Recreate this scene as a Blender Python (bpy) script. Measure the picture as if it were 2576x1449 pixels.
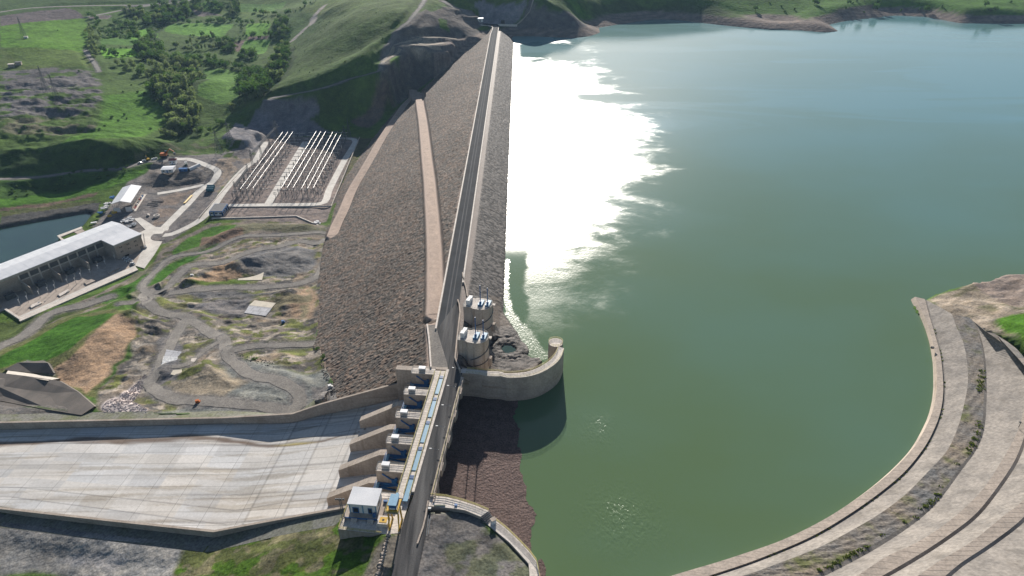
import bpy, math, random
import numpy as np
from mathutils import Vector
R_ = math.radians
for o in list(bpy.data.objects): bpy.data.objects.remove(o)
SC = bpy.context.scene; COL = SC.collection
random.seed(4); rng = np.random.default_rng(7)

# ---------------------------------------------------------------- camera, sky, sun, exposure
F_ = 1717.0; PT = R_(31); CH = 180.0                 # focal length in photo units, pitch, height over the crest road
cd = bpy.data.cameras.new('camera'); cam = bpy.data.objects.new('camera', cd); COL.objects.link(cam)
cam.location = (0, 0, CH); cam.rotation_euler = (math.pi/2-PT, 0, 0)
cd.sensor_width = 36; cd.lens = 36*F_/2576; cd.clip_start = 1; cd.clip_end = 20000
SC.camera = cam
SUN_EL, SUN_AZ = 21.5, 0.8
w = bpy.data.worlds.new('World'); SC.world = w; w.use_nodes = True
nt = w.node_tree; bg = nt.nodes['Background']
sky = nt.nodes.new('ShaderNodeTexSky'); sky.sky_type = 'NISHITA'; sky.sun_disc = False
sky.sun_elevation = R_(SUN_EL); sky.sun_rotation = R_(SUN_AZ); sky.air_density = 1.0; sky.dust_density = 0.6; sky.ozone_density = 1.5
nt.links.new(sky.outputs[0], bg.inputs[0]); bg.inputs[1].default_value = 0.054
sl = bpy.data.lights.new('sun', 'SUN'); sl.energy = 5.0; sl.angle = R_(0.5); sl.color = (1.0, 0.93, 0.84)
so = bpy.data.objects.new('sun', sl); COL.objects.link(so)
sd = Vector((math.sin(R_(SUN_AZ))*math.cos(R_(SUN_EL)), math.cos(R_(SUN_AZ))*math.cos(R_(SUN_EL)), math.sin(R_(SUN_EL))))
so.rotation_euler = sd.to_track_quat('Z', 'Y').to_euler(); so.location = (0, 600, 600)
SC.view_settings.view_transform = 'Standard'; SC.view_settings.look = 'None'
SC.view_settings.exposure = 0.82; SC.view_settings.gamma = 1
SC.cycles.max_bounces = 5; SC.cycles.diffuse_bounces = 2; SC.cycles.glossy_bounces = 2; SC.cycles.transmission_bounces = 2

# ---------------------------------------------------------------- measuring helpers
SP, CP = math.sin(PT), math.cos(PT)
def ray(x, y):
    xn = (x-1288)/F_; yn = (y-724.5)/F_
    return (xn, CP-yn*SP, -SP-yn*CP)
def at(x, y, z):                                     # photo point at a known height -> place in the world
    d = ray(x, y); t = (z-CH)/d[2]; return (d[0]*t, d[1]*t, z)
KX = 0.0095
def face(x, y, s=1.8):                               # photo point on the downstream slope of the dam
    d = ray(x, y); k = d[0]-KX*d[1]; t = (38/s-CH)/(d[2]-k/s); return (d[0]*t, d[1]*t, CH+d[2]*t)
AZ = R_(5.56); SA, CA = math.sin(AZ), math.cos(AZ); OX, OY, _ = at(1150, 1019, 0)
def L(r, v, z=0.0):                                  # spillway frame: r to the left of the bridge's right edge, v along it
    return (OX-r*CA+v*SA, OY+r*SA+v*CA, z)
def fade(t): t = np.clip(t, 0, 1); return t*t*(3-2*t)
def hsh(i, j, s):
    n = (i.astype(np.int64)*73856093) ^ (j.astype(np.int64)*19349663) ^ (s*83492791)
    n = (n ^ (n >> 13))*1274126177; n = n ^ (n >> 16); return (n & 0xffff)/65535.0
def vn(x, y, s=0):
    i = np.floor(x); j = np.floor(y); a = x-i; b = y-j; a = a*a*(3-2*a); b = b*b*(3-2*b)
    return (hsh(i, j, s)*(1-a)+hsh(i+1, j, s)*a)*(1-b)+(hsh(i, j+1, s)*(1-a)+hsh(i+1, j+1, s)*a)*b
def fbm(x, y, o=4, s=0):
    r = 0; am = .5
    for k in range(o): r = r+am*(vn(x, y, s+k)-.5)*2; x = x*2.03+17; y = y*2.03+5; am *= .5
    return r
def rocks(x, y, size, s=0):                          # field of rounded stones: height 0..1 and a random number per stone
    X = x/size; Y = y/size; ix = np.floor(X); iy = np.floor(Y); bd = np.full(X.shape, 9.); rd = np.zeros(X.shape)
    for a in (-1, 0, 1):
        for b in (-1, 0, 1):
            cx = ix+a+hsh(ix+a, iy+b, s); cy = iy+b+hsh(ix+a, iy+b, s+1)
            d = (X-cx)**2+((Y-cy)*1.25)**2; m = d < bd; bd = np.where(m, d, bd); rd = np.where(m, hsh(ix+a, iy+b, s+2), rd)
    return np.sqrt(np.clip(1-bd*1.1, 0, 1))*(.45+.55*rd), rd
def inpoly(X, Y, P):
    c = np.zeros(X.shape, bool); n = len(P)
    for k in range(n):
        x0, y0 = P[k][:2]; x1, y1 = P[(k+1) % n][:2]
        if y0 == y1: continue
        c ^= ((y0 > Y) != (y1 > Y)) & (X < (x1-x0)*(Y-y0)/(y1-y0)+x0)
    return c
def pdist(X, Y, P, closed=False, zz=None):           # distance to a polyline, and the value zz carried along it
    bd = np.full(X.shape, 1e9); bz = np.zeros(X.shape); n = len(P)
    for k in range(n if closed else n-1):
        x0, y0 = P[k][:2]; x1, y1 = P[(k+1) % n][:2]; dx = x1-x0; dy = y1-y0
        t = np.clip(((X-x0)*dx+(Y-y0)*dy)/(dx*dx+dy*dy+1e-9), 0, 1)
        d = np.hypot(X-x0-t*dx, Y-y0-t*dy); m = d < bd; bd = np.where(m, d, bd)
        if zz is not None: bz = np.where(m, zz[k]*(1-t)+zz[(k+1) % n]*t, bz)
    return (bd, bz) if zz is not None else bd
def smooth_path(P, step):                            # Catmull-Rom through the points
    P = [np.array(p, float) for p in P]; P = [2*P[0]-P[1]]+P+[2*P[-1]-P[-2]]; out = []
    for k in range(1, len(P)-2):
        n = max(2, int(np.linalg.norm((P[k+1]-P[k])[:2])/step))
        for i in range(n):
            t = i/n; a, b, c, d = P[k-1:k+3]
            out.append(.5*((2*b)+(c-a)*t+(2*a-5*b+4*c-d)*t*t+(3*b-a-3*c+d)*t**3))
    out.append(P[-2]); return out

def resamp(P, n):
    P = np.array(P, float); s = np.r_[0, np.cumsum(np.linalg.norm(np.diff(P[:, :2], axis=0), axis=1))]; t = np.linspace(0, s[-1], n); return [tuple(np.interp(t, s, P[:, k])[i] for k in range(3)) for i in range(n)]

# ---------------------------------------------------------------- object helpers
def tag(o, label=None, cat=None, group=None, kind=None):
    if label: o['label'] = label
    if cat: o['category'] = cat
    if group: o['group'] = group
    if kind: o['kind'] = kind
    return o
def thing(name, loc, label, cat, group=None, rz=0):
    o = bpy.data.objects.new(name, None); COL.objects.link(o); o.location = loc; o.rotation_euler = (0, 0, rz)
    o.empty_display_size = .5
    return tag(o, label, cat, group)
def npmesh(name, V, Fq, mat, col=None, smooth=True, parent=None):
    me = bpy.data.meshes.new(name); V = np.asarray(V, np.float32); Fq = np.asarray(Fq, np.int32); n = Fq.shape[1]
    me.vertices.add(len(V)); me.vertices.foreach_set('co', V.ravel()); me.loops.add(Fq.size); me.loops.foreach_set('vertex_index', Fq.ravel())
    me.polygons.add(len(Fq)); me.polygons.foreach_set('loop_start', np.arange(0, Fq.size, n, dtype=np.int32))
    me.polygons.foreach_set('use_smooth', np.full(len(Fq), smooth)); me.update(calc_edges=True)
    if col is not None:
        a = me.color_attributes.new('Col', 'FLOAT_COLOR', 'POINT'); c = np.ones((len(V), 4), np.float32); c[:, :3] = col; a.data.foreach_set('color', c.ravel())
    me.materials.append(mat); o = bpy.data.objects.new(name, me); COL.objects.link(o)
    if parent:
        o.parent = parent
        if parent.type == 'EMPTY': o.matrix_parent_inverse = parent.matrix_basis.inverted()
    return o
class MB:
    def __init__(s): s.v = []; s.f = []
    def add(s, v, f): b = len(s.v); s.v += [tuple(p) for p in v]; s.f += [tuple(b+i for i in q) for q in f]; return s
    def hexa(s, p): return s.add(p, [(0, 3, 2, 1), (4, 5, 6, 7), (0, 1, 5, 4), (1, 2, 6, 5), (2, 3, 7, 6), (3, 0, 4, 7)])
    def box(s, c, d, rz=0):
        x, y, z = c; a, b, h = d[0]/2, d[1]/2, d[2]/2; cs, sn = math.cos(rz), math.sin(rz)
        q = [(x+i*cs-j*sn, y+i*sn+j*cs) for i, j in ((-a, -b), (a, -b), (a, b), (-a, b))]
        return s.hexa([(*p, z-h) for p in q]+[(*p, z+h) for p in q])
    def lbox(s, r0, r1, v0, v1, z0, z1, z2=None):    # box in the spillway frame, z2 = top at r1
        z2 = z1 if z2 is None else z2
        return s.hexa([L(r1, v0, z0), L(r0, v0, z0), L(r0, v1, z0), L(r1, v1, z0), L(r1, v0, z2), L(r0, v0, z1), L(r0, v1, z1), L(r1, v1, z2)])
    def prism(s, P, z0, z1):
        n = len(P); A = sum(P[i][0]*P[(i+1) % n][1]-P[(i+1) % n][0]*P[i][1] for i in range(n)); P = P if A > 0 else P[::-1]
        zb = (lambda p: z0) if not callable(z0) else z0
        zt = [(p[2] if z1 is None else z1) for p in P]
        return s.add([(p[0], p[1], zb(p)) for p in P]+[(p[0], p[1], z) for p, z in zip(P, zt)],
                     [tuple(range(n))[::-1], tuple(range(n, 2*n))]+[(i, (i+1) % n, n+(i+1) % n, n+i) for i in range(n)])
    def tube(s, p, q, r, n=5, r2=None):
        p, q = Vector(p), Vector(q); d = (q-p)
        if d.length < 1e-6: return s
        d.normalize(); u = d.orthogonal().normalized(); w_ = d.cross(u); r2 = r if r2 is None else r2
        ring = lambda c, rr: [tuple(c+rr*(math.cos(2*math.pi*i/n)*u+math.sin(2*math.pi*i/n)*w_)) for i in range(n)]
        return s.add(ring(p, r)+ring(q, r2), [tuple(range(n))[::-1], tuple(range(n, 2*n))]+[(i, (i+1) % n, n+(i+1) % n, n+i) for i in range(n)])
    def path(s, P, r, n=5):
        for a, b in zip(P[:-1], P[1:]): s.tube(a, b, r, n)
        return s
    def quad(s, *p): return s.add(p, [tuple(range(len(p)))])
    def build(s, name, mat, parent=None, smooth=False):
        me = bpy.data.meshes.new(name); me.from_pydata(s.v, [], s.f); me.update(); me.materials.append(mat)
        if smooth: me.polygons.foreach_set('use_smooth', [True]*len(me.polygons))
        o = bpy.data.objects.new(name, me); COL.objects.link(o)
        if parent:
            o.parent = parent
            if parent.type == 'EMPTY': o.matrix_parent_inverse = parent.matrix_basis.inverted()
        return o
def strip(P, Q, name, mat, parent=None, thick=0.0, smooth=False):   # surface between two polylines
    V = []; Fc = []
    for a, b in zip(P, Q): V += [a, b]
    for i in range(len(P)-1): Fc.append((2*i, 2*i+1, 2*i+3, 2*i+2))
    m = MB(); m.add(V, Fc); return m.build(name, mat, parent, smooth)
def wallstrip(P, wd, z0, name, mat, parent=None, ztop=None):        # wall along a polyline, width to the left of travel
    m = MB(); Q = offset(P, wd); n = len(P)
    for i in range(n-1):
        a, b, c, d = P[i], P[i+1], Q[i+1], Q[i]; zf = z0 if callable(z0) else (lambda p: z0)
        m.hexa([(a[0], a[1], zf(a)), (b[0], b[1], zf(b)), (c[0], c[1], zf(b)), (d[0], d[1], zf(a)), (a[0], a[1], a[2]), (b[0], b[1], b[2]), (c[0], c[1], b[2]), (d[0], d[1], a[2])])
    return m.build(name, mat, parent)
def offset(P, wd):
    out = []; n = len(P)
    for i in range(n):
        a = P[max(i-1, 0)]; b = P[min(i+1, n-1)]; dx, dy = b[0]-a[0], b[1]-a[1]; l = math.hypot(dx, dy) or 1
        out.append((P[i][0]-dy/l*wd, P[i][1]+dx/l*wd, P[i][2]))
    return out
def copytree(o, loc=None, rz=None, label=None, parent=None):
    c = o.copy(); COL.objects.link(c); c.parent = parent
    if loc is not None: c.location = loc
    if rz is not None: c.rotation_euler.z = rz
    if label: c['label'] = label
    for ch in list(o.children): copytree(ch, parent=c)
    return c
def railing(P, mat, label, h=1.1, step=2.2, parent=None, r=.05, cat='railing', group=None, name='railing'):
    m = MB(); P = [Vector(p) for p in P]
    for a, b in zip(P[:-1], P[1:]):
        for k in (1.0, .66, .33): m.tube(a+Vector((0, 0, h*k)), b+Vector((0, 0, h*k)), r, 4)
        n = max(1, int((b-a).length/step))
        for i in range(n): p = a.lerp(b, i/n); m.tube(p, p+Vector((0, 0, h)), r, 4)
    o = m.build(name, mat, parent)
    if not parent: tag(o, label, cat, group)
    return o

# ---------------------------------------------------------------- materials
def N(t, ty, **k):
    n = t.nodes.new(ty)
    for a, b in k.items(): setattr(n, a, b)
    return n
def mat(name, c1, c2=None, scale=.2, rough=.9, stretch=(1, 1, 1), rz=0, bump=0, bscale=None, fine=.25, fscale=2.5, joint=None, attr=False, metal=0, streak=None, spec=.3, contrast=(.35, .65), mid=None):
    m = bpy.data.materials.new(name); m.use_nodes = True; t = m.node_tree; b = t.nodes['Principled BSDF']; lk = t.links.new
    b.inputs['Roughness'].default_value = rough; b.inputs['Metallic'].default_value = metal; b.inputs['Specular IOR Level'].default_value = spec
    geo = N(t, 'ShaderNodeNewGeometry'); mp = N(t, 'ShaderNodeMapping'); mp.inputs['Rotation'].default_value = (0, 0, rz); mp.inputs['Scale'].default_value = stretch
    lk(geo.outputs['Position'], mp.inputs[0])
    if attr:
        at_ = N(t, 'ShaderNodeAttribute', attribute_name='Col'); col = at_.outputs['Color']
    else:
        c2 = c2 or tuple(x*.75 for x in c1)
        n1 = N(t, 'ShaderNodeTexNoise'); n1.inputs['Scale'].default_value = scale; n1.inputs['Detail'].default_value = 5; n1.inputs['Roughness'].default_value = .6; lk(mp.outputs[0], n1.inputs['Vector'])
        cr = N(t, 'ShaderNodeValToRGB'); cr.color_ramp.elements[0].position = contrast[0]; cr.color_ramp.elements[1].position = contrast[1]
        cr.color_ramp.elements[0].color = (*c2, 1); cr.color_ramp.elements[1].color = (*c1, 1); lk(n1.outputs[0], cr.inputs[0]); col = cr.outputs[0]
    def mul(col, fac):
        mx = N(t, 'ShaderNodeMix', data_type='RGBA', blend_type='MULTIPLY'); mx.inputs[0].default_value = 1; lk(col, mx.inputs[6]); lk(fac, mx.inputs[7]); return mx.outputs[2]
    if fine:
        n2 = N(t, 'ShaderNodeTexNoise'); n2.inputs['Scale'].default_value = fscale; n2.inputs['Detail'].default_value = 4; lk(geo.outputs['Position'], n2.inputs['Vector'])
        mr = N(t, 'ShaderNodeMapRange'); mr.inputs['From Min'].default_value = .3; mr.inputs['From Max'].default_value = .7; mr.inputs['To Min'].default_value = 1-fine; mr.inputs['To Max'].default_value = 1+fine
        lk(n2.outputs[0], mr.inputs[0]); cc = N(t, 'ShaderNodeCombineColor')
        for i in range(3): lk(mr.outputs[0], cc.inputs[i])
        col = mul(col, cc.outputs[0])
    if mid:                                          # (scale, amount): broad mottling such as dry tufts and scrub
        n5 = N(t, 'ShaderNodeTexNoise'); n5.inputs['Scale'].default_value = mid[0]; n5.inputs['Detail'].default_value = 6; n5.inputs['Roughness'].default_value = .7; lk(geo.outputs['Position'], n5.inputs['Vector'])
        r5 = N(t, 'ShaderNodeValToRGB'); r5.color_ramp.elements[0].position = .32; r5.color_ramp.elements[1].position = .68; a5 = mid[1]
        r5.color_ramp.elements[0].color = (1-a5*1.1, 1-a5, 1-a5*.8, 1); r5.color_ramp.elements[1].color = (1+a5*1.15, 1+a5*.9, 1+a5*.7, 1); lk(n5.outputs[0], r5.inputs[0]); col = mul(col, r5.outputs[0])
    if streak:                                       # (scale vector, rotation, amount, colour)
        m3 = N(t, 'ShaderNodeMapping'); m3.inputs['Rotation'].default_value = (0, 0, streak[1]); m3.inputs['Scale'].default_value = streak[0]; lk(geo.outputs['Position'], m3.inputs[0])
        n3 = N(t, 'ShaderNodeTexNoise'); n3.inputs['Scale'].default_value = 1; n3.inputs['Detail'].default_value = 5; lk(m3.outputs[0], n3.inputs['Vector'])
        r3 = N(t, 'ShaderNodeValToRGB'); r3.color_ramp.elements[0].position = .54; r3.color_ramp.elements[1].position = .70
        r3.color_ramp.elements[0].color = (1, 1, 1, 1); r3.color_ramp.elements[1].color = (*[1-(1-x)*streak[2] for x in streak[3]], 1); lk(n3.outputs[0], r3.inputs[0])
        col = mul(col, r3.outputs[0])
    if joint:                                        # (w, h, line width, rotation, tone, use z)
        m4 = N(t, 'ShaderNodeMapping'); m4.inputs['Rotation'].default_value = joint[3]; lk(geo.outputs['Position'], m4.inputs[0])
        br = N(t, 'ShaderNodeTexBrick'); br.inputs['Scale'].default_value = 1; br.inputs['Brick Width'].default_value = joint[0]; br.inputs['Row Height'].default_value = joint[1]; br.inputs['Mortar Size'].default_value = joint[2]
        br.offset = joint[5] if len(joint) > 5 else 0.0
        g = joint[4]; br.inputs['Color1'].default_value = (1, 1, 1, 1); br.inputs['Color2'].default_value = (.88, .89, .9, 1); br.inputs['Mortar'].default_value = (g, g, g, 1); lk(m4.outputs[0], br.inputs['Vector'])
        col = mul(col, br.outputs[0])
    lk(col, b.inputs['Base Color'])
    if bump:
        nb = N(t, 'ShaderNodeTexNoise'); nb.inputs['Scale'].default_value = bscale or fscale; nb.inputs['Detail'].default_value = 5; lk(geo.outputs['Position'], nb.inputs['Vector'])
        bp = N(t, 'ShaderNodeBump'); bp.inputs['Strength'].default_value = 1; bp.inputs['Distance'].default_value = bump; lk(nb.outputs[0], bp.inputs['Height']); lk(bp.outputs[0], b.inputs['Normal'])
    return m
FA = R_(5.56)
m_terr = mat('ground_cover', (1, 1, 1), attr=True, rough=.95, fine=.32, fscale=1.1, bump=1.0, bscale=.22, spec=.05, mid=(.13, .34))
m_rock = mat('rockfill', (1, 1, 1), attr=True, rough=.9, fine=.3, fscale=3, bump=.25, bscale=1.8, spec=.25)
m_rip = mat('wet_riprap', (1, 1, 1), attr=True, rough=.7, fine=.3, fscale=3, bump=.25, bscale=1.8, spec=.10)
m_pale = mat('pale_bench_soil', (.34, .29, .22), (.24, .2, .155), .1, .95, fine=.25, fscale=1)
m_asph = mat('asphalt', (.050, .054, .060), (.036, .039, .044), .12, .95, fine=.15, spec=.08)
m_asphb = mat('worn_asphalt', (.125, .122, .12), (.045, .045, .047), .33, .95, stretch=(1, .05, 1), rz=FA, fine=.18, spec=.08, contrast=(.42, .66))
m_wheel = mat('tyre_polished_asphalt', (.115, .115, .12), (.075, .077, .08), .3, .95, stretch=(1, .1, 1), fine=.2, spec=.1)
m_conc = mat('pale_concrete', (.50, .46, .41), (.38, .345, .30), .35, .85, fine=.14, fscale=1.5, joint=(3.0, 3.0, .05, (0, 0, FA), .75))
m_deck = mat('deck_concrete', (.66, .595, .53), (.5, .45, .40), .5, .85, fine=.16, fscale=2)
m_wall = mat('formed_concrete', (.45, .385, .325), (.33, .28, .235), .12, .9, fine=.15, fscale=1.2, joint=(3.0, 1.2, .04, (R_(90), 0, 0), .8), streak=((.5, .5, .03), 0, .5, (.55, .5, .45)))
m_wallx = mat('formed_concrete_wall', (.40, .34, .285), (.29, .245, .205), .12, .9, fine=.15, fscale=1.2, streak=((.03, .03, .7), 0, .6, (.6, .55, .5)))
m_chute = mat('chute_concrete', (1, 1, 1), attr=True, rough=.85, fine=.08, fscale=1.0, spec=.2, joint=(15.0, 6.5, .13, (0, 0, FA), .6))
m_gconc = mat('slope_concrete', (.26, .236, .212), (.165, .152, .14), .13, .95, fine=.22, fscale=.9, bump=.25, bscale=.5, streak=((.12, .12, .12), 0, .5, (.6, .58, .55)))
m_pconc = mat('pinkish_concrete', (.42, .355, .30), (.31, .26, .22), .2, .9, fine=.15, fscale=1.5)
m_road = mat('concrete_road', (.60, .57, .52), (.47, .44, .40), .15, .85, fine=.1, fscale=1)
m_grav = mat('gravel_road', (.215, .198, .178), (.145, .135, .125), .14, .95, fine=.25, fscale=1.2, bump=.12, bscale=1.5, streak=((.8, .8, .8), 0, .3, (.7, .7, .7)))
m_berm = mat('compacted_earth', (.40, .305, .245), (.29, .225, .185), .2, .95, fine=.15, fscale=1)
m_blue = mat('light_blue_steel', (.17, .33, .46), (.14, .28, .40), .6, .55, fine=.08)
m_dblue = mat('deep_blue_paint', (.025, .13, .33), (.018, .09, .25), .6, .45, fine=.1, spec=.5)
m_yel = mat('yellow_paint', (.58, .36, .03), (.5, .3, .03), .8, .5, fine=.1)
m_ryel = mat('faded_yellow_rail', (.42, .36, .12), (.36, .31, .1), .8, .6, fine=.1)
m_fill = mat('backfill_soil', (.17, .165, .15), (.12, .13, .07), .12, .95, fine=.35, fscale=1)
m_fillg = mat('ditch_soil', (.15, .15, .14), (.11, .115, .08), .12, .95, fine=.35, fscale=1)
m_white = mat('white_paint', (.72, .72, .71), (.6, .6, .6), .5, .6, fine=.06)
m_roofw = mat('white_sheet_roof', (.72, .72, .73), (.60, .61, .63), .15, .45, fine=.06, spec=.5)
m_steel = mat('galvanised_steel', (.42, .43, .44), (.3, .31, .32), .8, .4, fine=.1, metal=.6)
m_gsteel = mat('dull_grey_steel', (.12, .13, .14), (.09, .1, .11), .8, .6, fine=.1, metal=.2)
m_bus = mat('bare_aluminium', (.46, .46, .46), (.36, .36, .36), .8, .5, fine=.05, metal=.5)
m_ins = mat('brown_porcelain', (.10, .05, .04), (.08, .04, .03), .8, .3, fine=.1, spec=.5)
m_dark = mat('dark_opening', (.02, .022, .025), (.015, .016, .018), .5, .7, fine=.05)
m_glass = mat('window_glass', (.03, .04, .05), (.025, .03, .04), .5, .12, fine=.02, spec=.6)
m_groof = mat('grey_flat_roof', (.13, .13, .135), (.1, .1, .105), .4, .8, fine=.15)
m_red = mat('red_roof_paint', (.30, .07, .06), (.22, .05, .05), .5, .6, fine=.1)
m_beige = mat('beige_slab', (.60, .54, .44), (.50, .45, .37), .3, .85, fine=.1)
m_pgrey = mat('pale_grey_slab', (.48, .48, .50), (.38, .38, .40), .3, .85, fine=.12, joint=(5, 4, .15, (0, 0, .2), .5, .4))
m_debris = mat('floating_debris', (.125, .085, .075), (.085, .058, .052), .35, .9, fine=.45, fscale=1.6, bump=.5, bscale=1.1)
m_rubber = mat('black_rubber', (.02, .02, .02), (.015, .015, .015), .5, .8, fine=.1)
m_green = mat('dark_green_paint', (.03, .06, .04), (.02, .04, .03), .5, .6, fine=.1)
m_oran = mat('orange_paint', (.5, .14, .03), (.4, .1, .02), .5, .6, fine=.1)
m_bark = mat('bark', (.10, .075, .05), (.06, .045, .03), 1, .95, fine=.2)
m_plas = mat('crumpled_white_sheeting', (.65, .65, .64), (.35, .36, .38), .7, .7, fine=.2, bump=.3, bscale=1)
def leafmat(name, c):
    m = mat(name, c, tuple(x*.55 for x in c), .35, .8, fine=.35, fscale=1.6, spec=.15); t = m.node_tree; b = t.nodes['Principled BSDF']
    tr = N(t, 'ShaderNodeBsdfTranslucent'); mx = N(t, 'ShaderNodeMixShader'); mx.inputs[0].default_value = .38
    tr.inputs[0].default_value = (c[0]*1.6, c[1]*1.7, c[2]*.9, 1); t.links.new(b.outputs[0], mx.inputs[1]); t.links.new(tr.outputs[0], mx.inputs[2]); t.links.new(mx.outputs[0], t.nodes['Material Output'].inputs[0]); return m
m_weed = leafmat('olive_weeds', (.075, .095, .03))
m_leaf = [leafmat('leaves_mid_green', (.085, .15, .04)), leafmat('leaves_grey_green', (.17, .215, .12)), leafmat('leaves_dark_green', (.05, .105, .028))]

WL0 = -12.5
def watermat():
    m = bpy.data.materials.new('lake_water'); m.use_nodes = True; t = m.node_tree; b = t.nodes['Principled BSDF']; lk = t.links.new
    geo = N(t, 'ShaderNodeNewGeometry')
    def noise(scale, st, rz=0, det=3, ro=.5, dist=0):
        mp = N(t, 'ShaderNodeMapping'); mp.inputs['Scale'].default_value = st; mp.inputs['Rotation'].default_value = (0, 0, rz); lk(geo.outputs['Position'], mp.inputs[0])
        n = N(t, 'ShaderNodeTexNoise'); n.inputs['Scale'].default_value = scale; n.inputs['Detail'].default_value = det; n.inputs['Roughness'].default_value = ro; n.inputs['Distortion'].default_value = dist; lk(mp.outputs[0], n.inputs['Vector']); return n.outputs[0]
    def rng_(v, a, b_, c, d):
        r = N(t, 'ShaderNodeMapRange'); r.interpolation_type = 'SMOOTHSTEP'; r.inputs[1].default_value = a; r.inputs[2].default_value = b_; r.inputs[3].default_value = c; r.inputs[4].default_value = d; lk(v, r.inputs[0]); return r.outputs[0]
    def math_(op, a, b_):
        n = N(t, 'ShaderNodeMath', operation=op)
        for i, q in enumerate((a, b_)):
            if isinstance(q, (int, float)): n.inputs[i].default_value = q
            else: lk(q, n.inputs[i])
        return n.outputs[0]
    sep = N(t, 'ShaderNodeSeparateXYZ'); lk(geo.outputs['Position'], sep.inputs[0])
    # turbid green near the spillway; bluer up the lake, sky reflection painted in
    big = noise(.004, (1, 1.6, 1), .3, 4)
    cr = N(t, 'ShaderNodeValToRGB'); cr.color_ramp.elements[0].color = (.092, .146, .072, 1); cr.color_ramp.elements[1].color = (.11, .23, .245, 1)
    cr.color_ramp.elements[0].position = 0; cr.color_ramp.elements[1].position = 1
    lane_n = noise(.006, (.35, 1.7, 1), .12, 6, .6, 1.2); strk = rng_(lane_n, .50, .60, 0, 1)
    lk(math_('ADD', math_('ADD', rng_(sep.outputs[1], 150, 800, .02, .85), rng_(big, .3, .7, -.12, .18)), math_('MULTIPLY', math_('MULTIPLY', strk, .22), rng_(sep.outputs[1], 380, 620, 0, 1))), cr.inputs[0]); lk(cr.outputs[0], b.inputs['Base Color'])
    # wind: ruffled water lies along the dam, its ragged edge leans out into the lake
    X_, Y_ = sep.outputs[0], sep.outputs[1]
    def band(v, a, b_, c, d): return math_('MULTIPLY', rng_(v, a, b_, 0, 1), rng_(v, c, d, 1, 0))
    patch = noise(.02, (.9, 1.5, 1), -.35, 8, .7, .3)
    reach = math_('ADD', rng_(Y_, 270, 560, 34, 100), rng_(Y_, 640, 960, 0, -12))
    edge = math_('ADD', math_('SUBTRACT', X_, reach), math_('MULTIPLY', math_('SUBTRACT', patch, .5), 240))
    nearY = math_('ADD', Y_, math_('MULTIPLY', math_('SUBTRACT', patch, .5), 120))
    ruf = math_('MULTIPLY', rng_(edge, -48, 40, 1, 0), rng_(nearY, 262, 285, 0, 1))
    lane = math_('MULTIPLY', band(Y_, 265, 290, 345, 385), rng_(math_('ADD', X_, math_('MULTIPLY', math_('SUBTRACT', patch, .5), 22)), 5, 10, 1, 0))
    slick = math_('MULTIPLY', band(math_('ADD', Y_, math_('MULTIPLY', X_, .08)), 690, 700, 712, 725), rng_(X_, 55, 75, 0, 1))
    hole = math_('MULTIPLY', band(math_('ADD', Y_, math_('MULTIPLY', math_('SUBTRACT', patch, .5), 160)), 855, 875, 945, 975), band(X_, 6, 14, 75, 110))
    ruf = math_('MULTIPLY', ruf, math_('SUBTRACT', 1, math_('MAXIMUM', math_('MAXIMUM', lane, slick), hole)))
    fine_ = noise(.75, (1, .5, 1), 0, 4, .7)
    sp1 = noise(.9, (1, .8, 1), 0, 2, .5)
    p2 = noise(.02, (1, 1.2, 1), 0, 5, .6)
    def spot(px_, py_, ra):
        c = at(px_, py_, WL0); vd = N(t, 'ShaderNodeVectorMath', operation='DISTANCE'); lk(geo.outputs['Position'], vd.inputs[0]); vd.inputs[1].default_value = c
        return rng_(math_('ADD', vd.outputs['Value'], math_('MULTIPLY', math_('SUBTRACT', p2, .5), ra*3.5)), -ra*.3, ra*1.3, 1, 0)
    spots = math_('MULTIPLY', math_('MAXIMUM', spot(1510, 1062, 20), spot(1560, 1290, 21)), .9)
    shore = None; SL = [at(x_, y_, WL0) for x_, y_ in ((1274, 655), (1272, 740), (1284, 790), (1303, 820), (1326, 850), (1342, 880), (1360, 893))]; SR = (2.2, 2.6, 4, 5, 6, 6, 4)
    for (a_, b2, ra) in zip(SL[:-1], SL[1:], SR):
        ab = Vector(b2)-Vector(a_); v1 = N(t, 'ShaderNodeVectorMath', operation='SUBTRACT'); lk(geo.outputs['Position'], v1.inputs[0]); v1.inputs[1].default_value = a_
        dt = N(t, 'ShaderNodeVectorMath', operation='DOT_PRODUCT'); lk(v1.outputs[0], dt.inputs[0]); dt.inputs[1].default_value = tuple(ab/ab.length_squared)
        cl = N(t, 'ShaderNodeClamp'); lk(dt.outputs['Value'], cl.inputs[0]); sc_ = N(t, 'ShaderNodeVectorMath', operation='SCALE'); sc_.inputs[0].default_value = tuple(ab); lk(cl.outputs[0], sc_.inputs['Scale'])
        ds = N(t, 'ShaderNodeVectorMath', operation='DISTANCE'); lk(v1.outputs[0], ds.inputs[0]); lk(sc_.outputs[0], ds.inputs[1])
        v_ = rng_(math_('ADD', ds.outputs['Value'], math_('MULTIPLY', math_('SUBTRACT', fine_, .5), 5)), ra*.5, ra, 1, 0); shore = v_ if shore is None else math_('MAXIMUM', shore, v_)
    b.inputs['Specular IOR Level'].default_value = .4; b.inputs['IOR'].default_value = 1.333; b.inputs['Anisotropic'].default_value = .86
    tan = N(t, 'ShaderNodeCombineXYZ'); tan.inputs[0].default_value = 1; tan.inputs[1].default_value = 0; lk(tan.outputs[0], b.inputs['Tangent'])
    lk(math_('ADD', math_('ADD', rng_(ruf, 0, 1, .10, .32), math_('MULTIPLY', strk, .012)), math_('ADD', math_('MULTIPLY', shore, .24), math_('MULTIPLY', spots, .14))), b.inputs['Roughness'])
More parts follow.
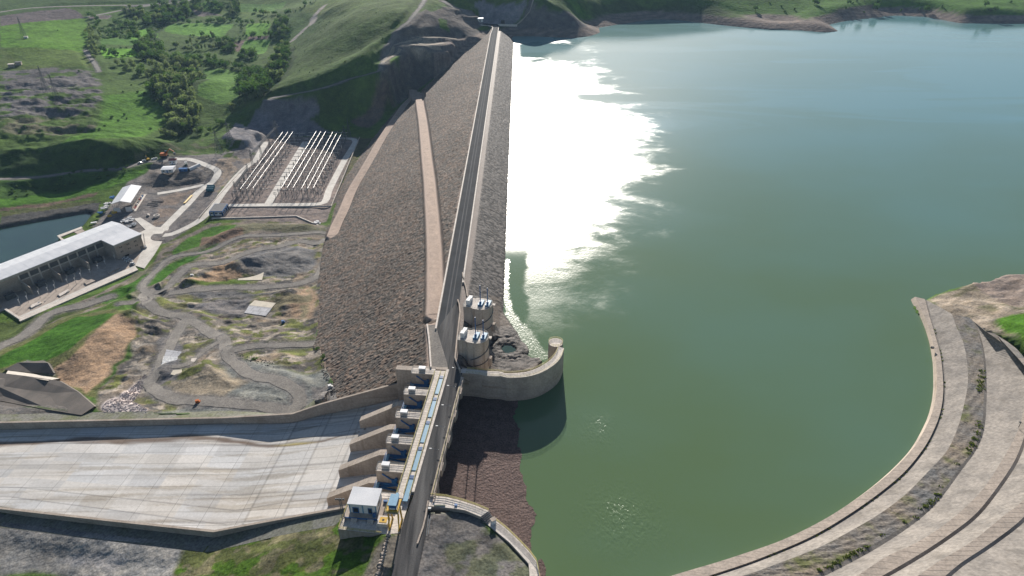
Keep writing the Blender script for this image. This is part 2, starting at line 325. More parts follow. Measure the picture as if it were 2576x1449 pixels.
    glit = math_('MULTIPLY', rng_(p2, .48, .66, 0, 1), rng_(X_, 150, 260, 1, 0))
    bp = N(t, 'ShaderNodeBump'); bp.inputs['Distance'].default_value = .2; lk(math_('ADD', math_('ADD', rng_(ruf, 0, 1, .16, .34), math_('MULTIPLY', glit, .10)), math_('MAXIMUM', math_('MULTIPLY', spots, .95), math_('MULTIPLY', shore, .9))), bp.inputs['Strength'])
    lk(math_('MULTIPLY', math_('ADD', math_('MULTIPLY', fine_, .7), math_('MULTIPLY', sp1, .4)), math_('ADD', 1, math_('MULTIPLY', spots, 1.3))), bp.inputs['Height']); lk(bp.outputs[0], b.inputs['Normal'])
    return m
m_water = watermat()
m_river = mat('tailrace_water', (.03, .065, .055), (.02, .045, .042), .03, .22, stretch=(1, 2, 1), fine=.05, bump=.03, bscale=1.2, spec=.5)
m_pool = mat('pool_water', (.03, .06, .05), (.02, .045, .04), .05, .06, fine=.05, spec=.3)

# ---------------------------------------------------------------- terrain: heights
WL = -12.5
CP_ = '''0,0,-22 250,0,-24 520,-10,-28 0,60,-30 110,110,-36 0,160,-42 200,160,-42 0,230,-48 130,250,-48 250,230,-50 0,310,-52 150,340,-57 330,330,-60 420,260,-62
300,190,-52 230,110,-44 300,60,-45 400,40,-46 400,140,-56 500,100,-55 600,60,-50 700,20,-42 640,140,-58 700,120,-56 500,200,-62 600,220,-62 660,200,-60 470,300,-68
560,290,-68 440,350,-69 520,350,-70 550,205,-54 0,380,-59 200,384,-58 330,380,-60 400,378,-66 0,450,-72 200,430,-72 380,405,-71 0,500,-76 200,480,-76 350,450,-73
0,560,-77 200,530,-78 120,545,-78 420,480,-73 500,520,-73 350,550,-74 420,600,-74 450,560,-73 540,430,-71 540,380,-70 470,425,-69 440,400,-69 300,700,-75
100,780,-75 0,830,-74 370,640,-74 530,530,-70 700,530,-70 840,500,-70 880,350,-70 700,345,-70 620,400,-70 580,450,-70 600,335,-60 640,360,-64
720,256,-48 650,285,-58 800,262,-48 720,325,-70 800,330,-70 680,248,-44 760,232,-38 850,205,-28 900,192,-24 960,168,-12 870,325,-69.5 925,322,-68 930,250,-48 985,235,-44
700,200,-45 740,130,-42 800,180,-25 820,100,-12 850,60,0 900,30,12 900,130,-8 960,80,10 1000,30,25 1050,0,28 830,20,-5 790,50,-25 780,10,-20 950,150,-8 980,120,0
1030,110,-2 1080,140,-14 1100,100,-2 1130,60,8 1180,45,8 1200,56,2 1150,20,20 1100,20,22 1160,90,-4 1100,172,-27 1060,180,-32 1150,120,-15 1020,215,-42
1250,55,1 1300,56,1 1215,56,1 1280,0,31 1215,0,26 1330,0,31 1340,58,2 1345,30,17 1400,40,10 1380,0,26 1450,0,24 1480,60,-4 1460,35,12
1550,20,4 1600,0,14 1650,20,5 1700,0,13 1760,25,1 1800,0,12 1850,40,-5 1900,10,5 1950,50,-8 2000,0,8 2060,55,-8 2150,20,0 2200,10,3 2300,10,4 2400,20,3 2500,20,4 2576,30,0
700,600,-63 790,620,-60 600,600,-66 560,650,-64 450,650,-69 370,700,-66 370,740,-60 630,693,-58 700,650,-60 760,700,-55 560,760,-56 655,775,-53 460,815,-51 740,800,-50
600,860,-46 430,900,-45 700,880,-42 560,880,-44 370,960,-41 600,980,-34 740,960,-32 800,980,-28 735,1040,-23.5 640,1046,-26.5 500,1053,-30 250,1058,-35.5 0,1063,-41.5 260,720,-72 100,800,-74 0,870,-62 150,800,-66
300,750,-63 150,830,-58 0,910,-57 250,850,-52 230,900,-48 300,900,-46 140,950,-52 100,1000,-47 0,990,-51 200,1030,-38
540,1352,-24.5 300,1335,-33 150,1335,-38 0,1325,-42.5 0,1449,-41 200,1400,-37 400,1420,-29 450,1372,-27.5 600,1400,-20 700,1350,-15 800,1300,-10 860,1364,-6.5 940,1440,-2 950,1350,-3 1000,1449,-.2
1060,1310,-1.5 1100,1400,-1.2 1200,1400,-1.2 1300,1440,-2 1180,1310,-2 700,1449,-12 860,1449,-4 940,1380,-3 985,1300,-1
2400,775,-8 2500,740,-7 2576,730,-6 2576,850,1 2450,800,-6 2520,800,-2 2576,1200,-14 2576,1449,-14 2300,1350,-14 2100,1440,-14 2450,1000,-14'''
cps = [at(*map(float, q.split(','))) for q in CP_.split()]
cps += [(-900, 2600, 10), (0, 1700, 70), (-400, 2400, -5), (600, 1700, 40), (1200, 1600, 40), (1900, 1500, 40), (-1800, 2200, 0), (-1500, 1200, -20), (200, 1300, 50), (-500, 1900, -20),
        (-900, 600, -60), (-600, 300, -60), (-400, 120, -40), (0, 60, 0), (300, 60, 10), (500, 300, 10), (700, 600, 0), (1600, 900, 0), (1400, 1200, 10)]
toe = [face(*p) for p in ((1243, 66), (1235, 80), (1190, 118), (1140, 160), (1100, 192), (1062, 226), (1035, 240), (1000, 275), (945, 340), (905, 395), (870, 450), (850, 500), (838, 545), (828, 585), (822, 620), (815, 680),
       (805, 740), (800, 800), (803, 860), (818, 920), (838, 960), (850, 1003))]
cps += [(p[0], p[1], p[2]) for p in toe[1:]]
cps = np.array(cps)
def kern(d2): return np.sqrt(d2+400.)
A = kern((cps[:, None, 0]-cps[None, :, 0])**2+(cps[:, None, 1]-cps[None, :, 1])**2)
n_ = len(cps); Pm = np.c_[np.ones(n_), cps[:, :2]/1000]
SYS = np.block([[A-np.eye(n_)*.5, Pm], [Pm.T, np.zeros((3, 3))]]); WT = np.linalg.lstsq(SYS, np.r_[cps[:, 2], 0, 0, 0], rcond=None)[0]
us = np.r_[np.linspace(-1.5, -1.02, 110, endpoint=False), np.linspace(-1.02, .03, 600, endpoint=False), np.linspace(.03, 1.7, 240)]
Y0_ = 58.0; ys = Y0_*np.exp(np.arange(0, 970)*.0042)
GX = us[None, :]*ys[:, None]; GY = np.repeat(ys[:, None], len(us), 1); GH = np.zeros(GX.shape)
for i in range(0, len(ys), 20):
    x = GX[i:i+20].ravel(); y = GY[i:i+20].ravel(); r = WT[-3]+WT[-2]*x/1000+WT[-1]*y/1000
    r = r+kern((x[:, None]-cps[None, :, 0])**2+(y[:, None]-cps[None, :, 1])**2)@WT[:n_]
    GH[i:i+20] = r.reshape(GX[i:i+20].shape)
def hz(x, y):                                        # height lookup
    x = np.asarray(x, float); y = np.asarray(y, float); j = np.clip(np.log(y/Y0_)/.0042, 0, len(ys)-1.001); i = np.clip(np.interp(x/y, us, np.arange(len(us))), 0, len(us)-1.001)
    a = i.astype(int); b = j.astype(int); fa = i-a; fb = j-b
    return (GH[b, a]*(1-fa)+GH[b, a+1]*fa)*(1-fb)+(GH[b+1, a]*(1-fa)+GH[b+1, a+1]*fa)*fb
TT = np.exp(np.linspace(math.log(110), math.log(3200), 1500))
def gnd(x, y):                                       # photo point -> where its ray meets the ground
    d = ray(x, y); X = d[0]*TT; Y = d[1]*TT; Z = CH+d[2]*TT; ok = Y > 60
    below = ok & (Z < hz(X, np.maximum(Y, 60))); k = int(np.argmax(below)) if below.any() else len(TT)-1
    k = max(k, 1); t0, t1 = TT[k-1], TT[k]
    for _ in range(12):
        tm = (t0+t1)/2
        if CH+d[2]*tm < hz(d[0]*tm, d[1]*tm): t1 = tm
        else: t0 = tm
    return (d[0]*t1, d[1]*t1, float(hz(d[0]*t1, d[1]*t1)))
def pts(s): return [tuple(map(float, q.split(','))) for q in s.split()]
def G(s): return [gnd(*p) for p in pts(s)]
def A_(s, z): return [at(p[0], p[1], z) for p in pts(s)]
def region(P, margin):
    xs = [p[0] for p in P]; yy = [p[1] for p in P]; m = (GX > min(xs)-margin) & (GX < max(xs)+margin) & (GY > min(yy)-margin) & (GY < max(yy)+margin)
    return np.nonzero(m)
def sdist(P, X, Y): d = pdist(X, Y, P, True); return np.where(inpoly(X, Y, P), -d, d)
def plateau(P, z, margin):
    I = region(P, margin); X, Y = GX[I], GY[I]; d = sdist(P, X, Y); k = 1-fade(d/margin)
    zz = z if not callable(z) else z(X, Y)
    GH[I] = GH[I]*(1-k)+zz*k
# natural roughness before anything is levelled
rough_a = 1.2+1.2*fade((-GX-330)/200)*fade((900-GY)/200)
GH += fbm(GX/60, GY/60, 3, 11)*1.6+fbm(GX/14, GY/14, 3, 21)*.7*rough_a
GH += fbm(GX/3.2, GY/3.2, 2, 221)*.2*fade((1000-GY)/500)
# hummocky spoil ground west and eroded ground on the far-left bank
for P, am, sc, st in ((G('0,215 230,185 260,260 250,330 120,345 0,330'), 5, 22, 2.2), (G('0,330 200,320 330,330 430,370 300,400 0,430'), 3, 30, 2.5),
                      (G('400,850 460,830 560,890 600,1000 840,1010 830,920 800,800 790,650 640,600 560,640 380,740 330,790 300,930 240,1000 250,1050 400,1050'), 1.5, 13, 2.2),
                      (G('990,60 1100,20 1200,60 1150,120 1040,200 960,170 960,120'), 1.4, 34, 2.6)):
    I = region(P, 10); X, Y = GX[I], GY[I]; k = 1-fade((sdist(P, X, Y)+8)/16); GH[I] += k*am*(1-2*np.abs(fbm(X/sc/st, Y/sc, 4, 31)))*.9-k*am*.45+k*(am > 1.4)*(fbm(X/9, Y/5, 4, 35)*1.1-.5*fade(3*fbm(X/16, Y/6, 3, 36)))
P = G('2330,760 2400,730 2480,700 2576,680 2700,640 2800,760 2800,900 2500,850 2450,830'); I = region(P, 10); X, Y = GX[I], GY[I]; GH[I] += (1-fade((sdist(P, X, Y)+4)/8))*fbm(X/8, Y/8, 4, 37)*1.6
# gullies down the grass hill
P = G('680,250 740,130 800,40 860,0 1060,0 1000,60 960,160 860,205'); I = region(P, 30); X, Y = GX[I], GY[I]
k = 1-fade((sdist(P, X, Y)+10)/40); gx = X*.8+Y*.6; GH[I] += k*5.5*fbm(gx/75, (Y*.8-X*.6)/300, 3, 41)
bases = dict(sub=A_('525,545 905,335 1000,320 850,560 800,562', -70), yard=A_('336,548 356,545 395,572 425,572 417,592 407,609 387,642 363,675 345,678 50,806 -60,860 -300,900 -300,640 100,600 335,585', -74))
plateau(A_('520,552 585,450 640,402 668,356 690,344 895,343 902,352 850,480 822,562 640,558', -70), -70, 14)
plateau(bases['yard'], -74.4, 9)
plateau(A_('300,600 330,470 395,470 560,440 555,470 440,560 360,600', -74), -74.2, 10)
plateau(A_('416,402 440,396 500,405 520,425 505,440 440,445 400,432', -68.5), -68.5, 12)
plateau(A_('590,320 640,330 650,352 600,350 575,335', -61), -61, 10)
for q, z, m in (('600,684 664,684 658,706 598,706', -58, 4), ('640,757 700,762 680,797 622,787', -53, 5), ('380,870 460,870 440,960 385,960', -42.5, 10), ('1060,1295 1200,1300 1330,1449 1050,1449', -1.2, 4)):
    plateau(A_(q, z), z, m)
# mounds: ridge line, height, half width
for q, hgt, wd in (('440,722 520,690 575,668 620,672', 4, 16), ('600,665 700,645 780,650', 2.5, 8), ('400,722 450,712 470,715', 4, 9), ('500,660 560,600 600,580', 4, 12), ('650,590 700,600 760,600', -4, 10), ('860,290 940,280', 0, 20),
                   ('170,930 240,860 290,830 320,800', 7, 26), ('330,790 400,800 420,830', 3, 8), ('600,890 680,880 740,905', 3.5, 14), ('420,940 500,930 600,950', 5, 16), ('490,850 540,850', 3, 9), ('720,850 780,860 800,880', 2, 8),
                   ('350,940 400,985 470,1008', -1.5, 6), ('690,725 740,735 780,760', 3, 12), ('520,1330 600,1340 700,1325', 0, 20), ('160,375 300,372 400,362', 3, 18), ('390,410 440,445 500,440 530,425', -3, 8)):
    P = [gnd(*p) for p in pts(q)]; I = region(P, wd*2); X, Y = GX[I], GY[I]; d = pdist(X, Y, P); GH[I] += hgt*np.exp(-(d/wd)**2*1.6)
# stream-cut edges and terraces on the shaded left bank
for q, a, b, wd in (('0,436 120,428 250,418 330,405 400,385', -72, None, 7),):
    pass
# valley lake, river and dam footprints
waterline = pts('2294.7,767.5 2313.5,799.7 2332,848 2343,901.8 2345.7,939 2344.6,993 2335,1041 2319,1079 2292,1127 2254.4,1170 2200.7,1218.6 2136,1267 2061,1315 1985.9,1353 1921.4,1379.8 1851.6,1402 1771,1427 1717,1442 1620,1470 1500,1502')
gw = pts('1083.6,1246.8 1122.3,1250.3 1157.5,1259 1196,1271.4 1229.6,1285.5 1241.9,1299.5 1273.6,1324 1305,1354 1331.6,1382 1349,1405 1354.5,1428 1358,1449 1362,1490')
lake = [at(p[0], p[1], WL) for p in reversed(waterline)]+A_('2329,757 2351,746 2410,735 2447,722 2490,719 2523,700 2576,689.6 2700,640 2950,520 3050,300 2950,66 2576,59.8 2415,59 2330,43 2253,39.3 2202,44.8 2125,53.4 2087,62 2112,79 2074,82.4 2010,77 1937,76 1817,64 1700,50 1647,49 1563,61 1508,70 1512,82 1487,91 1446,96 1342,92 1292,92', WL)
lake += [(-8+KX*980-2, 980, WL), (-24+KX*1000, 985, WL), (-30, 260, WL), L(13, 22, WL), L(13, -48, WL)]+[at(p[0], p[1], 0) for p in gw]
I = region(lake, 140); X, Y = GX[I], GY[I]; d = sdist(lake, X, Y); hh = GH[I]
far = Y > 560
outp = np.where(far, WL-.3+np.maximum(d, 0)*(.34+.10*np.sin(X/37)), WL-.3+np.maximum(d, 0)*.22)
k = np.where(far, fade((d-18)/45), fade(d/10)); near_r = (Y < 330) | ((X < 60) & (Y < 900))
hh2 = outp*(1-k)+np.maximum(hh, WL+1.0)*k
hh = np.where(d > 0, np.where(near_r, hh, hh2), np.minimum(hh, WL-.3+d*.45)); GH[I] = hh
river = A_('-200,600 0,577 100,558 215,537 230,541 214,562 206,572 180,600 150,640 100,690 -200,760', -80)
I = region(river, 25); X, Y = GX[I], GY[I]; d = sdist(river, X, Y); GH[I] = np.where(d > 0, GH[I]*fade(d/9)+(1-fade(d/9))*(-80+np.minimum(d, 9)*.6), np.minimum(GH[I], -80+d*.5))
plateau(A_('148,600 205,570 225,580 235,640 176,620', -77), -77, 4)
# under the dam and beside it
dampoly = [(p[0], p[1]) for p in toe]+[L(30, 22)[:2], L(8, 22)[:2], (-22, 250), (-8, 300), (6, 950), (-18, 990)]
I = region(dampoly, 40); X, Y = GX[I], GY[I]; d = sdist(dampoly, X, Y); fz = np.minimum((X-KX*Y+38)/1.8, 0)
left = X < -38
GH[I] = np.where(d < 0, np.minimum(GH[I], np.where(left, fz, -12.5)-3), np.where(left & (Y > 245) & (Y < 960), (fz+.2+d*.12)*(1-fade(d/22))+GH[I]*fade(d/22), GH[I]))
nr_ = [at(x, y, 0) for x, y in ((1050, 1270), (1042, 1320), (1025, 1380), (1018, 1449), (1008, 1520))]
I = region(nr_, 30); X, Y = GX[I], GY[I]; d = pdist(X, Y, nr_); k = 1-fade((d-7.5)/5); GH[I] = GH[I]*(1-k)-.25*k
I = region([L(8, -46), L(30, -64)], 10); X, Y = GX[I], GY[I]; rr__ = -((X-OX)*CA-(Y-OY)*SA); vv__ = (X-OX)*SA+(Y-OY)*CA; GH[I] = np.where((rr__ > 7.6) & (rr__ < 29) & (vv__ > -63.3), np.minimum(GH[I], -3), GH[I])
# the spillway trench
FARW = pts('1010,962 805,1018 735,1042 560,1052 0,1064'); FWZ = [-8.5, -19, -22.5, -28.5, -40]
farw = [L(22.9, 18.4, -6)]+[at(p[0], p[1], z) for p, z in zip(FARW, FWZ)]+[L(330, 18, -53)]
NEAW = pts('870,1272 700,1303 540,1333 270,1305 0,1275'); NWZ = [-6, -16, -22.5, -31, -40]
neaw = [L(22.9, -47.5, -5)]+[at(p[0], p[1], z) for p, z in zip(NEAW, NWZ)]+[L(330, -28, -57)]
trench = farw+neaw[::-1]
trench = [(p[0], p[1]) for p in trench]+[L(-2, -49)[:2], L(-2, 21)[:2]]
def floorz(r): return np.interp(r, [0, 10, 23, 33, 43, 52, 68, 83, 220, 330], [-13, -13, -15.5, -18, -20.5, -22.5, -25.5, -28.6, -44, -58])
I = region(trench, 16); X, Y = GX[I], GY[I]; r = -((X-OX)*CA-(Y-OY)*SA); d = sdist(trench, X, Y)
GH[I] = np.where(d < 4.5, np.minimum(GH[I], floorz(r)-2.5), GH[I])
wtop = lambda W: (np.array([p[0] for p in W]), np.array([p[2] for p in W]))
I = region([(p[0], p[1]) for p in farw[1:]], 20); X, Y = GX[I], GY[I]; d, z = pdist(X, Y, farw, False, [p[2] for p in farw]); up = (sdist(trench, X, Y) > 0) & (X < -84)
kk = 1-fade((d-6)/16); GH[I] = np.where(up & (d > 4.5) & (d < 22) & (Y > 215), GH[I]*(1-kk)+(z-1.2)*kk, GH[I])
I = region([(p[0], p[1]) for p in neaw[1:]], 20); X, Y = GX[I], GY[I]; d, z = pdist(X, Y, neaw, False, [p[2] for p in neaw]); lo = (sdist(trench, X, Y) > 0) & (X < -54) & (Y < 215)
kk = 1-fade((d-6)/10); dz = np.interp(X, [-240, -110, -80, -55], [2.6, 3, 1.2, .8]); GH[I] = np.where(lo & (d > 4.5) & (d < 16), GH[I]*(1-kk)+(z-dz)*kk, GH[I])
# right bank apron stays under its concrete
loft_out = A_('2294.7,767.5 2340,760 2400,800 2470,835 2560,900 2700,1050 2800,1300 2800,1560 1400,1600 1500,1502', -5)
I = region(loft_out, 5); X, Y = GX[I], GY[I]; ins = inpoly(X, Y, loft_out); GH[I] = np.where(ins, np.minimum(GH[I], -15), GH[I])

# ---------------------------------------------------------------- roads on the terrain
ROADS = [  # name, label, pts, width, material, z lift, colour under
 ('road', 'curved concrete ring road round the construction yard', '436,396 483,401 520,412 541,424 549,438 541,453 520,468 500,482 473,512 443,542 415,570 398,590', 7, m_road),
 ('road', 'short dead-end concrete road beside the pipes', '396,487 450,478 493,469 514,465', 6, m_road),
 ('road', 'concrete road running along the left fence of the switchyard', '412,594 433,591 467,575 500,552 533,523 563,482 597,442 623,417 643,404 658,379 670,358', 6.5, m_road),
 ('road', 'concrete perimeter road round the near and right sides of the switchyard', '575,517 653,515.5 734,513.5 804,512 820,504 828,478 846,443 867,402 887,370 894,354 881,347.5 846,347', 6.5, m_road),
 ('road', 'straight concrete road through the middle of the switchyard', '675,512 715,445 745,395 769,356', 7, m_road),
 ('road', 'light gravel road along the foot of the shaded left bank', '-60,454 0,450 100,445 200,434 300,418.5 367,410 417,403.5 436,399', 5.5, m_grav),
 ('road', 'pale road winding along the crest of the grass hill', '680,252 700,244 740,239 790,226 840,211 880,199 930,185 955,172 965,160 970,145 967,120 985,95 1000,75 1030,50 1055,20 1070,-5', 4.5, m_grav),
 ('road', 'gravel haul road from the dam toe to the hairpin bend', '832,598 800,612 755,612 700,617 640,632 560,655 480,682 410,708 370,728 358,745 372,765', 5.4, m_grav),
 ('road', 'grey haul road above the two concrete pads', '835,590 828,630 812,670 790,700 740,712 640,722 540,730 450,737 390,748 372,762', 5.4, m_grav),
 ('road', 'wide dirt track curving from the hairpin down to the spillway wall', '372,762 400,780 440,795 480,810 530,835 560,855 570,880 590,910 640,940 700,965 750,990 730,1010 600,1012 460,1008 400,990 372,960', 6.5, m_grav),
 ('road', 'dirt track from the junction to the white rubble heap', '470,812 450,835 420,870 400,910 385,940 368,965', 6, m_grav),
 ('road', 'narrow dirt track under the spoil terraces beside the green strip', '300,765 380,742 360,720 430,660 520,622 600,598 700,590 790,585 830,590', 4, m_grav),
 ('road', 'faint dirt track crossing from the curved track to the boulder slope', '580,880 640,872 720,868 790,862 815,855', 4.5, m_grav),
 ('road', 'light dirt track between the junction and the small pads', '430,915 470,905 520,880 560,868', 3, m_grav),
 ('road', 'grey track along the back of the powerhouse yard', '-60,905 0,868 60,840 130,800 220,765 280,742', 7, m_grav),
 ('road', 'pale twin-lane road at the top left corner', '-80,45 60,22 200,14 330,12 400,6 470,-8', 8, m_grav),
 ('road', 'light road branching across the top left fields', '220,42 300,27 380,14 520,-6', 8, m_grav),
 ('road', 'short pale lane by the tree line on the left', '213,125 228,145 243,168 250,182', 5, m_grav),
 ('road', 'upper bench track on the excavated abutment', '975,128 990,108 1010,98 1040,92 1075,88 1100,90 1125,98 1150,104', 4.5, m_pale),
 ('road', 'lower bench track on the excavated abutment', '962,160 985,140 1015,126 1050,122 1085,124 1110,134', 4.5, m_pale),
 ('road', 'middle bench on the excavated abutment', '1010,112 1045,108 1080,106 1120,114', 6, m_pale),
 ('road', 'pale track on the far abutment above the dam', '1110,-4 1140,12 1165,22 1175,40 1185,50', 7, m_grav),
]
RP = []
for nm, lb, q, wd, mt in ROADS:
    P = smooth_path([gnd(*p) for p in pts(q)], 4.0); z = np.array([p[2] for p in P]); z = np.array([float(hz(p[0], p[1])) for p in P])
    kn = 9; zp = np.pad(z, kn, mode='edge'); z = np.convolve(zp, np.ones(2*kn+1)/(2*kn+1), 'valid')
    P = [(p[0], p[1], float(zz)) for p, zz in zip(P, z)]; RP.append(P)
for (nm, lb, q, wd, mt), P in zip(ROADS, RP):
    I = region(P, 20); X, Y = GX[I], GY[I]; d, z = pdist(X, Y, P, False, [p[2] for p in P]); mg = wd/2+1.6+Y*.0045
    k = 1-fade((d-mg)/7); GH[I] = GH[I]*(1-k)+(z-.05-.0003*Y)*k
print('terrain heights', float(GH.min()), float(GH.max()))

# ---------------------------------------------------------------- terrain: ground cover colours
nA = fbm(GX/45, GY/45, 4, 51); nB = fbm(GX/9, GY/9, 3, 61); nC = fbm(GX/180, GY/180, 3, 71)
def c_(*v): return np.array(v, float)
GC = c_(.072, .112, .034)*(1+.35*nA[..., None]+.25*nB[..., None])+c_(.02, .012, .002)*np.clip(nC*2, -1, 1)[..., None]
wx = fbm(GX/16, GY/16, 3, 81)*5; wy = fbm(GX/16, GY/16, 3, 91)*5
def paint(q, col, soft=3., warp=1., var=.22, mix=1., P=None, patch=None):
    P = P or G(q); I = region(P, soft+6*warp+2); X = GX[I]+wx[I]*warp; Y = GY[I]+wy[I]*warp
    k = (1-fade((sdist(P, X, Y)+soft/2)/soft))*mix
    if patch is not None: k = k*fade((fbm(GX[I]/patch[0], GY[I]/patch[0]*1.4, 4, patch[2] if len(patch) > 2 else 101)+patch[1])*5+.5)
    c = np.array(col)*(1+var*nB[I][:, None]*1.5+var*nA[I][:, None]); GC[I] = GC[I]*(1-k[:, None])+c*k[:, None]
GREY = (.135, .13, .125); DIRT = (.215, .155, .105); GRN = (.055, .12, .02); DGRN = (.04, .068, .022); MOSS = (.085, .095, .04); BRI = (.085, .175, .02); GRVL = (.155, .135, .125); ROSE = (.205, .175, .16)
paint('0,0 1100,0 1060,60 700,250 640,330 540,400 0,440', (.066, .102, .034), 10)
paint('0,48 110,46 215,45 225,80 210,130 215,170 60,165 0,115', (.085, .165, .022), 6)
paint('0,78 40,80 42,105 0,118', BRI, 2); paint('0,15 110,12 190,25 215,45 60,58 0,66', (.10, .085, .085), 2, .5)
paint('0,0 330,0 200,16 0,40', (.05, .08, .03), 4)
paint('0,180 110,172 230,178 262,235 240,275 180,300 90,290 0,300', (.13, .125, .125), 8, 2, patch=(18, .12))
paint('0,120 200,130 240,170 60,178 0,170', (.085, .10, .04), 6, 1.5, mix=.7)
paint('0,290 120,300 230,290 250,330 130,345 0,335', (.115, .115, .075), 8, 2, patch=(14, 0.05))
paint('260,240 380,225 435,265 430,300 330,345 240,350 150,362 250,320', (.075, .15, .026), 8)
for q, c in (('320,85 350,75 395,72 400,100 365,118 320,105', (.08, .17, .025)), ('410,60 500,58 590,62 560,95 480,90 415,80', (.07, .14, .025)), ('480,10 540,4 560,12 545,26 500,24', (.08, .15, .03)),
             ('620,60 680,58 672,88 618,90', (.085, .175, .025)), ('610,102 680,100 662,135 595,130', (.075, .15, .03)), ('250,122 345,122 340,142 262,145', (.085, .18, .02)), ('500,68 560,70 555,90 490,88', (.085, .17, .03)),
             ('460,18 520,30 560,38 480,42', (.10, .085, .08)), ('625,92 680,90 670,99 620,99', (.10, .075, .07)), ('588,105 618,100 600,132 582,120', (.115, .085, .075)), ('225,42 280,38 270,48 225,48', (.10, .085, .08)), ('600,8 720,5 705,25 600,30', (.06, .115, .03)),
             ('505,178 560,172 602,185 598,250 560,262 500,240', (.065, .12, .028)), ('250,95 340,98 338,115 255,112', (.05, .10, .025))): paint(q, tuple(v*1.45 for v in c), 1.5, .5, .12)
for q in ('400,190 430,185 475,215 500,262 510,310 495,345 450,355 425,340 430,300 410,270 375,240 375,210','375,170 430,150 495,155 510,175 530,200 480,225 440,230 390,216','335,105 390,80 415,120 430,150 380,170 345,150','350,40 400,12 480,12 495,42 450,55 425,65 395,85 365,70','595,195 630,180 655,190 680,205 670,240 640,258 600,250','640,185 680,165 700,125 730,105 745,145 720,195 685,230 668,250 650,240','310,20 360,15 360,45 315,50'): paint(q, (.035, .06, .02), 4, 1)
paint('690,20 830,30 790,80 740,95 720,80', (.055, .10, .03), 5)
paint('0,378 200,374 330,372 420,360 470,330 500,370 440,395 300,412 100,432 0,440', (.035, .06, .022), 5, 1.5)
paint('300,382 420,365 520,348 560,370 440,395', (.09, .10, .055), 6, 2, patch=(12, .05))
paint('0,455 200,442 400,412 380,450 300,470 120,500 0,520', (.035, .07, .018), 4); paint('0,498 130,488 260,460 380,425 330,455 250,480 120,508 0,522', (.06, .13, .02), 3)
paint('0,522 120,510 250,484 240,496 110,520 0,534', (.115, .085, .065), 2); paint('0,536 150,515 258,500 240,512 0,548', (.075, .085, .035), 2)
paint('0,545 130,528 255,508 245,535 100,560 0,580', (.07, .07, .068), 1.5, .5)
YD = (.165, .155, .15)
paint('240,560 330,455 380,430 415,395 560,385 600,340 660,300 700,345 640,400 560,470 520,550 420,610 250,640', YD, 4)
paint('380,420 400,400 470,398 525,420 540,440 500,460 400,480 350,470', (.135, .125, .115), 4)
paint('405,400 470,400 505,415 510,435 430,430', (.15, .145, .145), 2); paint('545,400 600,390 630,400 590,440 540,500', (.24, .20, .16), 4, 1, patch=(10, .1)); paint('400,490 490,475 470,510 430,560 390,570', (.22, .18, .15), 4, 1, patch=(12, .05))
paint('540,370 640,340 640,385 600,400 560,395', (.06, .085, .03), 4, 1, patch=(9, .0)); paint('590,310 660,335 650,385 625,372 605,350 560,345', (.21, .205, .21), 2)
paint('680,250 755,245 800,262 805,285 780,300 840,335 700,345 650,330 590,325 640,280', (.165, .162, .175), 2, .4)
paint('905,290 945,232 985,228 1000,262 950,300 925,322 880,305', (.14, .108, .09), 5, 1)
RCK = ROSE
paint(None, RCK, 2, .3, .12, P=A_('528,548 575,470 640,404 668,356 690,344 895,343 905,350 850,480 822,562 640,556', -70))
paint('905,345 940,348 900,400 860,470 838,520 850,480 880,400', (.10, .10, .055), 3, 1)
paint('1000,75 1060,30 1130,10 1230,60 1180,90 1140,130 1040,200 1040,235 960,200 950,170 960,140', (.135, .122, .11), 6, 1)
paint('1040,130 1130,100 1200,75 1235,80 1140,165 1045,232 1030,200', (.10, .093, .09), 5, 1)
for q in ('1030,100 1080,92 1110,105 1060,118 1020,116', '1070,135 1140,128 1100,140 1060,142', '1005,112 1100,125 1090,132 1010,120'): paint(q, (.30, .26, .20), 2, 1)
paint('985,145 1010,140 1000,165 975,160', BRI, 4, 1, mix=.8); paint('1110,50 1130,52 1125,75 1105,65', BRI, 3, 1, mix=.8); paint('1060,20 1110,8 1130,15 1080,30', (.06, .11, .03), 4)
paint('1190,10 1215,0 1330,0 1320,22 1290,62 1205,62 1205,30', (.19, .19, .205), 2, .3); paint('1330,0 1380,0 1500,60 1510,90 1300,100 1265,66 1300,62', (.13, .122, .12), 5)
paint('1330,-10 1410,-10 1490,60 1480,65 1400,30 1350,20', (.06, .10, .035), 4); paint('1390,-10 1440,-10 1500,50 1490,62', (.07, .14, .03), 3)
paint('1480,0 1560,0 1700,8 1800,20 1880,45 1700,40 1560,52 1500,50', (.05, .075, .035), 6)
paint('1850,0 2200,0 2576,0 2576,50 2300,40 2060,55 1960,60 1880,40 1800,12', (.065, .135, .025), 6); paint('2100,35 2250,30 2200,10 2110,20', (.13, .115, .095), 6)
# left bank spoil area
ZG = '330,800 372,700 480,665 560,600 640,570 820,570 835,600 820,700 800,800 820,920 850,1000 730,1040 250,1052 240,1000 300,930 330,860'
paint(ZG, (.15, .135, .118), 4); paint(ZG, (.105, .105, .055), 3, 1.5, patch=(22, -.05, 131)); paint(ZG, (.20, .165, .125), 3, 1.5, patch=(26, -.08, 151)); paint(ZG, (.085, .082, .078), 3, 1.2, patch=(9, -.10, 155)); paint(ZG, (.11, .125, .045), 2, 1.2, patch=(7, -.13, 157)); paint(ZG, (.26, .235, .20), 2, 1.2, patch=(6, -.17, 159))
paint('376,668 420,612 530,562 650,556 800,562 835,600 640,590 560,625 470,670 340,730 200,790 60,850 30,835 200,760', (.165, .145, .125), 3, 1); paint('376,668 420,612 530,562 650,556 800,562 835,600 640,590 560,625 470,670 340,730 200,790 60,850', (.095, .105, .045), 3, 1.5, patch=(12, -.06, 241))
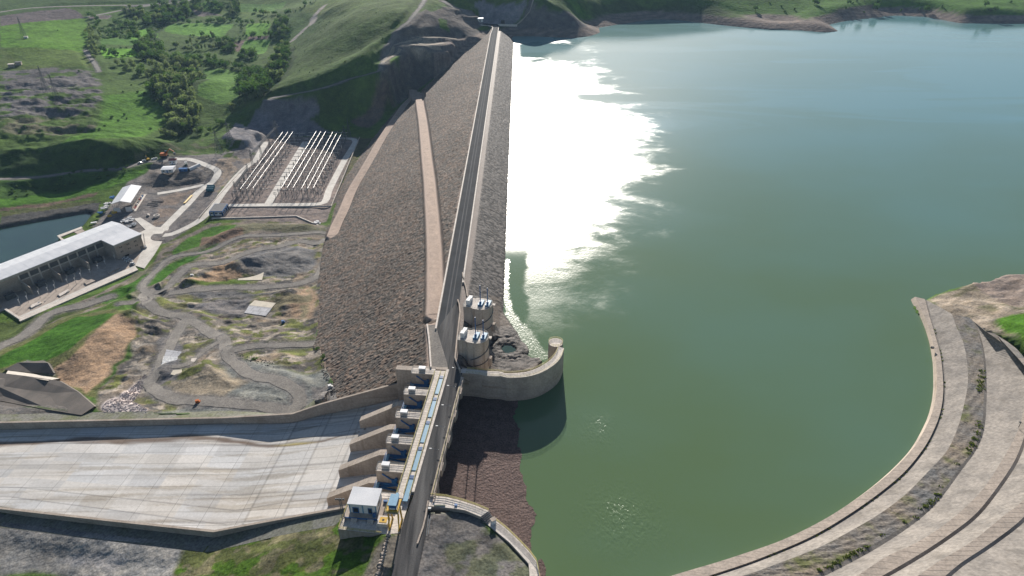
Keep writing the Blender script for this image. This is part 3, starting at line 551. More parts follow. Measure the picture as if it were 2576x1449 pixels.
paint('330,690 440,640 520,600 640,560 820,575 800,585 640,580 560,620 470,660 380,720 330,760', (.12, .12, .08), 3, 1)
paint('432,633 470,598 530,572 600,565 590,578 540,600 480,625 440,645', GRN, 2.5, .6); paint('505,598 560,583 610,572 612,590 560,610 500,622', (.16, .115, .085), 2, .6)
paint('240,748 330,712 420,668 500,632 548,612 540,625 440,680 350,730 270,762', (.045, .11, .018), 2.5, .6)
paint('440,722 520,688 570,660 600,672 612,700 520,712', (.25, .18, .12), 3); paint('455,735 600,728 730,735 640,745 520,748', (.125, .125, .125), 2); paint('480,712 560,708 640,706 620,714 500,720', (.09, .12, .035), 2)
paint('600,640 720,622 800,625 790,680 700,700 600,660', (.135, .135, .135), 4); paint('770,720 790,730 785,800 740,800 730,760', (.27, .20, .14), 4); paint('560,750 640,745 620,795 520,790 480,770', (.145, .14, .14), 4)
paint('690,745 780,725 770,800 700,780', (.19, .17, .11), 4, 1, patch=(14, .1)); paint('700,860 820,850 840,930 720,940', (.105, .12, .045), 5, 1.5, patch=(18, .1))
paint('560,890 840,950 850,1000 730,1035 560,1045 400,1040 560,985', (.165, .175, .165), 5); paint('390,985 560,930 620,960 560,1000 430,1000', (.25, .22, .17), 4)
paint('400,850 460,840 450,960 385,970', (.14, .14, .145), 3)
# green dome, brown scraped face, portal slopes
paint('-20,930 0,880 80,835 150,805 260,778 330,785 340,830 310,880 240,1000 130,960 0,960', (.11, .12, .05), 3)
paint('-20,935 0,900 60,868 150,818 200,795 285,790 240,825 170,880 120,905 60,905 0,930', (.048, .115, .02), 2.5, .6)
paint('285,793 335,800 335,850 300,900 270,950 225,985 165,960 135,925 170,900 240,830', (.30, .215, .145), 3); paint('-20,815 60,800 150,790 260,750 280,735 240,765 150,800 40,850 -20,880', (.06, .075, .035), 3)
paint('40,920 70,905 115,905 135,925 140,945 100,940', (.20, .19, .185), 1.5, .3)
paint('300,998 330,973 350,956 366,963 350,990 335,1012 374,1030 374,1048 256,1050 253,1025 270,1006', (.46, .41, .385), 2, .6)
paint('-30,1000 120,1028 250,1045 240,1056 -30,1062', (.12, .115, .11), 2, .5); paint('-30,935 60,940 150,955 240,1020 210,1045 -30,1000', (.15, .14, .13), 3, .5)
paint('790,970 870,970 900,1000 860,1030 780,1035', (.15, .145, .14), 2, .4)
# lower left
paint('-20,1280 540,1340 480,1449 -20,1449', (.23, .23, .22), 4); paint('-20,1280 500,1340 480,1372 300,1360 -20,1325', (.17, .17, .17), 4); paint('200,1395 330,1400 300,1425 150,1420', (.25, .25, .25), 3)  # darker strip beside the chute wall paints in its shadow
LG = '470,1372 560,1345 870,1280 870,1360 960,1350 985,1449 440,1449'
paint(LG, (.078, .092, .034), 4); paint(LG, (.125, .12, .07), 3, 1.5, .3, patch=(5, -.02, 171)); paint(LG, (.058, .10, .022), 3, 1, .3, patch=(9, -.12, 191))
paint('940,1380 1010,1330 990,1449 920,1449', (.16, .145, .12), 3)
paint(None, (.15, .145, .14), 3, 1, .35, P=A_('1050,1280 1200,1290 1360,1400 1360,1500 1020,1500', 0)); paint(None, (.085, .105, .04), 4, 1.2, .3, P=A_('1130,1290 1240,1310 1345,1420 1345,1480 1150,1480', 0), patch=(9, -.06, 211), mix=.6)
# dry ground at the right edge and the lake drawdown band
paint('2330,760 2400,730 2480,700 2576,680 2700,640 2800,760 2800,900 2500,850 2450,830', (.215, .185, .145), 4); paint('2330,760 2400,730 2480,700 2576,680 2700,640 2800,760 2800,900 2500,850 2450,830', (.12, .115, .075), 3, 1, patch=(9, -.05, 231)); paint('2330,760 2400,730 2480,700 2576,680 2700,640 2800,760 2800,900 2500,850 2450,830', (.30, .26, .21), 3, 1, patch=(7, -.12, 233)); paint('2500,815 2530,800 2600,790 2800,800 2800,900 2600,880', (.07, .155, .02), 3); paint('2540,700 2800,690 2800,760 2560,752', (.10, .14, .04), 4, 1)
I = region(lake, 60); X, Y = GX[I], GY[I]; d = sdist(lake, X, Y); k = (1-fade((GH[I]-(WL+7.5)-2*nA[I])/2.0))*((Y > 560) | (X > 250)); band = .5+.5*np.sin(GH[I]*2.6+nB[I]*2)
GC[I] = GC[I]*(1-k[:, None])+(np.array([.185, .155, .135])*(.75+.45*band[:, None]))*k[:, None]
for (nm, lb, q, wd, mt), P in zip(ROADS, RP):
    if mt is not m_grav and 'switchyard' in lb: continue
    I = region(P, 14); X, Y = GX[I], GY[I]; d = pdist(X, Y, P)+nB[I]*2.2; k = (1-fade((d-wd*.35)/4.2))*.95; GC[I] = GC[I]*(1-k[:, None])+np.array([.155, .15, .145])*(1+.2*nB[I][:, None])*k[:, None]
# the stream bed
st = [gnd(*p) for p in pts('735,103 742,95 760,80 772,68 785,60 790,42 815,15')]; I = region(st, 20); d = pdist(GX[I], GY[I], st)+nB[I]*3; k = 1-fade((d-3)/6); GC[I] = GC[I]*(1-k[:, None])+np.array([.34, .31, .28])*k[:, None]
isg0 = GC[..., 1:2] > GC[..., 0:1]*1.2; GC = np.where(isg0, GC*c_(.86, 1.0, .66), GC); gm = GC.mean(-1, keepdims=True); isg = (GC[..., 1:2] > GC[..., 0:1]*1.25); GC = np.where(isg, GC, GC); GC = np.clip(GC, .01, .8)
# fine surface relief
nx = len(us); ny = len(ys); idx = np.arange(nx*ny).reshape(ny, nx)
q = np.stack([idx[:-1, :-1], idx[:-1, 1:], idx[1:, 1:], idx[1:, :-1]], -1).reshape(-1, 4)
keep = ~((GH.ravel()[q].max(1) < -22) & (GX.ravel()[q[:, 0]] > 0))
q = q[keep]; used = np.zeros(nx*ny, bool); used[q.ravel()] = True; remap = np.cumsum(used)-1
terr = npmesh('ground', np.c_[GX.ravel(), GY.ravel(), GH.ravel()][used], remap[q], m_terr, GC.reshape(-1, 3)[used]); tag(terr, kind='structure')

# road surfaces laid on their beds
for kq, ((nm, lb, q, wd, mt), P) in enumerate(zip(ROADS, RP)):
    lift = .07+.004*kq; P1 = [tuple(p) for p in P]; rows_ = []
    for f in (-1, -.5, 0, .5, 1):
        ww = [f*wd/2*(1+(.0 if mt is m_road or abs(f) < 1 else .13*math.sin(i*.9+f)+.09*math.sin(i*2.3)+.08*math.sin(i*4.7+f*2))) for i in range(len(P))]; o1 = offset(P1, 1.0)
        rows_.append([(p[0]+(x[0]-p[0])*w_, p[1]+(x[1]-p[1])*w_) for p, x, w_ in zip(P1, o1, ww)])
    m = MB()
    rows_ = [[(x, y, float(hz(x, y))+lift+.00012*y) for x, y in r] for r in rows_]; n_ = len(P1)
    m.add([p for r in rows_ for p in r], [(j*n_+i, j*n_+i+1, (j+1)*n_+i+1, (j+1)*n_+i) for j in range(4) for i in range(n_-1)])
    tag(m.build('road', mt, smooth=True), kind='structure')

# ---------------------------------------------------------------- water
wp = [(-8+KX*1050, 1050, WL), (-20, 960, WL), (-24, 400, WL), (-26, 262, WL)]+[L(13, 22, WL), L(13, -49, WL), L(-30, -70, WL), (120, 40, WL), (500, 60, WL), (2600, 400, WL), (2600, 1500, WL), (600, 1500, WL), (0, 1120, WL)]
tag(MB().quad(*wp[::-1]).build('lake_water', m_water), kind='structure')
tag(MB().quad(*A_('-400,560 0,545 225,512 240,525 236,545 215,600 170,680 -400,900', -80)).build('river_water', m_river), kind='structure')

# ---------------------------------------------------------------- the dam
dam = thing('embankment_dam', (-90, 600, -60), 'long rockfill embankment dam with dark boulder slopes between lake and valley', 'dam')
ARMS = ['1043,240 1020,262 1000,290 978,322 960,350 940,385 920,420 905,445 890,470 878,495 868,520 858,542 846,566 836,592', '1054,240 1058,270 1063,300 1069,350 1074,400 1080,450 1084,500 1088,550 1091,600 1093,640 1094,700 1095,750 1094,790']
ARMP = [smooth_path([face(*p) for p in pts(q)], 4) for q in ARMS]
for P in ARMP:
    P[0] = np.array(P[0])
yy = 224*np.exp(np.arange(0, 860)*.00181); xx = np.r_[np.linspace(-175, -38, 330)]
DX = xx[None, :]+KX*yy[:, None]; DY = np.repeat(yy[:, None], len(xx), 1); base = (DX-KX*DY+38)/1.8; flat = np.zeros(DX.shape)
rr, rd = rocks(DX, DY, 1.12, 5); rr2, rd2 = rocks(DX, DY, 2.3, 15)
for P in ARMP:
    d, z = pdist(DX, DY, P, False, [p[2] for p in P]); k = 1-fade((d-3.9)/2.2); base = base*(1-k)+z*k; flat = np.maximum(flat, k)
ap = [face(*p) for p in pts('1030,240 1036,230 1064,229 1066,246 1050,252 1034,250')]; d = pdist(DX, DY, ap, True); d = np.where(inpoly(DX, DY, ap), -1, d); k = 1-fade(d/3); za = np.mean([p[2] for p in ap]); base = base*(1-k)+za*k; flat = np.maximum(flat, k)
joinp = A_('1072,815 1110,812 1128,945 1083,945', 0); k = 1-fade(np.where(inpoly(DX, DY, joinp), 0, pdist(DX, DY, joinp, True))/2); base = base*(1-k)-.25*k; flat = np.maximum(flat, k)
CCm = c_(.78, .735, .69)*(1+.22*fbm(DX/6, DY/60, 3, 39)[..., None])
DZ = base+(rr*.62+.34*rr2*rr-.32)*(1-flat)+.25*fbm(DX/12, DY/12, 3, 7)*(1-flat)
tone = .55+.75*rd[..., None]**1.5; hue = np.where(rd2[..., None] > .62, c_(.215, .165, .135), np.where(rd[..., None] > .45, c_(.175, .152, .135), c_(.125, .118, .112)))
CC = hue*tone*(1+.35*fbm(DX/25, DY/40, 4, 9)[..., None])*(1+.2*fbm(DX/90, DY/120, 2, 29)[..., None]); CC = CC*CCm*(1-flat[..., None])+c_(.36, .275, .225)*flat[..., None]
edge_k = ((1-fade((-(DX-KX*DY)-38)/3.0))*fade(fbm(DX/9, DY/9, 2, 19)*4+.4))[..., None]; CC = CC*(1-edge_k)+c_(.30, .23, .19)*edge_k
dp2 = [(p[0], p[1]) for p in toe]+[(farw[2][0]+SA*1.3, farw[2][1]+1.3), (farw[1][0]+SA*1.3, farw[1][1]+1.0), L(30, 23.2)[:2], L(8, 22.6)[:2], L(7.5, 35)[:2], (-38+KX*262+1.5, 262), (-38+KX*975+1.5, 978)]
dd = np.where(inpoly(DX, DY, dp2), -1, pdist(DX, DY, dp2, True)); tol = np.where(DY < 262, .6, 3.5)
idx = np.arange(DX.size).reshape(DX.shape); q = np.stack([idx[:-1, :-1], idx[:-1, 1:], idx[1:, 1:], idx[1:, :-1]], -1).reshape(-1, 4); q = q[(dd < tol).ravel()[q].all(1)]
npmesh('downstream_slope', np.c_[DX.ravel(), DY.ravel(), DZ.ravel()], q, m_rock, CC.reshape(-1, 3), parent=dam)
# upstream slope, with the rubble bench and its pool beside the intake towers
yy = 226*np.exp(np.arange(0, 690)*.00222); xx = np.linspace(-28.6, 46, 150)
UX = xx[None, :]+KX*yy[:, None]; UY = np.repeat(yy[:, None], len(xx), 1); o_ = UX-KX*UY
base = np.where(o_ < -25, -.15, -.15-(o_+25)/1.42)
bench = A_('1205,775 1258,748 1264,782 1280,806 1300,832 1314,862 1318,880 1338,896 1358,896 1372,908 1345,935 1300,940 1220,945 1170,940 1180,850', -11.6)
sd_ = sdist(bench, UX, UY); k = 1-fade((sd_+1)/5); base = np.maximum(base, (-12.0+.25*fbm(UX/5, UY/5, 3, 3))*k+(-16)*(1-k))
base = np.where(UY < 260, np.minimum(base, -2.0-.55*np.maximum(o_+25, 0)+3.5*(1-fade((o_+25)/3))), base); base = np.maximum(base, np.where(sd_ < -1, -11.7, -99))
pool = A_('1262,872 1270,866 1282,865 1295,873 1299,880 1290,886 1272,887 1263,880', -12); pd_ = sdist(pool, UX, UY); base = np.where(pd_ < 6, np.where(pd_ < 0, -13.2, -12.1+.5*np.exp(-((pd_-3.2)/1.8)**2)*(1+fbm(UX/3, UY/3, 2, 77))), base)
rr, rd = rocks(UX, UY, 1.35, 25); amp = .55*fade((o_+25.5)/2)*np.where(sd_ < -3, .45+.9*(pd_ < 7), 1)
UZ = base+(rr-.4)*amp; CC = np.where(rd[..., None] > .5, c_(.135, .122, .113), c_(.075, .07, .068))*(.6+.7*rd[..., None]); flatc = (1-fade((o_+25.5)/1.5)); CC = CC*(1-flatc[..., None])+c_(.165, .135, .12)*(1+.25*fbm(UX/6, UY/6, 3, 8)[..., None])*flatc[..., None]
kb = ((1-fade((sd_+2)/3))*fade((-pd_+12)*-.2+0)*.8)[..., None]; CC = CC*(1-kb)+c_(.15, .122, .10)*(1+.5*fbm(UX/2, UY/2, 2, 8)[..., None])*kb
wet = (1-fade((UZ-(WL+.1))/.9))[..., None]; CC = CC*(1-.5*wet)
idx = np.arange(UX.size).reshape(UX.shape); q = np.stack([idx[:-1, :-1], idx[:-1, 1:], idx[1:, 1:], idx[1:, :-1]], -1).reshape(-1, 4)
bx = lambda x, y: (y > 983) | (((x > 18) | False) & (y > 330))
q = q[~bx(UX.ravel()[q[:, 0]], UY.ravel()[q[:, 0]]) & (UZ.ravel()[q].max(1) > -17)]
# keep the slope behind the guide wall
bk = [at(x, y, 0) for x, y in ((1150, 942), (1227, 942), (1292, 946), (1325, 943), (1356, 934), (1384, 919), (1402, 903), (1412, 886), (1414, 868))]+[(26, 330), (26, 1100), (-40, 1100), (-40, 235)]
q = q[inpoly(UX.ravel(), UY.ravel(), bk)[q].all(1)]
npmesh('upstream_slope', np.c_[UX.ravel(), UY.ravel(), UZ.ravel()], q, m_rip, CC.reshape(-1, 3), parent=dam)
pw = MB().quad(*[(p[0], p[1], WL+.12) for p in pool]).build('pool_water', m_pool); tag(pw, kind='structure')
core = MB(); core.hexa([(-37.6+KX*262, 262, -3), (-28.3+KX*262, 262, -3), (-28.3+KX*1035, 1035, -3), (-37.6+KX*1035, 1035, -3), (-37.6+KX*262, 262, -.12), (-28.3+KX*262, 262, -.12), (-28.3+KX*1035, 1035, -.12), (-37.6+KX*1035, 1035, -.12)]); core.build('crest_fill', m_grav, dam)
# crest road: curves away at the far end; wheel tracks are polished strips
def line_at(offs, y0, y1, n, z): return [(offs+KX*y, y, z) for y in np.linspace(y0, y1, n)]
bend = A_('1229,66 1222,64.5 1205,62.3 1188,61.6', 0)
crest_l = line_at(-37.4, 262, 955, 20, 0)+smooth_path([(-37.4+KX*955, 955, 0), at(1240.5, 70, 0), at(1233, 66.5, 0), at(1222, 64.2, 0), at(1190, 63.0, 0)], 5)[1:]
crest_r = line_at(-28.9, 262, 955, 20, 0)+smooth_path([(-28.9+KX*955, 955, 0), at(1253.3, 64, 0), at(1247, 60.5, 0), at(1235, 58.8, 0), at(1190, 57.5, 0)], 5)[1:]
n = min(len(crest_l), len(crest_r)); crest_l = crest_l[:n-1]+[crest_l[-1]]; crest_r = crest_r[:n-1]+[crest_r[-1]]
tag(strip([(p[0], p[1], .02) for p in crest_l], [(p[0], p[1], .02) for p in crest_r], 'road', m_asph), kind='structure')
wt = MB()
for c in (-34.3, -32.3):
    P = line_at(c, 262, 985, 30, .03)
    for a, b in zip(P[:-1], P[1:]): wt.quad((a[0]-.3, a[1], .03), (a[0]+.3, a[1], .03), (b[0]+.3, b[1], .03), (b[0]-.3, b[1], .03))
tag(wt.build('road_wheel_tracks', m_wheel), kind='structure')
# asphalt from the crest to the bridge and down to the near bank
ap_ = [(-37.2, 262), (-28.6, 262), at(1165, 692, 0)[:2]]
tag(MB().quad(*[(p[0], p[1], .022) for p in [at(1110, 818, 0), (-37.4+KX*262, 262.2), (-28.9+KX*262, 262.2)][0:0]+[(-37.4+KX*262, 262), L(7.1, 22), L(1.3, 22), at(1149, 902, 0), at(1158.5, 790, 0), (-28.9+KX*290, 290)]]).build('road_junction', m_asphb), kind='structure')
tag(MB().quad(*[(p[0], p[1], .012) for p in (at(1072.5, 818, 0), at(1083, 926, 0), L(7.1, 21.2), (-36.4+KX*262, 262), at(1112, 817, 0))]).build('asphalt_apron', m_grav), kind='structure')
for i, P in enumerate(ARMP):
    Pz = [(p[0], p[1], p[2]+.12) for p in P]; a = [tuple(q) for q in offset(Pz, 2.6)]; b = [tuple(q) for q in offset(Pz, -2.6)]; a = [(p[0]+.35*math.sin(k*1.1)+.25*math.sin(k*2.7), p[1], p[2]) for k, p in enumerate(a)]; b = [(p[0]+.35*math.sin(k*1.4)+.25*math.sin(k*3.1), p[1], p[2]) for k, p in enumerate(b)]; tag(strip(b, a, 'road', m_berm, smooth=True), kind='structure')
tag(MB().quad(*[(p[0], p[1], za+.1) for p in ap]).build('turning_area', m_berm), kind='structure')
PARL = crest_l; wallstrip([(p[0]-.1, p[1], .8) for p in crest_l], .8, -.3, 'crest_parapet', m_deck); tag(bpy.context.scene.objects['crest_parapet'], 'low white parapet on the valley side of the dam crest road', 'parapet wall')
cr2 = [(p[0]+.1, p[1], .85) for p in crest_r if p[1] > 300 and p[0] > -31+KX*p[1]]
cr2 = line_at(-28.7, 304, 1004, 20, .85)
o = wallstrip(cr2[::-1], .8, -1.2, 'crest_parapet', m_deck); tag(o, 'low white parapet on the lake side of the dam crest road', 'parapet wall')
o = wallstrip([(*at(x, y, 0)[:2], .85) for x, y in ((1177, 748), (1174, 728), (1166, 700), (1165, 688))], .5, -6, 'wing_wall', m_pconc); tag(o, 'angled concrete wing wall where the crest widens beside the far intake tower', 'wall')
# near-side kerbs and walls of the junction
o = wallstrip([(*at(x, y, 0)[:2], 1.0) for x, y in ((1160, 937), (1147, 903), (1152, 850), (1159, 790), (1157, 768), (1153, 757))], .6, -4, 'tower_side_wall', m_pconc); tag(o, 'thin concrete wall between the asphalt and the two intake towers', 'wall')
o = wallstrip([(*at(x, y, 0)[:2], .8) for x, y in ((1073, 818), (1078, 860), (1082, 926))], .7, -1, 'junction_kerb', m_deck); tag(o, 'white kerb wall above the boulders left of the asphalt junction', 'kerb wall')
# upstream bench and platform at the far abutment
o = wallstrip([(*at(x, y, 0)[:2], .8) for x, y in ((1253, 62), (1290, 63), (1301, 63))], 1, -2, 'abutment_wall', m_deck); tag(o, 'thin white wall running right from the far end of the crest', 'wall')
sw = [gnd(x, y) for x, y in ((1301, 62), (1318, 48), (1333, 30), (1340, 10), (1343, 0))]; o = wallstrip([(p[0], p[1], p[2]+1) for p in sw], 1.6, lambda p: p[2]-3, 'abutment_stairway', m_pconc); tag(o, 'pale stair line climbing the shaded abutment slope on the right of the crest end', 'stairway')
g = gnd(1208, 54); hut = thing('abutment_hut', g, 'small pale blue hut on the far abutment left of the crest end', 'hut')
MB().box((g[0], g[1], g[2]+2), (8, 7, 4.5)).build('wall', m_white, hut); MB().box((g[0], g[1], g[2]+4.5), (9, 8, .5)).build('roof', m_blue, hut); MB().box((g[0], g[1]-3.55, g[2]+1.5), (1.6, .1, 2.6)).build('door', m_dark, hut)
g = gnd(1265, 57); o = MB().box((g[0], g[1]-.5, 2.4), (5, 2, 4.6)).build('gallery_portal', m_dark); tag(o, 'dark gallery opening at the foot of the shotcrete face', 'portal')

# ---------------------------------------------------------------- spillway bridge and deck
V0, V1 = -48.0, 22.0
br = thing('road_bridge', L(5, -13), 'straight asphalt road bridge over the five spillway gates', 'bridge')
MB().lbox(1.2, 7.1, V0, V1, -1.1, -.02).build('deck_slab', m_pconc, br)
P_ = []
tag(strip([L(7.1, v, .015) for v in (22, 0, -20, -48)]+[at(1012, 1322, .02), at(998, 1380, .02), at(990, 1420, .02), at(984, 1449, .02), at(976, 1520, .02)],
          [L(1.3, v, .015) for v in (22, 0, -20, -48)]+[at(1074, 1330, .02), at(1064, 1380, .02), at(1055, 1420, .02), at(1050, 1449, .02), at(1040, 1520, .02)], 'road', m_asphb), kind='structure')
o = MB().lbox(0, 1.2, V0, 17, -1.6, .75).build('bridge_parapet', m_pconc); tag(o, 'pale concrete parapet on the lake side of the spillway bridge', 'parapet')
for k in range(5):
    pb = MB(); v = 4.5-14*k+7
    pb.lbox(-.5, 0, v-5.2, v-1.2, -2.4, .55); pb.build('bracket', m_pconc, o)
railing([L(.6, V0, .75), L(.6, -20, .75), L(.6, 10, .75)], m_ryel, 'yellow handrail on top of the lake side bridge parapet', .9)
MB().lbox(7.1, 8.2, V0+2, V1, -.8, .35).build('kerb', m_deck, br)
wk = thing('gate_walkway', L(11.5, -13), 'pale grated walkway with blue cover strips beside the bridge road', 'walkway')
MB().lbox(8.2, 12.9, V0-1, V1-1, -.7, .12).build('walkway_slab', m_deck, wk)
for k in range(5):
    v1 = 18.3-14*k-1.0; v0 = v1-11.6
    c = MB().lbox(8.5, 10.2, v0, v1-1.7, .12, .34).build('channel_cover', m_blue, wk)
    s = MB()
    for j in range(4): s.lbox(8.5, 10.2, v1-1.6+j*.42, v1-1.6+j*.42+.26, .12, .5)
    s.build('cover_louvre', m_dblue, wk)
sl_ = MB()
for j in range(48): sl_.lbox(10.5, 12.6, V1-2.5-j*1.4, V1-2.5-j*1.4+.08, .12, .135)
sl_.build('slab_joint', m_pconc, wk)
for r, lb in ((12.85, 'yellow handrail on the gate side edge of the walkway'), (10.35, 'yellow handrail between walkway and blue covers'), (8.3, 'yellow handrail between blue covers and the road kerb')):
    railing([L(r, V0+.3, .12), L(r, -14, .12), L(r, 20, .12)], m_ryel, lb, 1.1, r=.07)
# lamp posts on the lake-side parapet
def lamp():
    t = thing('street_lamp', (0, 0, 0), None, 'street lamp', 'lamp posts along the spillway bridge')
    MB().tube((0, 0, 0), (0, 0, 7.2), .11, 6, .07).build('pole', m_steel, t); MB().tube((0, 0, 7.1), (-2.6, 0, 7.5), .06, 5).build('arm', m_steel, t)
    MB().box((-2.9, 0, 7.5), (.8, .34, .16)).build('lamp_head', m_white, t); return t
l0 = None; words = ['nearest the control house', 'second from the near end', 'at mid bridge', 'fourth from the near end', 'at the far end of the bridge']
for i in range(5):
    v = -33+i*11.6; p = L(.7, v, .7); lb = 'grey lamp post with one arm over the road, '+words[i]
    if l0 is None: l0 = lamp(); l0.location = p; l0.rotation_euler.z = -AZ; l0['label'] = lb
    else: copytree(l0, p, -AZ, lb)

# ---------------------------------------------------------------- piers, gates
def sidewall(P, r0, r1):                             # vertical plate outline (v,z) helper
    pass
def pier(v, name, label, first=False, tail=True):
    t = thing(name, L(18, v), label, 'spillway pier', 'concrete piers between the spillway gates')
    w2 = 1.8
    m = MB().lbox(12.9, 22.9, v-w2, v+w2, -17, 0); m.lbox(1.4, 12.9, v-w2, v+w2, -16, -1.12); m.build('pier_wall', m_wall, t)
    MB().lbox(12.92, 22.9, v-w2-.02, v+w2+.02, -.02, .1).build('deck_top', m_deck, t)
    if tail:
        V = []; prof = [(22.9, -6.4), (26.3, -6.8), (43.3, -16.6)]
        m = MB()
        for (ra, za_), (rb, zb) in zip(prof[:-1], prof[1:]): m.lbox(ra+.0, rb, v-w2+.3, v+w2-.3, -24, za_, zb)
        m.build('sloping_tail', m_wall, t)
    railing([L(13, v+w2-.1, .1), L(22.8, v+w2-.1, .1)], m_gsteel, None, 1.0, parent=t, r=.045); railing([L(22.8, v+w2-.1, .1), L(22.8, v-w2+.1, .1), L(13, v-w2+.1, .1)], m_gsteel, None, 1.0, parent=t, r=.045)
    return t
def cabinet(r, v, label):
    t = thing('control_cabinet', L(r, v, .1), label, 'electrical cabinet', 'white cabinets on the pier decks')
    MB().lbox(r-1.3, r+1.3, v-.8, v+.8, .1, 2.0).build('housing', m_white, t); MB().lbox(r-1.4, r+1.4, v-.9, v+.9, 2.0, 2.15).build('lid', m_roofw, t)
    MB().lbox(r-1.4, r+1.4, v-.84, v-.8, .5, 1.4).build('vent_panel', m_steel, t); return t
PV = [18.3+1.8, 4.5+1.8, -9.5+1.8, -23.6+1.8, -37.5+1.8]
pw_ = ['at the far end against the rock slope', 'second from the rock slope', 'in the middle of the row', 'second from the control house', 'nearest the control house']
pier(PV[0], 'spillway_pier', 'square concrete end pier '+pw_[0], tail=False)
for k in range(1, 5): pier(PV[k], 'spillway_pier', 'concrete pier with sloping downstream tail, '+pw_[k])
for k in range(5): cabinet(19.6 if k else 18.3, PV[k], 'white box cabinet on the pier '+pw_[k])
o = MB().lbox(22.9, 30, 20.2, 23.0, -24, .1).build('abutment_block', m_wall); tag(o, 'tall concrete abutment wall left of the far end pier beside the boulders', 'wall')
o = MB().lbox(8, 22.9, 22.0, 23.6, -6, .05).build('headwall', m_wall); tag(o, 'concrete head wall between boulders and the far end pier', 'wall')
o = MB().lbox(22.9, 43, -49.6, -47.2, -24, -5, -15.5).build('end_pier_tail', m_wall); tag(o, 'sloping concrete wall below the control house at the chute edge', 'wall')
def gate(vn_, vf, label, k):                         # bay between near pier face vn_ and far pier face vf
    t = thing('radial_gate', L(20, (vn_+vf)/2, -8), label, 'radial gate', 'blue radial spillway gates')
    MB().lbox(21.9, 22.9, vn_+.05, vf-.05, -7.2, -5.4).build('cross_beam', m_dblue, t)
    MB().lbox(21.7, 22.95, vn_+.4, vf-.4, -5.4, -5.25).build('beam_top_plate', m_blue, t)
    a = MB()
    for v in (vn_+.9, vf-.9):
        for z0, z1 in ((-7, -4.2), (-7.2, -9.6)): a.tube(L(22, v, z0), L(8.6, v, z1), .38, 4)
        a.tube(L(16, v, -5.6), L(12, v, -9.2), .22, 4)
    a.build('gate_arm', m_dblue, t)
    s = MB(); n = 10
    for i in range(n):
        z0, z1 = -14.6+i*1.1, -14.6+(i+1)*1.1; c = lambda z: 7.0+.035*(z+8)**2
        s.hexa([L(c(z0), vn_+.1, z0), L(c(z0)-.5, vn_+.1, z0), L(c(z0)-.5, vf-.1, z0), L(c(z0), vf-.1, z0), L(c(z1), vn_+.1, z1), L(c(z1)-.5, vn_+.1, z1), L(c(z1)-.5, vf-.1, z1), L(c(z1), vf-.1, z1)])
    s.build('skin_plate', m_dblue, t)
    for v, sg in ((vf-.35, 1), (vn_+.35, -1)):       # hoist cylinder clamped to each pier face
        c = MB().tube(L(20.6, v, -1.0), L(16.4, v, -4.4), .26, 6); c.build('hoist_cylinder', m_dblue, t)
        MB().tube(L(16.4, v, -4.4), L(9.8, v, -10.2), .17, 6).build('hoist_rod', m_dblue, t)
        b = MB().lbox(15.6, 17.4, v-.35, v+.3, -5.6, -3.3); b.lbox(17.0, 22.0, v-.25, v+.3, -6.4, -5.5); b.tube(L(15.7, v-.5, -3.2), L(15.7, v+.3, -3.2), .65, 8); b.build('bracket', m_dblue, t)
    railing([L(23.0, vn_+.1, -5.2), L(23.0, vf-.1, -5.2)], m_dblue, None, 1.2, parent=t, r=.06)
    return t
for k in range(5):
    vf = PV[k]-1.8; vn_ = PV[k]-1.8-10.4
    gate(vn_, vf, 'deep blue radial gate with hoist cylinders in the bay %s' % ['farthest away by the rock slope', 'second from the rock slope', 'at the middle of the spillway', 'second from the control house', 'nearest the control house'][k], k)
for k, lb in enumerate(('between the far end pier and the next pier', 'second from the rock slope', 'at the middle of the row', 'second from the control house', 'beside the control house')):
    v = PV[k]-1.8-10.4; o = railing([L(13, v+.15, .1), L(22.8, v+.15, .1)], m_gsteel, 'grey handrail along the gate bay edge, '+lb, 1.05, r=.05)

# chute floor and walls
rs = [0, 6, 10, 16, 23, 33, 43, 52, 60, 68, 76, 90, 110, 140, 180, 220, 270, 330]
def wv(W, r):                                        # v of a wall at distance r
    a = [(-((p[0]-OX)*CA-(p[1]-OY)*SA), (p[0]-OX)*SA+(p[1]-OY)*CA) for p in W]; return float(np.interp(r, [q[0] for q in a], [q[1] for q in a]))
sp = thing('spillway_chute', L(60, -12, -25), 'wide pale concrete spillway chute with stained floor slabs sloping down to the left', 'spillway')
rg_ = np.linspace(0, 330, 420); fg_ = np.linspace(0, 1, 110)
va = np.array([wv(neaw, r)+.2 for r in rg_]); vb = np.array([wv(farw, r)-.2 for r in rg_]); RR = np.repeat(rg_[:, None], 110, 1); VV = va[:, None]*(1-fg_)+vb[:, None]*fg_; FF = np.repeat(fg_[None, :], 420, 0)
ZZ = floorz(RR); WXc = OX-RR*CA+VV*SA; WYc = OY+RR*SA+VV*CA
ci = np.floor((RR+0*FF)/15); cj = np.floor(FF*9); tone = .87+.19*hsh(ci, cj, 301); hue = hsh(ci, cj, 311)[..., None]
FC = (c_(.59, .555, .51)*(1-hue*.55)+c_(.53, .55, .58)*hue*.55)*tone[..., None]
jl = (np.abs(((FF*9) % 1)-.5) > .475) | (np.abs(((RR/15) % 1)-.5) > .486); FC = FC*np.where(jl, .66, 1)[..., None]
s1 = fbm(RR/38, VV/2.0+RR/60, 5, 321); s2 = fbm(RR/60, VV/3.2, 4, 331); FC = FC*(1+.10*fbm(RR/14, VV/9, 4, 361)[..., None]); FC = FC*(1-.30*fade((s1-.10)*4)[..., None]*c_(.72, .82, .98))*(1-.12*fade((s2-.05)*4)[..., None]*c_(.85, .93, 1))
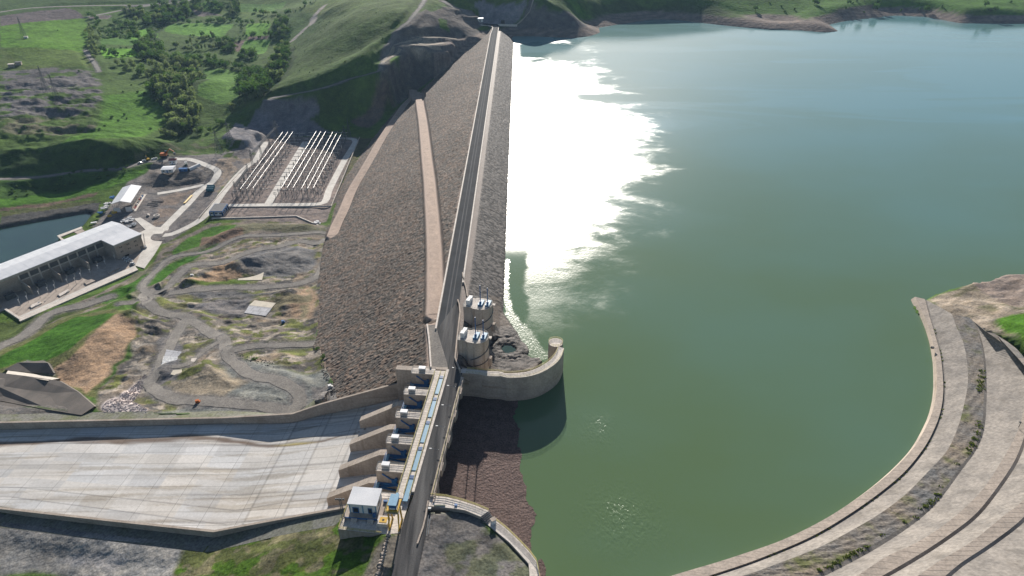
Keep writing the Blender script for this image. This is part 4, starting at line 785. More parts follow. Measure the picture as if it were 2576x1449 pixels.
bandv = 5.5-RR*.012-6*np.exp(-((RR-70)/22)**2); bw_ = np.clip((RR-38)/40, 0, 1)*(1.2+RR*.006); k = fade(1.2-np.abs(VV-bandv+fbm(RR/25, VV/5, 3, 341)*3.5)/np.maximum(bw_, .01)); FC = FC*(1-k[..., None]*.85)+c_(.12, .075, .05)*k[..., None]*.85
k = fade(1-np.hypot((RR-70)/13, (VV+1.5)/1.6))[..., None]*.7; FC = FC*(1-k)+c_(.40, .33, .08)*k
for vv_, w_ in ((13.6, .5), (-.6, .3), (-14.5, .45), (-28.4, .3), (-42, .25)):
    k = fade(1-np.abs(VV-vv_-fbm(RR/20, VV*0, 2, 351)*.8)/(w_+.5))*fade((RR-20)/10)*fade((150-RR)/60)*.55; FC = FC*(1-k[..., None])+c_(.15, .14, .13)*k[..., None]
idx = np.arange(RR.size).reshape(RR.shape); q = np.stack([idx[:-1, :-1], idx[:-1, 1:], idx[1:, 1:], idx[1:, :-1]], -1).reshape(-1, 4)
npmesh('chute_floor', np.c_[WXc.ravel(), WYc.ravel(), ZZ.ravel()], q, m_chute, np.clip(FC, .03, .8).reshape(-1, 3), parent=sp)
def chwall(W, side, name, z_out):
    m = MB(); P = [np.array(p) for p in W]; r_ = lambda p: -((p[0]-OX)*CA-(p[1]-OY)*SA); th = 1.0*side
    nrm = np.array([SA, CA, 0])
    for a, b in zip(P[:-1], P[1:]):
        za, zb = float(floorz(r_(a)))-2, float(floorz(r_(b)))-2; A0, B0 = a+nrm*th, b+nrm*th
        pa = [(a[0], a[1], za), (b[0], b[1], zb), (B0[0], B0[1], zb), (A0[0], A0[1], za), (a[0], a[1], a[2]), (b[0], b[1], b[2]), (B0[0], B0[1], b[2]), (A0[0], A0[1], a[2])]
        if side > 0: pa = [pa[i] for i in (1, 0, 3, 2, 5, 4, 7, 6)]
        m.hexa(pa)
    return m.build(name, m_wallx, sp)
chwall(farw, 1, 'side_wall', 0); chwall(neaw, -1, 'side_wall', 0)
nrm = np.array([SA, CA, 0])
for W, sg, dz0, mt_, nm_ in ((farw[2:], 1, .5, m_fill, 'backfill'), (neaw[1:], -1, None, m_fillg, 'backfill')):
    P = resamp([tuple(p) for p in W], 60); a = []; b = []
    for p in P:
        q0 = np.array(p)+nrm*sg*.9; q1 = np.array(p)+nrm*sg*7.5; dzz = dz0 if dz0 else float(np.interp(p[0], [-240, -110, -80, -55], [2.6, 3, 1.2, .8]))
        q0[2] = p[2]-dzz; q1[2] = float(hz(q1[0], q1[1]))+.03; a.append(tuple(q0)); b.append(tuple(q1))
    tag(strip(a, b, nm_, mt_) if sg < 0 else strip(b, a, nm_, mt_), kind='structure')

# ---------------------------------------------------------------- control house deck
zD = -.9
dk = thing('control_deck', L(22, -56, zD), 'concrete platform carrying the control house at the near end of the spillway', 'platform')
dp = [L(8.2, -47.2), L(8.2, -62.5), L(13.5, -63.4), L(28.6, -62.8), L(28.8, -47.2)]
MB().prism([(p[0], p[1]) for p in dp], -9, zD).build('platform_base', m_wall, dk)
MB().prism([(p[0], p[1]) for p in [L(8.25, -47.3), L(8.25, -62.4), L(13.5, -63.3), L(28.5, -62.7), L(28.7, -47.3)]], zD, zD+.06).build('paving', m_deck, dk)
MB().lbox(12.9, 22.9, -51.2, -47.1, -6, .1).build('upper_deck', m_deck, dk)
MB().lbox(15.4, 27.6, -58.6, -49.5, zD, .25).build('plinth', m_pconc, dk)
MB().lbox(15.4, 27.6, -58.75, -58.6, -.3, .3).build('blue_edge_band', m_dblue, dk)
for r in (18.8, 24.3):
    s = MB()
    for j in range(4): s.lbox(r-1, r+1, -59.9+j*.3, -58.76, zD+.06, zD+.3+j*.24)
    s.build('steps', m_deck, dk)
ch = thing('control_house', L(22, -53.5, .25), 'white control house with pale blue corner posts on the near platform', 'building')
H0, H1, HV0, HV1 = 17.2, 26.4, -56.6, -50.2
MB().lbox(H0, H1, HV0, HV1, .25, 4.3).build('wall', m_white, ch)
m = MB(); vm = (HV0+HV1)/2
m.hexa([L(H1+.35, HV0-.35, 4.3), L(H0-.35, HV0-.35, 4.3), L(H0-.35, HV1+.35, 4.3), L(H1+.35, HV1+.35, 4.3), L(H1+.35, HV0-.35, 4.65), L(H0-.35, HV0-.35, 4.65), L(H0-.35, HV1+.35, 5.05), L(H1+.35, HV1+.35, 5.05)]); m.build('roof', m_roofw, ch)
for r in (H0+.2, (H0+H1)/2, H1-.2): MB().lbox(r-.22, r+.22, HV0-.06, HV0, .25, 4.28).build('corner_post', m_blue, ch)
for r, wd_, cl in ((24.2, 1.1, m_dblue), (19.4, .7, m_dark)):
    d_ = MB().lbox(r-wd_, r+wd_, HV0-.09, HV0-.02, .3, 2.9).build('door', m_dblue, ch); MB().lbox(r-wd_*.7, r+wd_*.7, HV0-.12, HV0-.09, .7, 2.5).build('door_pane', m_glass, d_)
MB().lbox(H0-.06, H0, -54.4, -52.6, 1.6, 2.9).build('window', m_glass, ch)
o = MB().lbox(17.3, 18.3, -58.0, -57.0, .25, 1.4).build('blue_cabinet', m_dblue); tag(o, 'small dark blue cabinet at the right front corner of the control house', 'cabinet')
t = thing('pump_pit', L(14.6, -58.8, zD), 'concrete block with a yellow hatch on top beside the gantry crane', 'concrete block')
MB().lbox(12.7, 16.4, -60.6, -57.2, zD+.06, .6).build('block', m_deck, t); MB().lbox(13.2, 15.7, -60.0, -57.8, .6, .68).build('yellow_hatch', m_yel, t); MB().lbox(14.1, 14.8, -59.3, -58.6, .68, .72).build('hatch_hole', m_dark, t)
o = MB().lbox(11.8, 16.4, -51.6, -50.9, .1, .9).build('pipe_cover', m_dblue); tag(o, 'long low blue cover between the control house and the crane', 'cover')
railing([L(28.5, -47.5, zD), L(28.4, -62.6, zD), L(14, -63.2, zD)], m_ryel, 'yellow handrail around the outer edge of the control platform', 1.1, r=.06)
# lattice lighting mast, lying close to the house
def lattice(m, p, q, w0, w1, n, r=.06):
    p, q = Vector(p), Vector(q); d = (q-p).normalized(); u = Vector((1, 0, 0)) if abs(d.x) < .9 else Vector((0, 1, 0)); u = (u-d*u.dot(d)).normalized(); v = d.cross(u)
    def ring(i): f = i/n; c = p.lerp(q, f); ww = (w0*(1-f)+w1*f)/2; return [c+u*a*ww+v*b*ww for a, b in ((-1, -1), (1, -1), (1, 1), (-1, 1))]
    prev = ring(0)
    for i in range(1, n+1):
        cur = ring(i)
        for k in range(4): m.tube(prev[k], cur[k], r, 4); m.tube(prev[k], cur[(k+1) % 4], r*.7, 3); m.tube(cur[k], cur[(k+1) % 4], r*.6, 3)
        prev = cur
    return m
t = thing('lighting_mast', L(27.6, -54.5, zD), 'thin grey lattice mast with floodlights at the left edge of the control platform', 'mast')
b_ = L(27.6, -59.5, zD); lattice(MB(), b_, (b_[0], b_[1], zD+10.5), 1.0, .5, 10, .05).build('lattice_tower', m_gsteel, t)
m = MB(); m.tube((b_[0]-1.4, b_[1], zD+10), (b_[0]+1.4, b_[1], zD+10), .07, 4)
for a in (-1.3, -.6, .2, 1.1): m.box((b_[0]+a, b_[1], zD+10.4), (.5, .4, .6))
m.build('floodlight', m_gsteel, t)
# gantry crane
gc = thing('gantry_crane', L(10.3, -59.2, zD), 'yellow gantry crane with a blue roofed trolley at the near end of the walkway', 'crane')
zt = 7.3
for r, lx in ((11.9, .0), (8.7, .0)):
    for v, s in ((-61.4, 1), (-57.2, -1)):
        lg = MB(); a = L(r, v, zD+.5); b = L(r, v+s*.75, zt); lg.tube(a, b, .24, 4); lg.tube(L(r, v+s*.3, zD+.5), L(r, v+s*1.9, zt), .12, 4); lg.build('leg', m_yel, gc)
    MB().lbox(r-.25, r+.25, -61.9, -56.8, zD+.1, zD+.65).build('end_carriage', m_yel, gc); MB().lbox(r-.08, r+.08, -64.5, -46, zD+.06, zD+.14).build('crane_rail', m_gsteel, None) if False else None
    for v in (-61.3, -57.4): MB().tube(L(r-.3, v, zD+.4), L(r+.3, v, zD+.4), .3, 10).build('wheel', m_gsteel, gc)
for r in (11.9, 8.7): MB().lbox(r-.3, r+.3, -61.3, -56.2, zt, zt+.7).build('girder', m_yel, gc)
for v in (-60.8, -56.6): MB().lbox(8.7, 11.9, v-.25, v+.25, zt+.05, zt+.6).build('cross_girder', m_yel, gc)
MB().lbox(8.2, 12.6, -61.8, -60.9, zt-.1, zt+.05).build('service_platform', m_steel, gc)
tr = MB().lbox(9.1, 11.5, -60.7, -56.4, zt+.75, zt+2.6).build('trolley_house', m_dblue, gc); MB().lbox(8.9, 11.7, -60.9, -56.2, zt+2.6, zt+2.8).build('trolley_roof', m_blue, tr)
MB().lbox(9.5, 11.2, -60.9, -60.7, zt+.8, zt+1.4).build('trolley_door', m_white, tr)
MB().lbox(9.6, 10.4, -55.4, -54.8, zt+.7, zt+1.9).build('motor_box', m_blue, gc)
railing([L(8.3, -61.7, zt), L(12.5, -61.7, zt), L(12.5, -56.5, zt)], m_ryel, None, 1.0, parent=gc, r=.05)
# stuff by the road
for (x, y), lb in (((1212*0+1081, 1282), 'small grey valve box at the near end of the bridge by the walkway'),):
    p = at(x, y, .1); o = MB().box((p[0], p[1], .5), (1, .8, .9)).build('valve_box', m_steel); tag(o, lb, 'box')
o = MB().path([at(1083, 1300, .5), at(1077, 1345, .4)], .07, 5); o.path([at(1078, 1296, .5), at(1072, 1348, .4)], .07, 5); o = o.build('steel_ladder', m_steel); tag(o, 'steel ladder frame lying beside the near bank road', 'ladder')
o = wallstrip([(*at(x, y, 0)[:2], .55) for x, y in ((1052, 1370), (1058, 1352), (1066, 1330), (1073, 1300), (1079, 1262))], .5, -1, 'road_kerb', m_pconc); tag(o, 'rough pale kerb at the right edge of the near bank road', 'kerb')
# rough stones along the left edge of the near road
for i in range(14):
    p = at(948+i*2.2+random.uniform(-1, 1), 1449-i*8.0, 0); g = float(hz(p[0], p[1])); s = random.uniform(.5, 1.0); m = MB(); n = 7
    vs = [(p[0]+s*math.cos(a)*random.uniform(.7, 1.3), p[1]+s*.8*math.sin(a)*random.uniform(.7, 1.3), g) for a in [2*math.pi*j/n for j in range(n)]]
    m.add(vs+[(p[0]+(v[0]-p[0])*.6, p[1]+(v[1]-p[1])*.6, g+s*random.uniform(.4, .7)) for v in vs], [tuple(range(n, 2*n))]+[(j, (j+1) % n, n+(j+1) % n, n+j) for j in range(n)])
    o = m.build('boulder', m_pconc); tag(o, 'pale boulder in the row left of the near bank road', 'boulder', 'boulders left of the near road')

# ---------------------------------------------------------------- guide walls
fr = [(1156, 937.7), (1200, 941), (1227, 946), (1260.5, 947), (1271.6, 950.6), (1292, 950.6), (1325, 947.9), (1356.8, 939.5), (1384.6, 924.7), (1403, 909.9), (1414, 893), (1418.9, 876.5)]
bkk = [(1160, 929), (1200, 931), (1227, 934), (1258, 935), (1270, 939), (1292, 939), (1325, 935.5), (1352, 926), (1377, 911.5), (1392, 898), (1401, 884), (1405, 872)]
fw = [at(x, y, 0) for x, y in fr]; bw = [at(x, y, 0) for x, y in bkk]
gwt = thing('guide_wall', at(1330, 940, -6), 'curved pinkish concrete guide wall reaching into the lake with a rounded tip', 'guide wall')
m_gw = mat('guide_wall_concrete', (.46, .385, .32), (.34, .285, .24), .12, .9, fine=.15, fscale=1.2, streak=((.02, .02, .55), 0, .75, (.62, .56, .5)))
def solid(Fp, Bp, zt_, zb, name, mt, parent):
    m = MB()
    for i in range(len(Fp)-1):
        a, b, c, d = Fp[i], Fp[i+1], Bp[i+1], Bp[i]
        m.hexa([(a[0], a[1], zb), (b[0], b[1], zb), (c[0], c[1], zb), (d[0], d[1], zb), (a[0], a[1], zt_), (b[0], b[1], zt_), (c[0], c[1], zt_), (d[0], d[1], zt_)])
    return m.build(name, mt, parent)
fs = smooth_path(fw, 3); bs = [np.array([np.interp(i, np.linspace(0, 1, len(bw)), [b[k] for b in bw]) for k in range(3)]) for i in [0]]
fs = resamp(smooth_path(fw, 2), 40); bs = resamp(smooth_path(bw, 2), 40)
solid(fs, bs, 0, -16, 'wall_body', m_gw, gwt)
solid([(p[0], p[1], 0) for p in fs], [(p[0], p[1], 0) for p in bs], .1, 0.0, 'walkway_top', m_deck, gwt)
cx, cy, _ = at(1398, 862, 0); tip = [(cx+3.3*math.cos(a), cy+3.3*math.sin(a)) for a in [2*math.pi*i/28 for i in range(28)]]
MB().prism(tip, -16, -.002).build('rounded_tip', m_gw, gwt); MB().prism(tip, 0, .12).build('tip_deck', m_deck, gwt)
railing([(p[0], p[1], .1) for p in bs[2::2]], m_ryel, 'yellow handrail on the inner edge of the curved guide wall', 1.1, r=.055)
railing([(p[0], p[1], .1) for p in fs[2::2]], m_ryel, 'yellow handrail on the lake edge of the curved guide wall', 1.1, r=.04)
railing([(cx+3.2*math.cos(a), cy+3.2*math.sin(a), .12) for a in [math.pi*(1.15-1.9*i/16) for i in range(17)]], m_ryel, 'yellow ring handrail round the rounded tip of the guide wall', 1.1, r=.055)
p = L(-1.5, 10, 0); 
# near guide wall
NO = pts('1083.6,1246.8 1122.3,1250.3 1157.5,1259 1196,1271.4 1229.6,1285.5 1241.9,1299.5 1273.6,1324 1305,1354 1331.6,1382 1349,1405 1354.5,1428 1358,1449 1361,1480')
NI = pts('1078,1273 1120,1277 1150,1280.5 1169.8,1283.7 1209,1300 1226,1313.6 1252.5,1334.7 1280.6,1357.6 1305,1384 1329.9,1412 1331.5,1430 1332.5,1449 1335,1480')
no = [at(x, y, 0) for x, y in NO]; ni = [at(x, y, 0) for x, y in NI]
nw = thing('near_guide_wall', at(1200, 1285, -3), 'white topped guide wall curving from the bridge to the bottom edge of the photo', 'guide wall')
solid(no[:5], ni[:5], 0, -16, 'wall_body', m_gw, nw); solid(no[5:], ni[5:], -1.2, -16, 'wall_body', m_gw, nw); solid(no[4:6], ni[4:6], -1.2, -16, 'wall_body', m_gw, nw)
solid(no[:5], ni[:5], .08, 0.002, 'walkway_top', m_deck, nw); solid(no[5:], ni[5:], -1.1, -1.198, 'walkway_top', m_deck, nw)
s = MB()
for j in range(5):
    f0, f1 = j/5, (j+1)/5; a0, a1 = Vector(no[4]).lerp(Vector(no[5]), f0), Vector(no[4]).lerp(Vector(no[5]), f1); b0, b1 = Vector(ni[4]).lerp(Vector(ni[5]), f0), Vector(ni[4]).lerp(Vector(ni[5]), f1); z = -.22*j-.1
    s.hexa([(a0.x, a0.y, -1.19), (a1.x, a1.y, -1.19), (b1.x, b1.y, -1.19), (b0.x, b0.y, -1.19), (a0.x, a0.y, z), (a1.x, a1.y, z), (b1.x, b1.y, z), (b0.x, b0.y, z)])
s.build('steps', m_groof, nw)
railing([(p[0], p[1], .08) for p in no[:5]], m_ryel, 'yellow handrail on the upper part of the near guide wall', 1.1, r=.07)
railing([(p[0], p[1], -1.1) for p in no[5:]], m_ryel, 'yellow handrail on the lower part of the near guide wall', 1.1, r=.07)
p = at(1241, 1316, -1.1); t = thing('kiosk', p, 'small brown topped kiosk below the steps of the near guide wall', 'kiosk')
MB().box((p[0], p[1], p[2]+.9), (1.5, 1.2, 1.8), .5).build('housing', m_white, t); MB().box((p[0], p[1], p[2]+1.9), (1.8, 1.5, .2), .5).build('roof', m_pconc, t)
p = at(1106, 1272, .1); o = MB().box((p[0], p[1], .15), (3.8, .5, .3), 0).build('hatch', m_green); tag(o, 'long dark hatch on the near guide wall next to the bridge', 'hatch')
p = at(1147, 1271, .1); o = MB().box((p[0], p[1], .25), (1, .8, .4), 0).build('hatch', m_dblue); tag(o, 'square blue hatch on the near guide wall', 'hatch')

# ---------------------------------------------------------------- intake towers
def tower(px, label, zt_=7.8, rz=-R_(14)):
    cxy = px; t = thing('intake_tower', (cxy[0], cxy[1], zt_), label, 'intake tower', 'twin intake towers', 0)
    cs, sn = math.cos(rz), math.sin(rz); W = lambda x, y, z: (cxy[0]+x*cs-y*sn, cxy[1]+x*sn+y*cs, zt_+z)
    R1 = 5.0; arc = [(R1*math.cos(a), R1*math.sin(a)) for a in [math.pi*(-.5+i/26) for i in range(27)]]
    out = [(-7.9, -4.1), (-4.2, -4.1)]+[(-3.2, -4.9)]+arc[0:]+[(-3.2, 4.9), (-4.2, 4.1), (-7.9, 4.1)]
    w_ = [W(x, y, 0) for x, y in out]
    MB().prism([(p[0], p[1]) for p in w_], -17, zt_).build('shaft', m_wallt, t, smooth=False)
    MB().prism([(p[0], p[1]) for p in w_], zt_+.002, zt_+.12).build('deck', m_deck, t)
    ring = [W(x, y, .12) for x, y in out]
    railing(ring[2:]+[], m_gsteel, None, 1.1, parent=t, r=.04, step=99); railing([ring[-1], ring[0], ring[2]], m_gsteel, None, 1.1, parent=t, r=.04)
    for i, (x, y) in enumerate(((-.4, .2), (3.0, .6))):
        c = MB(); h = [W(x-1.05, y-2.5, .2), W(x+1.05, y-2.5, .2), W(x+1.05, y+2.2, .2), W(x-1.05, y+2.2, .2)]; c.hexa(h+[(p[0], p[1], p[2]+.8) for p in h]); cv = c.build('hoist_cover', m_blue, t)
        c = MB(); h = [W(x-.5, y-2.6, .1), W(x+1.0, y-2.6, .1), W(x+1.0, y-2.55, .1), W(x-.5, y-2.55, .1)]; c.hexa(h+[(p[0], p[1], p[2]+.6) for p in h]); c.build('cover_louvre', m_dblue, cv)
        MB().tube(W(x-.2, y-.6, 0), W(x-.2, y-.6, 10.5-i*1.2), .24, 8, .2).build('hoist_mast', m_dblue, t)
        MB().box(W(x-.2, y-.6, 1.3), (.9, .9, 1.2), rz).build('mast_base', m_dblue, t)
    # black cable band spiralling down the shaft and a rust-stained ledge
    b = MB(); n = 26
    for i in range(n):
        a0, a1 = math.pi*(.25-.95*i/n), math.pi*(.25-.95*(i+1)/n); z0, z1 = -2.0-8.0*i/n, -2.0-8.0*(i+1)/n
        b.tube(W(R1*1.03*math.cos(a0), R1*1.03*math.sin(a0), z0), W(R1*1.03*math.cos(a1), R1*1.03*math.sin(a1), z1), .24, 4)
    b.build('spiral_pipe', m_gsteel, t)
    b = MB(); n = 20
    for i in range(n):
        a0, a1 = math.pi*(.1-.6*i/n), math.pi*(.1-.6*(i+1)/n); z0, z1 = -9.6-2.6*i/n, -9.6-2.6*(i+1)/n
        b.tube(W(R1*1.03*math.cos(a0), R1*1.03*math.sin(a0), z0), W(R1*1.03*math.cos(a1), R1*1.03*math.sin(a1), z1), .2, 4)
    b.build('spiral_pipe', m_gsteel, t)
    c = MB(); h = [W(4.6, .2, -.4), W(6.2, .2, -.4), W(6.2, 1.9, -.4), W(4.6, 1.9, -.4)]; c.hexa(h+[(p[0], p[1], p[2]+.5) for p in h]); c.build('outrigger', m_deck, t)
    c = MB(); h = [W(4.6, -1.2, -14), W(6.4, -1.2, -14), W(6.4, .9, -14), W(4.6, .9, -14)]; c.hexa(h+[(p[0], p[1], p[2]+4.2) for p in h]); c.build('buttress', m_pconc, t)
    return t, W
m_wallt = mat('tower_concrete', (.46, .40, .345), (.36, .31, .265), .15, .9, fine=.14, fscale=1.5, streak=((.7, .7, .04), 0, .8, (.55, .5, .46)))
tn, Wn = tower((-15.2, 245.0), 'round fronted concrete intake tower with two blue masts, nearer the bridge')
tf, Wf = tower((-14.2, 271.8), 'round fronted concrete intake tower with two blue masts, farther from the bridge')
for W_, nm_ in ((Wn, 'nearer'), (Wf, 'farther')):
    for y, hh_, s in ((2.0, 1.9, 'back'), (-1.3, 2.5, 'front')):
        m = MB(); h = [W_(-7.0, y-1.2, .13), W_(-5.3, y-1.2, .13), W_(-5.3, y+1.1, .13), W_(-7.0, y+1.1, .13)]; m.hexa(h+[(p[0], p[1], p[2]+hh_) for p in h]); o = m.build('control_cabinet', m_white); tag(o, 'white %s cabinet on the %s intake tower' % (s, nm_), 'electrical cabinet')
# access wall at the tower foot
o = MB().prism([(p[0], p[1]) for p in (at(1160, 937, 0), at(1227, 945, 0), at(1227, 932, 0), at(1163, 925, 0))], -10, .04).build('tower_landing', m_pconc); tag(o, 'concrete landing joining the bridge end to the curved guide wall', 'landing')

# floating debris held in the forebay by the bridge
tri = pts('1301.7,990 1302,1050 1303,1110 1306,1135 1309,1159 1312,1202 1318,1226 1324.6,1250.7 1330,1263 1336.9,1275 1344,1283 1352,1293.5 1356,1302 1358,1311.8 1352,1322 1346,1330 1347,1344 1344.5,1357.6 1338.4,1380.6')
E_ = [at(p[0], p[1], WL+.08) for p in tri]; Pd = resamp(E_, 220); _n = fbm(np.arange(220)/17., np.zeros(220), 5, 71)*3.0; _m = fbm(np.arange(220)/5., np.zeros(220), 3, 72)*.9; Pd = [(p[0]+float(_n[i])*min(1, i/25), p[1]+float(_m[i]), p[2]) for i, p in enumerate(Pd)]
dm = [(L(5, 21)[0], L(5, 21)[1], WL+.08), (L(0, 21)[0], L(0, 21)[1], WL+.08), (*at(1230, 1000, WL)[:2], WL+.08), (*at(1270, 1000, WL)[:2], WL+.08)]+Pd+[(no[i][0], no[i][1], WL+.08) for i in (9, 8, 7, 6, 5, 4, 3, 2, 1, 0)]+[L(0, -48, WL+.08), L(5, -48, WL+.08)]
o = MB().quad(*dm[::-1]).build('floating_debris', m_debris); tag(o, 'brown mat of floating driftwood and debris between the bridge and the two guide walls', 'floating debris', kind='stuff')
E_2 = A_('1353,1410 1362,1405 1368,1415 1374,1432 1372,1449 1360,1460', WL+.06); o = MB().quad(*E_2[::-1]).build('floating_debris', m_debris); tag(o, 'small brown patch of floating debris at the bottom edge by the guide wall', 'floating debris', kind='stuff')

# ---------------------------------------------------------------- right bank terraces: surfaces lofted between measured lines
def Lz(s, z): return resamp(smooth_path([at(p[0], p[1], z) for p in pts(s)], 4), 90)
T0 = Lz('2289,755 2294.7,767.5 2313.5,799.7 2332,848 2343,901.8 2345.7,939 2344.6,993 2335,1041 2319,1079 2292,1127 2254.4,1170 2200.7,1218.6 2136,1267 2061,1315 1985.9,1353 1921.4,1379.8 1851.6,1402 1771,1427 1717,1442 1620,1470 1500,1502', WL-.5)
T0b = [(a[0], a[1], a[2]) for a in T0]
T1 = Lz('2326,752 2329.6,762 2338,794 2351,837 2364.5,885.6 2371.5,939 2372.6,993 2364.5,1041 2348,1084 2324,1127 2281,1181 2233,1224 2168.5,1272 2093,1320.7 2028.8,1355.6 1953.6,1387.8 1878,1417 1808.6,1440 1740,1462 1600,1500', -9.2)
T05 = [tuple(a[k]*.5+b[k]*.5 for k in range(2))+(-10.1,) for a, b in zip(T0, T1)]
T0s = [tuple(a[k]*.72+b[k]*.28 for k in range(2))+(-10.0,) for a, b in zip(T0, T1)]
T2 = [(p[0]+.9, p[1]-.3, -9.6) for p in T1]; T2i = [(p[0], p[1], -9.75) for p in T1]
T3 = Lz('2395,790 2407.5,826.6 2421,853.4 2431.6,901.8 2434.9,960.8 2426,1014.5 2410,1073.6 2383,1132.7 2335,1186 2276,1245.5 2211,1293.8 2147,1331.4 2066.4,1374.4 1959,1417 1873,1447 1760,1480', -4.8)
T4 = Lz('2440,800 2458.5,832 2472,885.6 2475.7,939.4 2474.6,1003.8 2469,1079 2447.8,1132.7 2410,1181 2351,1261.6 2286.6,1315 2200.7,1368 2140,1402 2060,1444 1980,1480', -4.4)
T4c = Lz('2462,820 2476,860 2486,912.5 2489,960 2491,1014.5 2480,1100.5 2437,1175.7 2367,1267 2308,1326 2216.8,1390.5 2104,1449 2040,1482', -4.9)
T4b = [tuple(a[k]*.55+b[k]*.45 for k in range(3)) for a, b in zip(T4, T4c)]
T5 = Lz('2480,834 2530,870 2571,928.6 2578,990 2572,1046.8 2555,1095 2523,1154 2469,1234.8 2388.7,1310 2308,1363.7 2227.5,1401 2163,1444 2100,1478', 2.0)
T6 = Lz('2500,838 2552,874 2592,932 2600,1000 2590,1060 2576,1100 2555,1154 2517.6,1213 2458.5,1288.5 2399,1336.8 2319,1390.5 2227.5,1444 2160,1480', 2.6)
T6b = [(p[0]+.9, p[1]-.5, 2.15) for p in T6]
T7 = Lz('2560,900 2640,1000 2650,1090 2620,1190 2576,1256 2523,1299 2442.4,1363.7 2361.8,1412 2308,1449 2260,1480', 8)
T8 = Lz('2580,900 2665,1000 2680,1100 2640,1210 2580,1296 2496,1363.7 2415.5,1417 2378,1449 2330,1482', 8.5)
T8b = [(p[0]+.9, p[1]-.5, 8.1) for p in T8]
T9 = Lz('2620,900 2760,1000 2800,1150 2780,1280 2720,1380 2600,1470 2560,1500', 15)
m_strip = mat('kerb_slab_concrete', (.33, .28, .238), (.25, .215, .185), .2, .9, fine=.2, fscale=1.2)
tb = thing('terrace_wall', at(2350, 1000, -8), 'curved low concrete wall and slabs along the water on the right bank', 'retaining wall')
T0k = [(a[0], a[1], -10.0) for a in T0]
strip(T0b, T0s, 'wall_face', m_gw, tb); strip(T0s, T1, 'coping_slab', m_strip, tb); strip(T1, T2i, 'inner_face', m_wallx, tb)
jm = MB()
for i in range(0, 89):
    if i % 2 == 0:
        a, b = Vector(T0s[i]), Vector(T1[i]); jm.tube(a+Vector((0, 0, .0)), b+Vector((0, 0, .0)), .035, 3)
jm.build('slab_joint', m_groof, tb)
t1_ = thing('concrete_slope', at(2400, 950, -6), 'lowest concrete lined slope curving above the waterside wall', 'lined slope'); strip(T2i, T2, 'gutter', m_grav, t1_); strip(T2, T3, 'lining', m_gconc, t1_)
m_trk = mat('bench_track_soil', (.21, .17, .13), (.13, .13, .13), .07, .95, fine=.35, fscale=1.2, bump=.3, bscale=1, streak=((.14, .14, .14), 0, .85, (.42, .62, .22)))
MIDa = resamp(T3, 90); MIDb = resamp(T4, 90); rows = [[tuple(a[k]*(1-f)+b[k]*f+((0, 0, .12*math.sin(i*1.3+f*9)+.07*math.sin(i*3.1+f*17))[k] if 0 < f < 1 else 0) for k in range(3)) for i, (a, b) in enumerate(zip(MIDa, MIDb))] for f in (0, .2, .4, .6, .8, 1)]
m = MB(); b_ = 0
for ra, rb in zip(rows[:-1], rows[1:]):
    for i in range(89): m.quad(ra[i], rb[i], rb[i+1], ra[i+1])
tag(m.build('dirt_track', m_trk, smooth=False), kind='structure')
t2_ = thing('concrete_slope', at(2520, 1000, 0), 'wide middle concrete lined slope above the dirt bench track', 'lined slope'); strip(T4, T4b, 'gutter', m_grav, t2_); strip(T4b, T5, 'lining', m_gconc, t2_)
strip(T5, T6, 'coping_slab', m_strip, t2_); strip(T6, T6b, 'inner_face', m_wallx, t2_)
t3_ = thing('concrete_slope', at(2560, 1250, 6), 'upper concrete lined slope in the bottom right corner', 'lined slope'); strip(T6b, T7, 'lining', m_gconc, t3_); strip(T7, T8, 'coping_slab', m_strip, t3_); strip(T8, T8b, 'inner_face', m_wallx, t3_)
t4_ = thing('concrete_slope', at(2570, 1420, 11), 'topmost concrete lined slope cut by the bottom right corner of the photo', 'lined slope'); strip(T8b, T9, 'lining', m_gconc, t4_)
for A1, A2, par in ((T5, T6, t2_), (T7, T8, t3_)):
    jm = MB()
    for i in range(0, 90, 2): jm.tube(Vector(A1[i])+Vector((0, 0, .02)), Vector(A2[i]), .04, 3)
    jm.build('slab_joint', m_pconc, par)
def tuft(x, y, z, s, m, n=40):
    for _ in range(n):
        a = random.uniform(0, 6.28); r = s*math.sqrt(random.random()); px, py = x+r*math.cos(a), y+r*math.sin(a)*.6; h = random.uniform(.2, .7); b = random.uniform(0, 6.28); w_ = random.uniform(.15, .4)
        m.add([(px-w_*math.cos(b), py-w_*math.sin(b), z-.1), (px+w_*math.cos(b), py+w_*math.sin(b), z-.1), (px+.1, py+.1, z+h)], [(0, 1, 2)])
m = MB()
for i in range(10, 88):
    for k in range(3):
        p = T4[i]; f = random.random(); q = T4[min(i+1, 89)]
        if math.sin(i*.35)+math.sin(i*1.1)*.6+random.uniform(-.6, .6) > .2: tuft(p[0]+(q[0]-p[0])*f-random.uniform(.2, 2.4), p[1]+(q[1]-p[1])*f, p[2], 1.0, m, 12)
    if math.sin(i*.8)+random.uniform(-.5, .5) > .3: p = T2[i]; tuft(p[0]-.4, p[1], p[2], .7, m, 8)
tag(m.build('weeds', m_weed), 'green weeds growing along the gutters of the terraces', 'weeds', kind='stuff')

